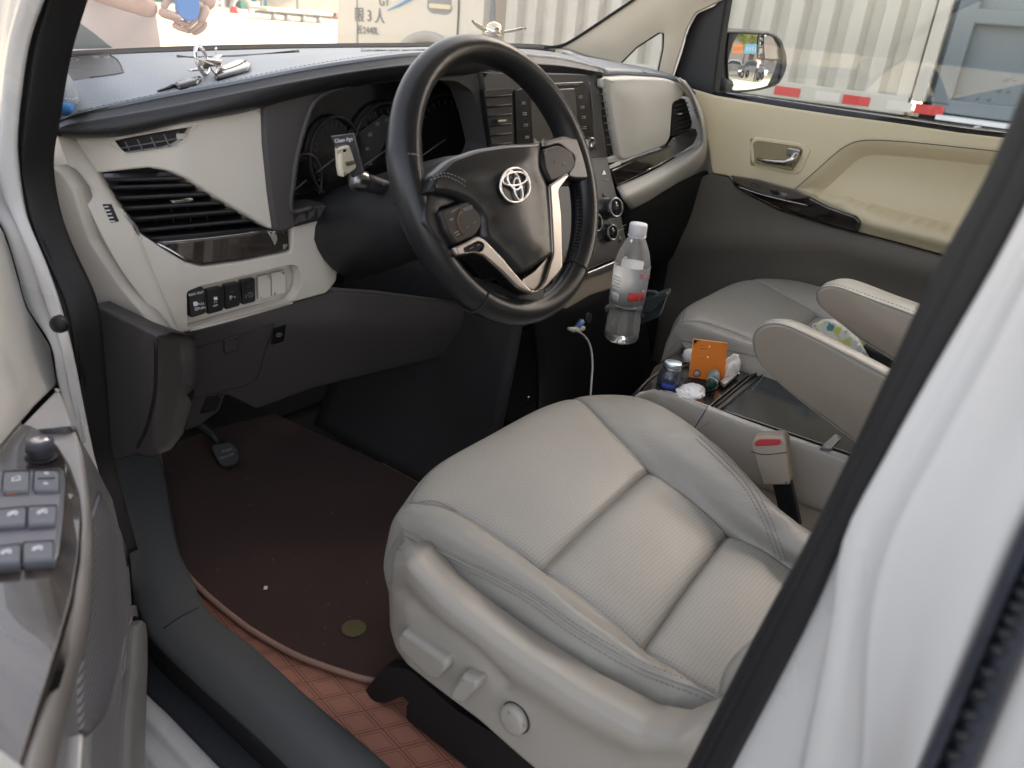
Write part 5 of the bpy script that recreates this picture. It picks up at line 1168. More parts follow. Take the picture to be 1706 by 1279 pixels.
# armrest top in a plane at z=.9, slightly tilted toward the cabin
zt = np.array([.12, .02, 1.]); pA = A0+np.array([0, 0, 0])
def dA(o, e=None): return lambda x, y: PP(x, y, pA+np.array([0, 0, o]), zt)
dn3 = (0, 0, -1)
border = sheet('armrest_border', rnd([(-1000, 1400), (-420, 1010), (-60, 772), (0, 745), (22, 720), (40, 698), (97, 640, 3), (108, 662), (122, 700), (132, 726), (138, 751), (141, 781), (146, 822), (146, 883), (139, 960), (128, 1010), (110, 1060), (95, 1110), (80, 1170), (65, 1230), (48, 1310), (0, 1420), (-420, 1500), (-1000, 1600)], 6), dA(-.004), M_dgrey if False else mat('door_trim_grey', (.36, .35, .345), .42, bump=.12, bscale=900), dd, back=dn3, edge=8, er=.012, thick=.03, step=14, seg=5)
wood = sheet('wood_armrest_panel', rnd([(-150, 850), (-60, 790), (0, 748), (20, 722), (36, 703), (52, 707), (75, 720), (98, 742), (118, 776), (132, 818), (136, 860), (133, 920), (121, 990), (101, 1060), (76, 1140), (48, 1225), (22, 1310), (-150, 1380)], 8), dA(.006), M_woodl, dd, back=dn3, edge=3, er=.004, thick=.02, step=14, seg=4)
slab('armrest_end_piece', [(-40, 1240), (3, 1250), (38, 1278), (52, 1310), (-40, 1310)], dA(.008), mat('pull_cup_beige', (.50, .48, .44), .5), dd, back=dn3, thick=.02, r=4)
bz = sheet('switch_bezel', rnd([(-75, 784), (98, 777), (108, 782), (110, 800), (106, 860), (99, 922), (92, 935), (60, 938), (-60, 946)], 5), dA(.008), M_darkchrome, dd, back=dn3, edge=2, er=.003, thick=.015, step=14)
plate = sheet('switch_plate', rnd([(-60, 789), (95, 782), (101, 788), (101, 800), (98, 860), (92, 920), (87, 927), (-60, 937)], 4), dA(.0095), mat('switch_plate_grey', (.20, .20, .225), .45), dd, back=dn3, edge=2, er=.002, thick=.01, step=14)
hpl = dA(.0125)
M_key = mat('switch_key_grey', (.17, .175, .20), .45, noise=.05)
def key(nm, pix, o=.015):
    c = np.mean([np.array(p) for p in pix], axis=0); slab('key_gap', [tuple(c+(np.array(p)-c)*1.07) for p in pix], dA(.0102), M_black, plate, back=dn3, thick=.002, r=3, edge=0)
    return slab(nm, pix, dA(o), M_key, dd, back=dn3, thick=.007, r=3, edge=2.2, er=.0025, step=8)
k1 = key('lock_key', [(6, 785), (49, 783), (47, 816), (3, 818)], .014)
k2 = key('lock_key', [(57, 783), (98, 783), (98, 815), (55, 815)], .014)
kw = [key('window_key', [(-14, 849), (43, 843), (42, 872), (-14, 876)]), key('window_key', [(47, 843), (94, 841), (92, 870), (45, 873)]), key('window_key', [(-14, 911), (34, 905), (33, 934), (-14, 938)]), key('window_key', [(39, 903), (89, 900), (88, 929), (37, 933)])]
hm = dA(.0155); V, F = [], []
def ln(V, F, p, q, d=hm, r=.0006): tubegeo([d(*p), d(*q)], r, False, 4, V, F)
for c in ((21, 855), (70, 852), (10, 919), (62, 913)):
    V, F = [], []; x, y = c
    for p, q in [((x-8, y+4), (x-6, y-1)), ((x-6, y-1), (x+5, y-4)), ((x+5, y-4), (x+8, y-2)), ((x+8, y-2), (x+7, y+3)), ((x-8, y+4), (x-3, y+3)), ((x-3, y+3), (x+1, y-2)), ((x+1, y-2), (x+4, y+2)), ((x+4, y+2), (x+7, y+3)), ((x-7, y+2), (x-3, y+1))]: ln(V, F, p, q, hm, .0008)
    mk('window_symbol', V, F, M_mark, kw[((21, 855), (70, 852), (10, 919), (62, 913)).index(c)])
hm2 = dA(.0145); V, F = [], []
for p, q in [((20, 802), (21, 796)), ((21, 796), (32, 793)), ((32, 793), (34, 799)), ((34, 799), (24, 802)), ((20, 802), (26, 798)), ((26, 798), (33, 799))]: ln(V, F, p, q, hm2)
mk('lock_symbol', V, F, M_mark, k1)
V, F = [], []
for p, q in [((75, 789), (81, 789)), ((74, 806), (80, 806)), ((75, 787), (75, 790)), ((79, 787), (79, 790)), ((74, 804), (74, 807)), ((78, 804), (78, 807))]: ln(V, F, p, q, hm2, .0009)
mk('lock_symbol', V, F, M_mark, k2); V, F = [], []; ln(V, F, (63, 797), (92, 796), hm2, .0005); mk('lock_divider', V, F, M_black, k2)
slab('orange_strip', [(9, 819), (40, 816.5), (39, 820), (10, 823)], dA(.0115), mat('orange_plastic', (.55, .16, .08), .4), dd, back=dn3, thick=.001, r=1)
# mirror adjust knob
kb0 = dA(.006)(69, 762)
mk_ = lathe('mirror_knob', [(.0098, 0), (.0098, .006), (.0112, .0075), (.0112, .0175), (.0106, .019), (.0092, .0198), (.0085, .0188), (0, .0188)], kb0, (.05, .02, 1), mat('knob_grey', (.09, .09, .11), .3), dd, res=48)
lathe('knob_gap', [(.0138, 0), (.0138, .0008), (.0100, .0008)], kb0+(0, 0, .0005), (.05, .02, 1), M_black, dd, res=40)
V, F = [], []
for k in range(36):
    a = 2*math.pi*k/36; e = np.array([math.cos(a), math.sin(a), 0]); tubegeo([kb0+e*.0113+(0, 0, .0085), kb0+e*.0113+(.001, 0, .0172)], .0005, False, 4, V, F)
mk('knob_knurls', V, F, MATS['knob_grey'], mk_)
lathe('knob_chrome_cap', [(.0084, 0), (.008, .0012), (.005, .002), (0, .002)], kb0+(.001, 0, .0185), (.05, .02, 1), M_silver, mk_, res=30)
# lower grey panel, speaker mesh, pocket
low = sheet('lower_panel', rnd([(118, 706), (130, 716), (150, 751), (163, 775), (179, 808), (191, 830), (203, 883), (211, 903), (219, 950), (223, 1000), (222, 1060), (210, 1120), (196, 1165), (178, 1205), (158, 1235), (150, 1320), (40, 1330), (65, 1225), (95, 1105), (128, 1005), (139, 955), (146, 880), (146, 820), (140, 780), (130, 740)], 5), dD(-.002), M_dgrey, dd, back=bkd, edge=5, er=.008, thick=.03, step=14)
mesh = sheet('speaker_cover', rnd([(168, 815, 3), (186, 848), (203, 881), (213, 913), (219, 955), (221, 993), (216, 1035), (207, 1078), (197, 1128), (184, 1172), (168, 1203), (150, 1223, 3), (141, 1215, 3), (139, 1150), (140, 1060), (142, 960), (148, 890)], 5), dD(.003), pattern('ribbed_speaker_mesh', (.24, .245, .265), (.08, .08, .095), 'ribs_z', 1150., .5, .25, 1., dist=.0015), dd, back=bkd, edge=4, er=.006, thick=.012, step=10, puff=.012, pw=30)
pocket = sheet('map_pocket', rnd([(150, 1222), (170, 1203), (190, 1165), (205, 1110), (214, 1050), (218, 1012), (228, 1005), (240, 1022), (250, 1036), (250, 1060), (248, 1110), (244, 1200), (240, 1330), (150, 1330)], 5), dD(.004), M_dgrey, dd, back=bkd, holes=[rnd([(216, 1028), (228, 1025), (231, 1036), (228, 1090), (222, 1150), (216, 1163), (203, 1162), (206, 1110), (212, 1070)], 4)], edge=4, er=.006, thick=.04, step=10)
slab('pocket_back', [(190, 1010), (250, 1010), (240, 1330), (140, 1330)], dD(-.06), M_black, dd, back=bkd, thick=.01)
sheet('pocket_outer_wall', rnd([(231, 1040), (238, 1030), (250, 1042), (249, 1110), (242, 1330), (214, 1330), (220, 1180), (228, 1110)], 4), dD(.016), mat('pocket_edge_grey', (.19, .19, .2), .4), dd, back=bkd, edge=4, er=.006, thick=.02, step=10)
seam('pocket_chrome_wire', [(204, 1164), (212, 1162), (220, 1161)], dD(-.001), .0012, M_chrome, dd); seam('pocket_chrome_wire', [(209, 1064), (218, 1061), (230, 1059)], dD(-.001), .0012, M_chrome, dd)
sheet('door_shell', rnd([(138, 1221), (146, 1240), (160, 1330), (130, 1330)], 2), dD(.008), M_paint, dd, back=bkd, edge=1, er=.002, thick=.01)
# outer skin of the door, behind the trim
V, F = [], []
P0 = np.array([-.90, .46, 0]); L_ = 1.02
rows = [[P0+dl*t-dn*(.10+o)+np.array([0, 0, z]) for t in (-.06, .2, .5, .8, L_)] for z, o in ((.38, .02), (.6, .06), (.85, .07), (1.1, .05), (1.17, .03))]
grid('outer_skin', rows, M_paint, dd, nu=3, nv=3, thick=.01)
tube('window_frame', [P0+dl*t-dn*.09+np.array([0, 0, z]) for t, z in ((-.02, 1.17), (.12, 1.33), (.32, 1.52), (.6, 1.68))], .018, M_rubber, dd, res=10)

# ============================================================ PASSENGER DOOR
pd = thing('passenger_door', 'closed passenger door with yellowish beige trim, silver inner handle and black side mirror outside', 'car door', (.78, 0, .6))
XD = .762
bot_l = [(1186, 289), (1214, 293), (1222, 308), (1260, 330), (1300, 349), (1430, 386), (1500, 404), (1575, 425), (1660, 450), (1740, 472)]
upd = [(1114, 131), (1150, 147), (1190, 159), (1250, 169), (1310, 179), (1390, 191), (1480, 203), (1600, 221), (1669, 229), (1760, 243), (1760, 480)]+bot_l[::-1]+[(1183, 270), (1180, 245), (1170, 200), (1148, 165)]
def dbump(x, y):
    # scooped pull area: recess behind line, raised armrest lip below
    b = 0.
    if sc_in(x, y): b -= .045*min(1, sd(x, y)/34)**1.3*(lambda t: t*t*(3-2*t))(min(1, max(0, (lipy(x)-y+6)/34)))
    d = abs(y-(lipy(x))); 
    if x > 1395: b += .035*math.exp(-(d/20)**2)*min(1, (x-1395)/60)
    return b
scoop = [(1322, 317), (1352, 292), (1388, 259), (1408, 243), (1440, 233), (1500, 235), (1660, 251), (1760, 262), (1760, 425), (1600, 385), (1500, 362), (1430, 340), (1390, 330), (1350, 322)]
sc_r = crc(scoop, 4)
def sc_in(x, y): return bool(inside([(x, y)], sc_r)[0])
def sd(x, y): return float(segdist([(x, y)], sc_r[:36], False)[0])
lipy = tab([(1380, 345), (1440, 362), (1500, 378), (1600, 402), (1760, 440)])
trim = sheet('upper_trim', rnd(upd, 5), dX(XD), M_dbeige, pd, back=(1, 0, 0), edge=3, er=.006, thick=.03, step=6.5, bump=dbump)
ht = hit(trim, .0004)
seam('scoop_seam', [(1322, 317), (1352, 291), (1388, 259), (1410, 243), (1440, 233.5), (1500, 235.5), (1580, 243), (1680, 254)], ht, .0009, M_groove, pd)
hbz = [(1249, 240, 8), (1256, 228, 6), (1280, 231), (1340, 239, 8), (1351, 250, 6), (1334, 287, 6), (1322, 291, 6), (1260, 279, 8), (1251, 268, 6)]
hbi = [(1254, 238), (1262, 234), (1332, 244), (1339, 250), (1324, 280), (1316, 284), (1264, 272), (1257, 266)]
sheet('handle_bezel', rnd(hbz, 6), dX(XD-.003), M_dbeige, pd, back=(1, 0, 0), holes=[rnd(hbi, 4)], edge=2, er=.003, thick=.02, step=8)
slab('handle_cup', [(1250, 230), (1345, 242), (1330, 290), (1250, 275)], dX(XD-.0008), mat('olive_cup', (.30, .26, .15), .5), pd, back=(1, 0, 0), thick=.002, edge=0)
hd = tube('inner_handle', [PX(x, y, X) for x, y, X in ((1262, 265, .752), (1275, 268, .748), (1292, 270, .744), (1308, 271, .742), (1320, 266, .744), (1328, 256, .748))], [.0035, .0055, .0065, .0075, .009, .008], M_silver, pd, res=14)
slab('lock_tab', [(1312, 246), (1333, 250), (1329, 262), (1309, 258)], dX(.745), M_silver, pd, back=(1, 0, 0), thick=.012, r=3)
grid('handle_cup_floor', [[PX(1258, 262, .757), PX(1318, 272, .757)], [PX(1256, 270, .745), PX(1320, 283, .745)]], MATS['olive_cup'], pd, nu=2, nv=2, thick=.002)  # olive strip along the bottom of the handle cup
# wood strip + switch plate
wst = sheet('wood_armrest_strip', rnd([(1218, 296), (1222, 308), (1260, 329), (1300, 348), (1360, 368), (1428, 387), (1434, 370, 3), (1426, 360), (1380, 344), (1345, 326), (1322, 318), (1290, 312), (1250, 302)], 3), dX(XD-.035), M_wood, pd, back=(1, 0, 0), edge=3, er=.006, thick=.04, step=9)
sheet('switch_plate', rnd([(1216, 292), (1260, 299), (1322, 316), (1350, 330), (1300, 333), (1250, 316), (1224, 304)], 3), dX(XD-.039), mat('brown_grey_plate', (.10, .085, .07), .3), pd, back=(1, 0, 0), edge=1.5, er=.002, thick=.01, step=9)
hps = dX(XD-.0405)
slab('window_switch', [(1283, 316), (1295, 317), (1298, 324), (1286, 324)], hps, M_black, pd, back=(1, 0, 0), thick=.003, r=1); slab('window_switch', [(1297, 319), (1310, 322), (1314, 329), (1300, 326)], hps, M_dgrey, pd, back=(1, 0, 0), thick=.003, r=1)
V, F = [], []
for p, q in [((1250, 309), (1254, 304)), ((1254, 304), (1260, 307)), ((1260, 307), (1263, 313)), ((1263, 313), (1268, 309))]: tubegeo([hps(*p), hps(*q)], .0007, False, 4, V, F)
mk('plate_marks', V, F, M_black, pd)
seam('strip_chrome_line', [(1228, 310), (1262, 322), (1300, 332), (1345, 342)], dX(XD-.0415), .0012, M_silver, pd)
# lower door trim; its shade is put into the dark brown-grey tone
lw = sheet('lower_trim', rnd([(1165, 296), (1180, 289), (1214, 294), (1222, 310), (1260, 332), (1300, 351), (1430, 388), (1500, 406), (1575, 427), (1740, 474), (1740, 760), (1060, 760), (1080, 480)], 4), dX(XD+.004), mat('shade_toned_door_lower', (.14, .125, .105), .55, bump=.12, bscale=900), pd, back=(1, 0, 0), edge=3, er=.006, thick=.03, step=18, bump=lambda x, y: .02*math.exp(-((y-(lipy(x)+55))/30)**2))
# belt: black strip and outer seal, window glass
belt = [(1118, 126), (1150, 141), (1186, 151), (1250, 159), (1310, 168), (1390, 180), (1480, 193), (1600, 211), (1669, 219), (1760, 231)]
belt_b = [(1114, 134), (1150, 150), (1190, 163), (1250, 173), (1310, 183), (1390, 195), (1480, 207), (1600, 225), (1669, 233), (1760, 247)]
belt_m = [(a[0], a[1]-13) for a in belt]
grid('belt_moulding', [[PX(x, y, .80) for x, y in belt], [PX(x, y, .785) for x, y in belt], [PX(x, (y+z)/2, .770) for (x, y), (_, z) in zip(belt, belt_b)], [PX(x, y, .764) for x, y in belt_b]], M_gloss, pd, nu=3, nv=3, thick=.004)
gp = [(1150, -60), (1900, -60), (1900, 262), (1190, 156), (1150, 140)]
slab('window_glass', gp, dX(.815), M_glass, pd, back=(1, 0, 0), thick=.003, edge=0, step=60)
tube('outer_belt_seal', [PX(x, y+3, .83) for x, y in belt], .006, M_rubber, pd, res=8)
grid('outer_skin', [[(.85, y, z) for y in (.55, 0, -.6)] for z in (.4, .8, 1.165)], M_paint, pd, nu=2, nv=2, thick=.02)
slab('clothes_hook', [(1622, 210), (1632, 209), (1636, 214), (1620, 215)], dX(.80), M_white, pd, back=(1, 0, 0), thick=.004)
# black mirror sail / front window frame
sheet('mirror_sail', rnd([(1206, -30, 2), (1192, 8), (1160, 22), (1146, 48), (1134, 90), (1120, 131, 3), (1150, 148), (1187, 161, 3), (1196, 90), (1203, 40), (1215, -30, 2)], 6), dX(.775), M_dark, pd, back=(1, 0, 0), edge=3, er=.006, thick=.03, step=10)
# side mirror
XM = .98
m_out = [(1199, 60), (1212, 50), (1250, 48), (1290, 52), (1306, 62), (1315, 90), (1315, 115), (1302, 142), (1270, 152), (1215, 158), (1200, 150)]
dM0 = PX(1255, 100, XM); mn = np.array([-.30, -.95, .022]); mn /= np.linalg.norm(mn)
# aim the glass so the camera sees the yard behind
def dM(o): return lambda x, y: PP(x, y, dM0+mn*o, mn)
sh_ = sheet('mirror_housing', rnd([(1196, 58), (1210, 49), (1250, 48), (1292, 53), (1306, 65), (1315, 92), (1315, 114), (1303, 141), (1272, 151), (1215, 158), (1197, 154), (1188, 110)], 10), dM(0), M_dark, pd, back=-mn, edge=7, er=.014, thick=.10, step=8)
mir = mat('mirror_silver', (.85, .87, .88), .0, metal=1.)
sheet('mirror_glass', rnd([(1214, 62), (1222, 54), (1280, 58), (1296, 68), (1303, 92), (1300, 125), (1292, 140), (1260, 149), (1222, 152), (1214, 140), (1211, 100)], 8), lambda x, y: (lambda q_: q_-mn*np.dot(q_-dM0, q_-dM0)/2.4)(dM(.004)(x, y)), mir, pd, back=-mn, edge=.5, er=.0005, thick=.003, step=10)
seam('mirror_glass_rim', [(1214, 62), (1222, 54), (1280, 58), (1296, 68), (1303, 92), (1300, 125), (1292, 140), (1260, 149), (1222, 152), (1214, 140), (1211, 100)], dM(.002), .003, M_black, pd, closed=True)
mn2 = np.array([-.12, -1, .15]); mn2 /= np.linalg.norm(mn2); bsp = PP(1285, 78, dM0+mn*.006, mn)
bs = sheet('blind_spot_mirror', rnd([(1273, 57), (1288, 60), (1296, 68), (1301, 97), (1278, 98), (1273, 92)], 5), lambda x, y: PP(x, y, bsp, mn2), mir, pd, back=-mn, edge=.5, er=.0005, thick=.003, step=8)
seam('blind_spot_rim', [(1273, 57), (1288, 60), (1296, 68), (1301, 97), (1278, 98), (1273, 92)], lambda x, y: PP(x, y, bsp, mn2), .0022, M_black, bs, closed=True)
tube('mirror_arm', [PX(1190, 150, .86), PX(1205, 140, .92), PX(1225, 125, 1.02)], .03, M_dark, pd, res=14)

# ============================================================ LOOSE THINGS
# floor mat (brown) and quilted tan mat below
vis = [(264, 748), (272, 800), (290, 895), (305, 945), (340, 985), (400, 1035), (450, 1067), (500, 1093), (560, 1115), (610, 1130), (640, 1133), (656, 1124), (667, 1108)]
mz = .448
MP = [PZ(x, y, mz) for x, y in crc(vis, 4, False)]
hid = [np.array([-.52, -.14, mz]), np.array([-.40, -.15, mz]), np.array([-.27, -.13, mz]), np.array([-.24, 0, mz]), np.array([-.24, .40, mz]), np.array([-.27, .72, mz]), np.array([-.45, .76, mz]), np.array([-.55, .76, mz])]
poly = MP+hid
fm = thing('floor_mat', 'dusty dark brown carpet floor mat with a tan bound edge in the driver footwell', 'floor mat', (-.45, .2, mz))
M_mat = mat('dark_brown_carpet', (.046, .020, .0155), .95, bump=1., bscale=900, noise=.45, nscale=7, sheen=.1)
prism('mat_body', [p for p in poly], (0, 0, -.008), M_mat, fm)
tube('bound_edge', [p+(0, 0, -.002) for p in MP], .0048, mat('tan_binding', (.34, .20, .15), .7), fm, res=8)
ep = PZ(590, 1047, mz+.001); lathe('woven_patch', [(.019, 0), (.019, .0015), (.017, .002), (0, .002)], ep, yv, pattern('olive_weave', (.14, .115, .045), (.05, .035, .015), 'holes', 1500., .8, .2, .5), fm, res=30)
bpy.data.objects['woven_patch'].scale = (1, 1, 1)
rgm = np.random.default_rng(7); V, F = [], []
for k in range(80):
    x, y = rgm.uniform(270, 700), rgm.uniform(740, 1110)
    p = PZ(x, y, mz+.0008)
    if p[0] > -.25 or not inside([(p[0], p[1])], [(q_[0], q_[1]) for q_ in poly])[0]: continue
    r_ = .0005+.0008*rgm.random()**2; a = rgm.uniform(0, 3.14); e = np.array([math.cos(a), math.sin(a), 0])*r_*rgm.uniform(1, 2.5)
    tubegeo([p-e, p+e], r_*.5, False, 4, V, F)
g_ = mk('crumbs', V, F, mat('crumb_grey', (.22, .18, .15), .8), fm, kind='stuff')
prism('white_scrap', [PZ(*p, mz+.002) for p in ((440, 976), (446, 976), (445, 981), (439, 981))], (0, 0, -.001), M_tis, fm)
tm = [(-.745, .42), (-.70, .52), (-.5, .5), (-.2, .4), (-.2, -.75), (-.745, -.75)]
qm = prism('quilted_floor_liner', [np.array([x, y, .4365]) for x, y in tm], (0, 0, -.006), pattern('tan_quilted_leather', (.44, .19, .125), (.20, .08, .05), 'quilt', 27., .5, .5, .9, R(20), .0015, noise=.12), None, loc=(-.6, -.2, .43))
tag(qm, 'tan quilted leather floor liner showing along the sill under the brown mat', 'floor liner')
# parking brake pedal
pp = thing('parking_brake_pedal', 'black foot pedal with white lettering hanging from an arm left in the footwell', 'pedal', tuple(PY(378, 758, .58)))
dP = lambda o: (lambda x, y: PP(x, y, PY(378, 758, .58), (-.15, -.9, .42))+np.array([-.15, -.9, .42])*o)
ped = sheet('pedal_pad', rnd([(353, 746), (360, 740), (385, 736), (398, 748), (400, 766), (393, 775), (375, 779), (366, 772)], 5), dP(0), mat('pedal_rubber', (.05, .052, .055), .6), pp, back=(.15, .9, -.42), edge=3, er=.004, thick=.014, step=8)
text('PUSH', dP(.0008), (378, 750), (386, 747.5), .0085, M_dim, ped, up=(0, .42, .9)); text('ON+OFF', dP(.0008), (378, 760), (386, 757.5), .0075, M_dim, ped, up=(0, .42, .9))
tube('pedal_arm', [PY(372, 745, .60), PY(352, 722, .62), PY(330, 705, .66), PY(322, 690, .72)], [.008, .009, .010, .010], M_dark, pp, res=12)
tube('pedal_link', [PY(368, 742, .61), PY(345, 712, .64)], .003, M_darkchrome, pp)
# keys on the dash
ky = thing('car_keys', 'bunch of silver keys with a black fob lying on top of the dashboard', 'keys', tuple(hT(350, 125)))
def kp(x, y, lift=0.): return hT(x, y+0)+np.array([0, 0, lift])
k0 = hT(345, 128)
ring_c = hT(338, 125)+np.array([0, 0, .020]); ax_ = np.array([.5, -.75, .2]); u1 = np.cross(ax_, (0, 0, 1.)); u1 /= np.linalg.norm(u1); u2 = np.cross(u1, ax_); u2 /= np.linalg.norm(u2)
tube('key_ring', [ring_c+u1*.0165*math.cos(t)+u2*.019*math.sin(t) for t in np.linspace(0, 2*math.pi, 30, endpoint=False)], .0026, M_chrome, ky, closed=True)
tube('key_ring', [ring_c+(.018, 0, -.008)+u1*.010*math.cos(t)+u2*.009*math.sin(t) for t in np.linspace(0, 2*math.pi, 20, endpoint=False)], .0012, M_chrome, ky, closed=True, res=6)
ff = lambda x, y: hT(x, y)+np.array([0, 0, .006])
sheet('key_fob', rnd([(289, 145), (300, 138), (330, 131), (338, 134), (330, 141), (300, 150)], 4), ff, M_gloss, ky, back=(0, 0, -1), edge=3, er=.004, thick=.010, step=8)
sheet('key_blade', rnd([(356, 131), (366, 120), (395, 108), (414, 105), (419, 112), (416, 119), (390, 127), (362, 135)], 4), ff, M_gloss, ky, back=(0, 0, -1), edge=2.5, er=.003, thick=.008, step=8)
sheet('key_plate', rnd([(364, 122), (395, 108), (412, 106), (400, 114), (372, 124)], 3), lambda x, y: ff(x, y)+np.array([0, 0, .002]), M_silver, ky, back=(0, 0, -1), edge=1, er=.001, thick=.003, step=8)
for i, (x, y, a) in enumerate([(330, 128, 20), (345, 124, 70), (352, 118, -15), (360, 120, 50), (342, 130, -50)]):
    c = hT(x, y)+np.array([0, 0, .010+.003*i]); a = R(a); e = np.array([math.cos(a), .4*math.sin(a), .3*math.sin(a)]); V, F = boxgeo(c, (.026, .009, .0025), (e/np.linalg.norm(e), np.cross((0, 0, 1), e)/np.linalg.norm(np.cross((0, 0, 1), e)), (0, 0, 1)), .0008); mk('key', V, F, M_silver, ky)
V, F = boxgeo(hT(352, 124)+np.array([0, 0, .016]), (.03, .012, .010), bev=.002); mk('metal_tag', V, F, M_silver, ky)
lathe('bead', [(0, -.003), (.0025, 0), (0, .003)], hT(362, 112)+np.array([0, 0, .026]), yv, M_chrome, ky, res=12); tube('bead_pin', [hT(362, 112)+np.array([0, 0, .024]), hT(360, 124)+np.array([0, 0, .012])], .0008, M_chrome, ky, res=6)
tube('key_strap', [hT(290, 145)+(0, 0, .002), hT(275, 150)+(0, 0, .001), hT(262, 153)+(0, 0, .001)], [.003, .002, .001], M_dark, ky)
# towel at the left end of the dash
V = []; rgt = np.random.default_rng(5)
rows = []
TW = [[(84, 150, .50), (96, 124, .51), (112, 122, .50), (124, 142, .48)], [(82, 170, .46), (98, 146, .45), (116, 142, .45), (130, 158, .45)], [(82, 190, .44), (98, 172, .435), (114, 168, .43), (129, 172, .435)], [(84, 204, .44), (94, 192, .43), (106, 186, .43), (119, 182, .44)], [(88, 212, .44), (92, 206, .44), (98, 204, .44), (104, 200, .45)]]
tow = grid('folded_cloth', [[PY(x, y, Y)+rgt.normal(size=3)*.0015 for x, y, Y in r] for r in TW], mat('grey_blue_terry', (.16, .20, .24), .95, bump=1., bscale=900, noise=.3, nscale=90, sheen=.3), None, nu=6, nv=6, thick=.006, loc=tuple(PY(105, 170, .45)))
tag(tow, 'grey and blue folded terry cloth lying at the door end of the dash top', 'cloth')
tube('cloth_blue_fold', [PY(x, y, Y) for x, y, Y in ((88, 176, .43), (98, 180, .425), (110, 182, .425), (120, 178, .43))], [.006, .008, .008, .005], mat('blue_terry', (.03, .14, .36), .95, bump=1., bscale=900), tow, res=10)
bpy.data.objects['cloth_blue_fold'].parent = tow
stitches('cloth_hem', [(92, 160), (108, 163), (122, 165), (130, 160)], lambda x, y: PY(x, y, .425), M_mark, tow, pitch=.004, ln=.002, r=.0005)
# winged ball ornament
wbp = PY(823, 52, .62)
wo = thing('winged_ball_ornament', 'small silver and gold ball with two wings on the dashboard behind the steering wheel', 'ornament', tuple(wbp))
rb_ = .0165*1.25
lathe('ball', [(max(1e-4, rb_*math.sin(t)), -rb_*math.cos(t)) for t in np.linspace(0, math.pi, 24)], wbp, (.3, -.2, 1), M_chrome, wo, res=40)
for k, h in enumerate((-.6, -.25, .1, .42, .7)):
    a3 = np.array([.3, -.2, 1.]); a3 /= np.linalg.norm(a3); e1 = np.cross(a3, (0, 1, 0)); e1 /= np.linalg.norm(e1); e2 = np.cross(a3, e1); rr = rb_*math.sqrt(1-h*h)*1.01
    tube('ball_band', [wbp+a3*h*rb_+e1*rr*math.cos(t)+e2*rr*math.sin(t) for t in np.linspace(0, 2*math.pi, 30, endpoint=False)], .0013, mat('gold', (.75, .55, .28), .2, metal=1.) if k == 0 else MATS['gold'], wo, closed=True, res=6)
dwg = dY(.62)
sheet('wing', rnd([(806, 52), (796, 46), (789, 38), (786, 33), (792, 36), (803, 42), (812, 50)], 1), dwg, mat('wing_metal', (.5, .5, .42), .35, metal=.8), wo, edge=.6, er=.0006, thick=.002, step=6, seg=4)
sheet('wing', rnd([(840, 51), (858, 48), (868, 45), (878, 47), (868, 50), (852, 54), (840, 55)], 1), dwg, MATS['wing_metal'], wo, edge=.6, er=.0006, thick=.002, step=6, seg=4)
tube('ornament_stand', [wbp+(0, 0, -.018), wbp+(0, -.0, -.032)], .010, MATS['gold'], wo, res=16)
# ============================================================ OUTSIDE
def struct(o): o['kind'] = 'structure'; return o
# yard: flat round the car, rising gently far ahead
def gz(x, y):
    d = max(0, y-8); return .0+d*.012
M_yard = mat('pale_dusty_concrete', (.46, .40, .29), .85, noise=.18, nscale=.6, bump=.5, bscale=40)
xs = [-200, -60, -25, -10, 0, 10, 25, 60, 200]; yy = [-200, -60, -20, 0, 8, 16, 30, 60, 120, 220]
struct(mk('yard_ground', [(x, y, gz(x, y)) for y in yy for x in xs], [[j*9+i, j*9+i+1, (j+1)*9+i+1, (j+1)*9+i] for j in range(9) for i in range(8)], M_yard, None, loc=(0, 0, 0)))
M_bounce_cut = mat('bounce_cutting_dark_grey', (.10, .098, .095), .9, noise=.2, nscale=3, bump=.6, bscale=60)
struct(box('bounce_cutting_ground', (-3.0, -3, .002), (17.0, 16, .006), M_bounce_cut, None, loc=(-3, -3, 0)))  # dark slab added round the car to cut light bounced into the footwell
# ---- truck with corrugated box
XT = 5.0
tr = thing('box_truck', 'pale cab truck with a cream corrugated cargo box and red and white striped lower rail', 'truck', (XT+1.2, 3, 0))
M_cont = mat('cream_corrugated_steel', (.56, .52, .45), .55, noise=.10, nscale=2.5)
M_cab = mat('truck_cab_cream', (.66, .60, .50), .4, coat=.4, noise=.03)
y_f, y_r, z0, z1 = 4.52, .80, 1.065, 3.95
# corrugation pitch from the rib lines in the photo
PIT_C = abs(PX(1599, 0, XT)[1]-PX(1425, 0, XT)[1])/3
sec = []; y = y_r
while y < y_f:
    for f, d in ((0, 0), (.42, 0), (.52, .075), (.86, .075)): sec.append((y+f*PIT_C, XT+d))
    y += PIT_C
V = [(x, y, z) for y, x in sec for z in (z0, z1)]; F = [[2*i, 2*i+1, 2*i+3, 2*i+2] for i in range(len(sec)-1)]
mk('corrugated_side', V, F, M_cont, tr, smooth=False)
box('box_body', (XT+1.28, (y_f+y_r)/2, (z0+z1)/2), (2.36, y_f-y_r-.02, z1-z0), M_cont, tr)
box('bottom_rail', (XT+.02, (y_f+y_r)/2, z0-.055), (.10, y_f-y_r, .12), M_cont, tr, bev=.01)
Mrw = mat('rail_white', (.66, .62, .56), .5)
ye = [PX(x, y, XT)[1] for x, y in ((1293, 151), (1335, 155), (1406, 166), (1450, 172), (1526, 181), (1573, 188), (1650, 197))]
def strip(y0, y1, M, nm): box(nm, (XT-.034, (y0+y1)/2, z0-.060), (.006, abs(y0-y1), .062), M, tr)
for a, b in ((0, 1), (2, 3), (4, 5)): strip(ye[a], ye[b], M_red, 'red_reflector')
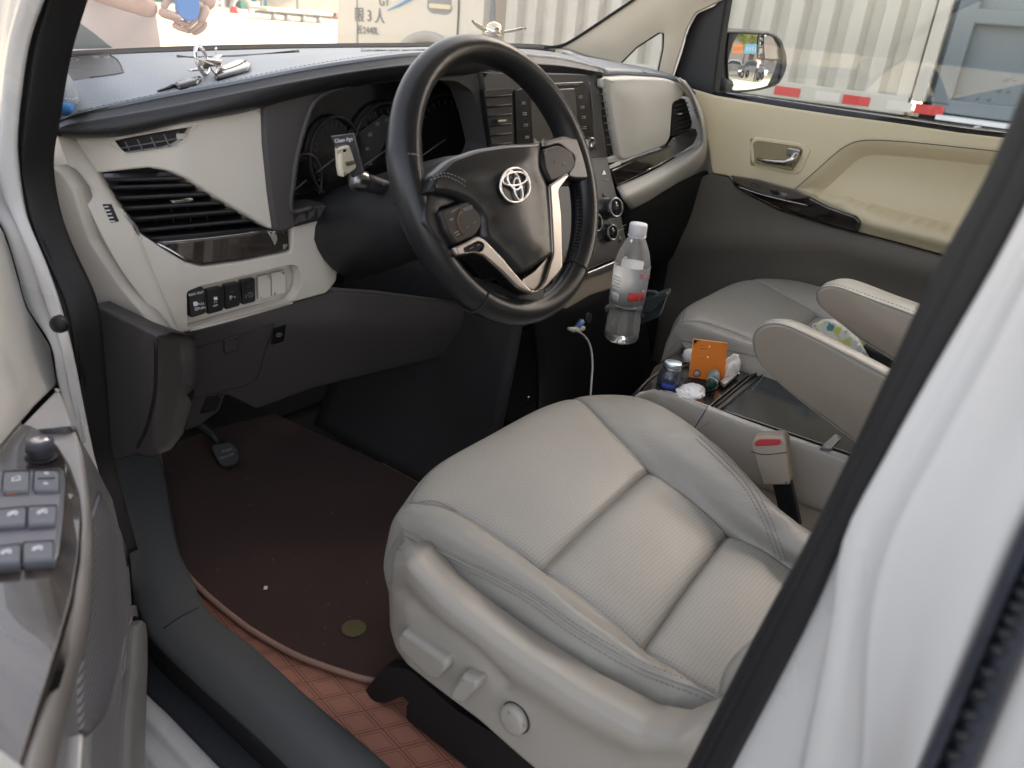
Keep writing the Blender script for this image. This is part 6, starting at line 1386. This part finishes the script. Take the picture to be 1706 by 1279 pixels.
for a, b in ((1, 2), (3, 4)): strip(ye[a]-.12, ye[b]+.02, Mrw, 'white_reflector')
box('corner_post', (XT-.01, .735, 2.5), (.09, .085, 2.9), M_cont, tr, bev=.01)
box('chassis', (XT+1.2, 2.6, .78), (.9, 7.4, .25), M_dark, tr)
for yw in (1.1, 2.0, 5.42):
    w = lathe('wheel', [(.3, -.14), (.48, -.13), (.5, -.08), (.5, .08), (.48, .13), (.3, .14)], (XT+.22, yw, .5), (1, 0, 0), M_rubber, tr, res=36)
    lathe('wheel_rim', [(.30, -.13), (.27, -.06), (.12, -.10), (.10, -.16), (0, -.16)], (XT+.22, yw, .5), (1, 0, 0), M_dgrey, w, res=30)
# cab
yc0, yc1 = PX(765, 40, XT)[1]-.0, PX(566, 40, XT)[1]
V = []; cab_out = [(yc0-.30, .62), (yc0-.30, 2.6), (yc1-.35, 2.7), (yc1, 1.75), (yc1+.05, .9), (yc1, .55), (6.55, .55)]
cyc, czr = 5.42, .50
arcp = [(cyc+0.56*math.cos(R(a)), czr+.54*math.sin(R(a))) for a in range(0, 181, 15)]
po = [(yc0-.30, .62), (yc0-.30, 2.6), (yc1-.35, 2.7), (yc1, 1.75), (yc1+.05, .9), (yc1, .52)]+arcp
n_ = len(po); V = [(XT, a, b) for a, b in po]+[(XT+2.2, a, b) for a, b in po]
F = [list(range(n_)), list(range(n_, 2*n_))[::-1]]+[[i, (i+1) % n_, n_+(i+1) % n_, n_+i] for i in range(n_)]
mk('cab_shell', V, F, M_cab, tr, smooth=False)
dT = dX(XT-.006)
tube('door_gap', [dT(765.5, -30), dT(764, 20), dT(762, 60), dT(761, 80)], .010, M_groove, tr, res=6)
tube('cab_front_corner_gap', [dT(594, -30), dT(595, 30), dT(595, 80)], .006, M_dim, tr, res=6)
sheet('handle_recess', rnd([(712, -8), (752, -8), (752, 20), (744, 25), (718, 22), (711, 14)], 5), dX(XT-.004), M_dgrey, tr, back=(1, 0, 0), edge=1, er=.003, thick=.01, step=10)
sheet('door_handle', rnd([(714, 5), (750, 8), (750, 16), (714, 13)], 3), dX(XT-.03), mat('cream_handle', (.72, .62, .36), .4), tr, back=(1, 0, 0), edge=1, er=.006, thick=.04, step=10)
grid('wheel_arch_flare', [[(XT-.02, cyc+r*math.cos(R(a)), czr+r*math.sin(R(a))) for a in range(0, 181, 15)] for r in (.54, .60, .63)], mat('arch_grey', (.42, .40, .36), .5), tr, nu=1, nv=2, thick=.03)
Mtx = mat('dark_lettering', (.10, .10, .10), .6)
def T(s_, p, q_, h): return text(s_, dX(XT-.01), p, q_, h, Mtx, tr, up=(0, 0, 1), ext=.002)
T('限3人', (617, 27), (640, 28), .082*1.35, ) if False else T('限 3 人', (615, 27), (640, 28.5), .155)
T('蓝色44554', (612, 52), (636, 53.5), .062) if False else T('长2440L', (612, 51), (636, 52.5), .10)
T('GT', (640, 3), (660, 4), .12)
tube('blue_stripe', [dX(XT-.01)(645, 17), dX(XT-.01)(665, 8), dX(XT-.01)(690, -6)], [.004, .014, .02], mat('stripe_blue', (.12, .35, .62), .5), tr, res=6)
sheet('cab_rear_gap_panel', rnd([(786, -40), (822, -40), (822, 80), (786, 80)], 1), dX(XT+.10), mat('blue_grey_panel', (.20, .24, .26), .5), tr, back=(1, 0, 0), edge=0, thick=.03, step=30)
# ---- grey steel unit at the tail
gs = thing('steel_cabinet', 'grey painted steel cabinet with recessed panel and rivets behind the corrugated cargo box', 'steel panel', (XT+1, -.8, 0))
M_gs = mat('blue_grey_paint', (.155, .185, .20), .45, noise=.08, nscale=3)
box('panel_body', (XT+.6, -.845, 2.5), (1.1, 3.27, 2.9), M_gs, gs)
fr_ = XT+.02
dGs = dX(fr_)
yz = lambda x, y: PX(x, y, fr_)
py0, pz0 = yz(1594, 166)[1:]; py1, pz1 = yz(1632, 42)[1], yz(1650, 46)[2]
box('frame_post', (XT+.02, py0+.085, 2.5), (.10, .12, 2.9), M_gs, gs, bev=.01)
box('frame_sill', (XT+.026, -.9, pz0-.045), (.10, 3.1, .09), M_gs, gs, bev=.01)
box('frame_bar', (XT+.024, -.9, pz1+.06), (.10, 3.1, .09), M_gs, gs, bev=.01)
box('ledge_white', (XT-.05, -.92, pz0-.115), (.16, 3.0, .028), M_white, gs)
box('ledge_black', (XT-.04, -.92, pz0-.165), (.14, 2.9, .065), M_black, gs)
for k, (x, y) in enumerate([(1628, 163), (1648, 165), (1665, 152), (1680, 152), (1676, 134), (1690, 133)]): lathe('rivet', [(.012, 0), (.010, .006), (0, .008)], PX(x, y, XT+.048), (-1, 0, 0), M_gs, gs, res=12)
box('sun_blocking_box', (XT+.62, -.86, .78), (1.0, 3.2, .62), M_dark, gs)  # added dark box, stops sun passing under the cabinet onto the ledge
# ---- workshop across the yard
wk = thing('workshop_building', 'open fronted workshop far across the sunlit yard, packed with green, grey and blue clutter', 'workshop', (20, 46, gz(20, 46)))
Yb = 44.; gb_ = gz(0, Yb)
Mw = mat('workshop_wall', (.38, .36, .32), .8, noise=.2, nscale=1)
box('wall', (18, Yb+3, gb_+3.2), (60, .3, 6.4), Mw, wk)
box('roof', (18, Yb+1, gb_+6.3), (60, 7, .3), M_dgrey, wk)
rgw = np.random.default_rng(11)
colsW = [(.20, .22, .21), (.05, .32, .26), (.12, .13, .14), (.30, .31, .30), (.05, .18, .26), (.40, .36, .30), (.08, .28, .24), (.25, .15, .13)]
mw = [mat('clutter_%s' % n, c, .7) for n, c in zip(('grey', 'teal', 'black', 'pale', 'navy', 'tan', 'green', 'brown'), colsW)]
for k in range(46):
    x = 3+k*.62+rgw.uniform(-.1, .1); h = rgw.uniform(1.2, 3.0); box('storage_cabinet', (x, Yb+rgw.uniform(.2, 1.2), gb_+h/2), (rgw.uniform(.35, .8), .6, h), mw[rgw.integers(0, 8)], wk)
for k in range(12): box('steel_post', (4+k*2.6, Yb-.3, gb_+3.), (.14, .14, 6), mw[3], wk)
def far(nm, lab, cat, px, py, Y): return thing(nm, lab, cat, tuple(PY(px, py, Y)))
Yc = 33.; cb = PY(500, 37, Yc); sc0 = (PY(565, 25, Yc)[0]-PY(430, 25, Yc)[0])
zc = PY(500, 22, Yc)[2]; gzc = gz(0, Yc); 
ct = thing('flatbed_cart', 'long low flatbed cart with cream deck and red end on small wheels', 'cart', (cb[0], Yc, gzc))
xL, xR = PY(430, 25, Yc)[0], PY(566, 25, Yc)[0]; dk_z = PY(500, 19, Yc)[2]; gnd = PY(500, 36, Yc)[2]
box('cart_deck', ((xL+xR)/2-.4, Yc, dk_z), (xR-xL-.8, 1.4, .14), mat('deck_cream', (.62, .56, .46), .6), ct); box('cart_end', (xR-.5, Yc, dk_z), (1.0, 1.4, .16), mat('cart_red', (.55, .16, .12), .5), ct)
box('cart_frame', ((xL+xR)/2, Yc, dk_z-.16), (xR-xL-.2, .9, .12), M_dgrey, ct)
for px in (443, 465, 492, 518, 560):
    c = PY(px, 30, Yc); rr = abs(dk_z-gnd)*.32; lathe('cart_wheel', [(rr*.6, -.06), (rr, -.05), (rr, .05), (rr*.6, .06)], (c[0], Yc-.6, gnd+rr), (0, 1, 0), M_dgrey, ct, res=20); box('wheel_fork', (c[0], Yc-.6, gnd+rr*2), (.08, .05, rr*1.6), M_dgrey, ct)
t_ = thing('leaning_tyre', 'pale tyre standing upright in front of the far workshop', 'tyre', tuple(PY(402, 28, 38)))
c = PY(402, 16, 38); tube('tyre_ring', [c+np.array([.55*math.cos(a), 0, .60*math.sin(a)]) for a in np.linspace(0, 6.283, 24, endpoint=False)], .13, mat('pale_tyre', (.42, .40, .36), .8), t_, closed=True)
tag(lathe('red_ball', [(max(1e-3, .24*math.sin(t)), -.24*math.cos(t)) for t in np.linspace(0, math.pi, 12)], PY(391, 19, 37), (0, 0, 1), M_red, None, loc=tuple(PY(391, 19, 37))), 'small red round canister beside the far tyre', 'canister')
wp_ = PY(424, 18, 37); tag(box('display_board', tuple(wp_), (.55, .1, .8), M_white, None, bev=.02, loc=tuple(wp_)), 'white upright board left of the flatbed cart', 'board')
ld = thing('ladder', 'pale a-frame ladder standing left of the tyre by the workshop', 'ladder', tuple(PY(368, 28, 37)))
for s_ in (-1, 1): 
    b0 = PY(365+s_*9, 30, 37); tp = PY(365+s_*2, -12, 37); tube('ladder_rail', [b0, tp], .05, mat('ladder_alu', (.6, .6, .58), .4) if s_ < 0 else MATS['ladder_alu'], ld)
for k in range(4): tube('ladder_rung', [PY(358+k*1.6, 22-k*9, 37), PY(373-k*1.6, 22-k*9, 37)], .035, MATS['ladder_alu'], ld)
pole_b = PY(583, 35, 30); pl0 = thing('yard_post', 'pale square post standing left of the truck cab', 'post', (pole_b[0], 30, gz(0, 30)))
box('post_shaft', (pole_b[0], 30, gz(0, 30)+2.2), (.34, .34, 4.4), mat('post_cream', (.55, .50, .40), .7), pl0); box('post_base', (pole_b[0], 30, gz(0, 30)+.15), (.6, .6, .3), MATS['post_cream'], pl0)

# ============================================================ PEOPLE
M_skin = mat('skin', (.52, .33, .25), .55, noise=.05, nscale=20)
M_shirt = mat('pale_pink_shirt', (.60, .50, .46), .85, bump=.4, bscale=60, noise=.05)
M_hair = mat('black_hair', (.02, .017, .015), .5)
def skin(nm, pts, edges, rad, M, parent, sub=2, root=0, loc=(0, 0, 0)):
    o0 = org(parent); me = bpy.data.meshes.new(nm); me.from_pydata([tuple(Vector(p)-o0) for p in pts], edges, []); me.materials.append(M)
    o = bpy.data.objects.new(nm, me); COL.objects.link(o); o.parent = parent
    s = o.modifiers.new('skin', 'SKIN'); s.use_smooth_shade = True; s.branch_smoothing = .6
    for i, r in enumerate(rad):
        v = me.skin_vertices[0].data[i]; v.radius = (r, r) if not hasattr(r, '__len__') else r; v.use_root = (i == root)
    m = o.modifiers.new('sub', 'SUBSURF'); m.levels = sub; m.render_levels = sub
    return o
def person(lab, base, rz, shirt, legs, arms, phone_col, hair=True):
    """base = feet point; local frame: x right, y forward"""
    p = thing('person', lab, 'person', tuple(base)); c, s = math.cos(rz), math.sin(rz)
    def L(x, y, z): return (base[0]+c*x-s*y, base[1]+s*x+c*y, base[2]+z)
    body = [(0, 0, .95), (0, .0, 1.12), (0, .01, 1.30), (0, .0, 1.45), (0, .0, 1.54), (-.17, 0, 1.43), (.17, 0, 1.43), (-.10, 0, .90), (-.11, .02, .50), (-.11, -.02, .10), (.10, 0, .90), (.11, .02, .50), (.11, -.02, .10), (-.11, .12, .05), (.11, .12, .05)]
    ed = [(0, 1), (1, 2), (2, 3), (3, 4), (3, 5), (3, 6), (0, 7), (7, 8), (8, 9), (9, 13), (0, 10), (10, 11), (11, 12), (12, 14)]
    r = [(.15, .11), (.145, .105), (.165, .115), (.12, .09), .055, .065, .065, .095, .065, .045, .095, .065, .045, .035, .035]
    # arms
    for side in (-1, 1):
        a = arms[side]; i = len(body); body += [a[0], a[1]]; ed += [(5 if side < 0 else 6, i), (i, i+1)]; r += [.042, .030]
    b = skin('body', [L(*v) for v in body], ed, r, M_skin, p)
    # clothes
    sh_ = skin('shirt', [L(*v) for v in [(0, 0, .93), (0, 0, 1.12), (0, .01, 1.30), (0, 0, 1.45), (-.18, 0, 1.43), (.18, 0, 1.43)]+[tuple(np.array((-.18, 0, 1.43))*.35+np.array(arms[-1][0])*.65), tuple(np.array((.18, 0, 1.43))*.35+np.array(arms[1][0])*.65)]], [(0, 1), (1, 2), (2, 3), (3, 4), (3, 5), (4, 6), (5, 7)], [(.168, .128), (.165, .125), (.18, .13), (.13, .10), .078, .078, .064, .064], shirt, p)
    skin('trousers', [L(*v) for v in [(0, 0, .96), (-.10, 0, .88), (-.11, .02, .50), (-.11, -.02, .12), (.10, 0, .88), (.11, .02, .50), (.11, -.02, .12)]], [(0, 1), (1, 2), (2, 3), (0, 4), (4, 5), (5, 6)], [(.16, .12), .11, .085, .065, .11, .085, .065], legs, p)
    # head
    hd_ = [(0, .0, 1.53), (0, .015, 1.60), (0, .02, 1.68), (0, .0, 1.74)]; skin('head', [L(*v) for v in hd_], [(0, 1), (1, 2), (2, 3)], [.052, (.068, .078), (.078, .092), .060], M_skin, p)
    skin('hair', [L(*v) for v in [(0, -.03, 1.62), (0, -.02, 1.70), (0, .0, 1.765)]], [(0, 1), (1, 2)], [.072, (.088, .098), .062], M_hair, p)
    lathe('nose', [(0, -.02), (.012, -.01), (.010, .01), (0, .022)], L(0, .112, 1.66), (0, 0, 1), M_skin, p, res=10)
    for e in (-1, 1):
        lathe('eye', [(0, -.006), (.010, 0), (0, .006)], L(e*.03, .103, 1.685), (0, 0, 1), M_white, p, res=10); lathe('ear', [(0, -.02), (.016, -.01), (.016, .012), (0, .025)], L(e*.083, .01, 1.67), (0, 0, 1), M_skin, p, res=10)
    V, F = tubegeo([L(-.02, .108, 1.625), L(0, .112, 1.622), L(.02, .108, 1.625)], .004, False, 6); mk('mouth', V, F, mat('lip', (.40, .17, .15), .5) if 'lip' not in MATS else MATS['lip'], p)
    return p, L
def hand(nm, parent, wrist, palm_dir, across, curl, M, s=1., thumb=1):
    """wrist point, palm direction, across direction (towards little finger), curl direction"""
    w = np.array(wrist, float); d = np.array(palm_dir, float); d /= np.linalg.norm(d); a = np.array(across, float); a -= d*np.dot(a, d); a /= np.linalg.norm(a); k = np.array(curl, float); k -= d*np.dot(k, d); k -= a*np.dot(k, a); k /= np.linalg.norm(k)
    pts = [w, w+d*.045*s, w+d*.075*s]; ed = [(0, 1), (1, 2)]; r = [(.026*s, .02*s), (.038*s, .016*s), (.040*s, .014*s)]
    o = skin(nm, pts, ed, r, M, parent)
    for i, (off_, ln_) in enumerate(((-.030, .070), (-.010, .078), (.011, .072), (.030, .058))):
        b = w+d*.072*s+a*off_*s; ang = .35; q = [w+d*.05*s+a*off_*.8*s, b]; cur = b; th = .25
        for seg in (.42, .33, .25):
            th += .42; cur = cur+(d*math.cos(th)+k*math.sin(th))*ln_*seg*s*1.15; q.append(cur)
        skin('finger', q, [(0, 1), (1, 2), (2, 3), (3, 4)], [.010*s, .0095*s, .0090*s, .0082*s, .007*s], M, o)
    b = w+d*.02*s-a*.028*s; q = [w+d*.015*s-a*.01*s, b, b+(d*.5-a*.7)*.038*s+k*.01, b+(d*.95-a*.75)*.062*s+k*.022]
    skin('thumb', q, [(0, 1), (1, 2), (2, 3)], [.013*s, .0125*s, .0105*s, .0085*s], M, o)
    return o
Yp = 2.15
bx0 = PY(200, 40, Yp); HP = PY(300, 25, Yp)    # hands point
base = np.array([bx0[0], Yp+.05, 0])
zH = HP[2]
# person faces the camera side a little right; forearms meet at the phone
rz = R(180+28)
c, s = math.cos(rz), math.sin(rz)
def inv(P): d = np.array(P)-base; return (c*d[0]+s*d[1], -s*d[0]+c*d[1], d[2])
hr_, hl_ = PY(262, 18, Yp-.28), PY(345, 8, Yp-.30)
arms = {1: [inv(PY(170, 14, Yp-.02)), inv(hr_)], -1: [inv(PY(392, -40, Yp+.05)), inv(hl_)]}
arms = {1: [inv(PY(140, -25, Yp-.06)), inv(hr_)], -1: [inv(PY(330, -60, Yp-.0)), inv(hl_)]}
man, Lm = person('person in a pale pinkish shirt standing ahead of the car holding a blue phone', base, rz, M_shirt, mat('dark_trousers', (.05, .05, .06), .8), arms, None)
hand('hand', man, hr_, PY(305, 32, Yp-.30)-hr_, (0, 0, -1), (.2, .6, 0), M_skin, .95)
hand('hand', man, hl_, PY(330, 36, Yp-.30)-hl_, (.3, 0, -1), (-.4, .5, 0), M_skin, .85)
ph = sheet('blue_phone', rnd([(290, -20), (330, -24), (334, 15), (331, 30), (318, 36), (300, 28)], 4), dY(Yp-.32), mat('phone_blue', (.06, .22, .55), .3), None, edge=2, er=.003, thick=.012, step=10, loc=tuple(PY(312, 5, Yp-.32)))
tag(ph, 'blue phone case held by the person ahead of the windshield', 'phone')
# reflection of the mirror: find the direction the camera sees in it
def refl(px, py, n):
    d = ray(px, py); d = d/np.linalg.norm(d); return d-2*np.dot(d, n)*n
# ============================================================ BEHIND THE CAR (seen in the passenger mirror)
RD = np.array([.53, -.847, 0]); RE = np.array([.847, .53, 0]); RC = PX(1255, 100, .98)*np.array([1, 1, 0])
def bp(dist, side, z=0.): return RC+RD*dist+RE*side+np.array([0, 0, z])
axb = (RE, -RD, np.array([0, 0, 1.]))
hs_ = thing('brick_house', 'grey brown block building behind the car, seen in the side mirror', 'building', tuple(bp(34, 4)))
box('wall', bp(36, 6, 5), (26, 1.2, 10), mat('taupe_wall', (.33, .28, .27), .8, noise=.25, nscale=1.2), hs_, ax=axb)
for i in range(5):
    for j in range(3): w_ = box('window', bp(35.3, -1+i*3., 2.2+j*3), (1.6, .1, 1.5), M_dgrey, hs_, ax=axb); box('pane', bp(35.22, -1+i*3., 2.2+j*3), (1.3, .05, 1.2), M_gloss, w_, ax=axb)
mat('foliage', (.26, .30, .05), .7, noise=.5, nscale=1.5)
def tree(lab, c, h, seed, rad, n=7000):
    x, y = c[0], c[1]; t = thing('roadside_tree', lab, 'tree', (x, y, 0)); rg = np.random.default_rng(seed)
    tube('trunk', [(x, y, 0), (x+.1, y, h*.3), (x-.1, y+.1, h*.55), (x, y, h*.8)], [.24, .18, .13, .06], mat('bark', (.12, .09, .06), .9), t, res=10)
    cl = [(rg.normal(size=3)*np.array([rad*.5, rad*.5, rad*.5])+np.array([x, y, h*.70])) for _ in range(40)]; V, F = [], []
    for k in range(n):
        c_ = cl[rg.integers(0, 40)]+rg.normal(size=3)*rad*.17; a = rg.normal(size=3); a /= np.linalg.norm(a); b = np.cross(a, rg.normal(size=3)); b /= np.linalg.norm(b)
        i = len(V); V += [c_-a*.15, c_+b*.08, c_+a*.15, c_-b*.08]; F.append([i, i+1, i+2, i+3])
    mk('crown', V, F, MATS['foliage'], t, smooth=False, recalc=False)
tree('yellow green roadside tree reflected in the side mirror', bp(26, -2.2), 7.5, 3, 2.1)
for nm, lab, s_, w_, col in (('orange_signboard', 'small orange shop signboard reflected left in the side mirror', -3.3, 1.7, (.75, .22, .03)), ('blue_signboard', 'light blue shop signboard reflected beside the orange one', -.9, 2.5, (.10, .42, .62))):
    b_ = thing(nm, lab, 'signboard', tuple(bp(24, s_))); box('sign_face', bp(24, s_, 2.55), (w_, .1, .85), mat(nm+'_paint', col, .5), b_, ax=axb)
    for k in (-.4, .4): box('sign_post', bp(24.1, s_+k*w_, 1.1), (.08, .08, 2.3), M_dgrey, b_, ax=axb)
    V, F = [], []
    for k in range(4):
        c_ = bp(23.93, s_-.3*w_+k*.2*w_, 2.55)
        for dz in (-.12, 0, .12): tubegeo([c_+RE*-.12+(0, 0, dz), c_+RE*.12+(0, 0, dz)], .02, False, 4, V, F)
        tubegeo([c_+(0, 0, -.2), c_+(0, 0, .2)], .02, False, 4, V, F)
    mk('sign_lettering', V, F, M_white if 'blue' in nm else MATS['red_plastic'], b_)
def sedan(lab, c, col, ang=0.):
    t = thing('parked_car', lab, 'car', tuple(c), group=None); a = R(ang); X_ = RE*math.cos(a)+(-RD)*math.sin(a); Y_ = np.cross((0, 0, 1.), X_)
    def G(x, y, z): return np.asarray(c)+X_*x+Y_*y+np.array([0, 0, z])
    prof = [(-2.2, .35), (-2.25, .7), (-2.1, .92), (-1.5, 1.0), (-.9, 1.38), (.5, 1.42), (1.1, 1.02), (2.0, .88), (2.25, .65), (2.25, .35)]
    rows = []
    for y, sc in ((-.86, .93), (-.84, 1.), (-.5, 1.02), (.5, 1.02), (.84, 1.), (.86, .93)):
        rows.append([G(x, y*(1 if z < 1.05 else .82), .35+(z-.35)*sc) for x, z in prof])
    Mx = mat('car_paint', col, .25, coat=.8); b_ = grid('body', rows, Mx, t, nu=2, nv=3, thick=.02)
    for sy in (-1, 1):
        gw = prism('side_window', [G(-1.2, sy*.80, 1.03), G(-.85, sy*.74, 1.32), (G(.45, sy*.74, 1.35)), G(.95, sy*.80, 1.03)], Y_*sy*.03, M_gloss, t)
        for x in (-1.4, 1.4):
            w = lathe('wheel', [(.18, -.1), (.31, -.1), (.33, -.06), (.33, .06), (.31, .1), (.18, .1)], G(x, sy*.80, .33), Y_, M_rubber, t, res=24); lathe('rim', [(.2, -.11), (.06, -.11), (0, -.11), (0, .11), (.06, .11), (.2, .11)], G(x, sy*.80, .33), Y_, M_silver, w, res=20)
    prism('windscreen', [G(.52, -.68, 1.38), G(.52, .68, 1.38), G(1.12, .76, 1.04), G(1.12, -.76, 1.04)], X_*.04+np.array([0, 0, .02]), M_gloss, t)
    for sy in (-.6, .6): box('headlight', G(2.22, sy, .68), (.10, .36, .14), M_mark, t, ax=(X_, Y_, np.array([0, 0, 1.])), bev=.02)
    box('number_plate', G(2.27, 0, .5), (.03, .45, .14), M_white, t, ax=(X_, Y_, np.array([0, 0, 1.])))
sedan('dark parked car reflected beside the standing figure in the side mirror', bp(20, .2), (.03, .06, .07), 25)
sedan('silver parked car at the left of the side mirror reflection', bp(22.5, -3.4), (.6, .6, .62), 170)
fp, _L = person('person in a white shirt and dark trousers standing in the yard, reflected in the mirror', bp(15.5, .55), math.atan2(-RD[0], RD[1])+math.pi, mat('white_shirt', (.7, .72, .75), .8), MATS['dark_trousers'], {1: [(.30, .12, 1.22), (.18, .34, 1.30)], -1: [(-.36, .05, 1.35), (-.34, .22, 1.55)]}, None)
for s_, w_ in ((1, (.18, .34, 1.30)), (-1, (-.34, .22, 1.55))):
    hw = np.array(_L(*w_)); hand('hand', fp, hw, RD*-.5+np.array([0, 0, .5]), (0, 0, -1), -RE*s_, M_skin, 1.)
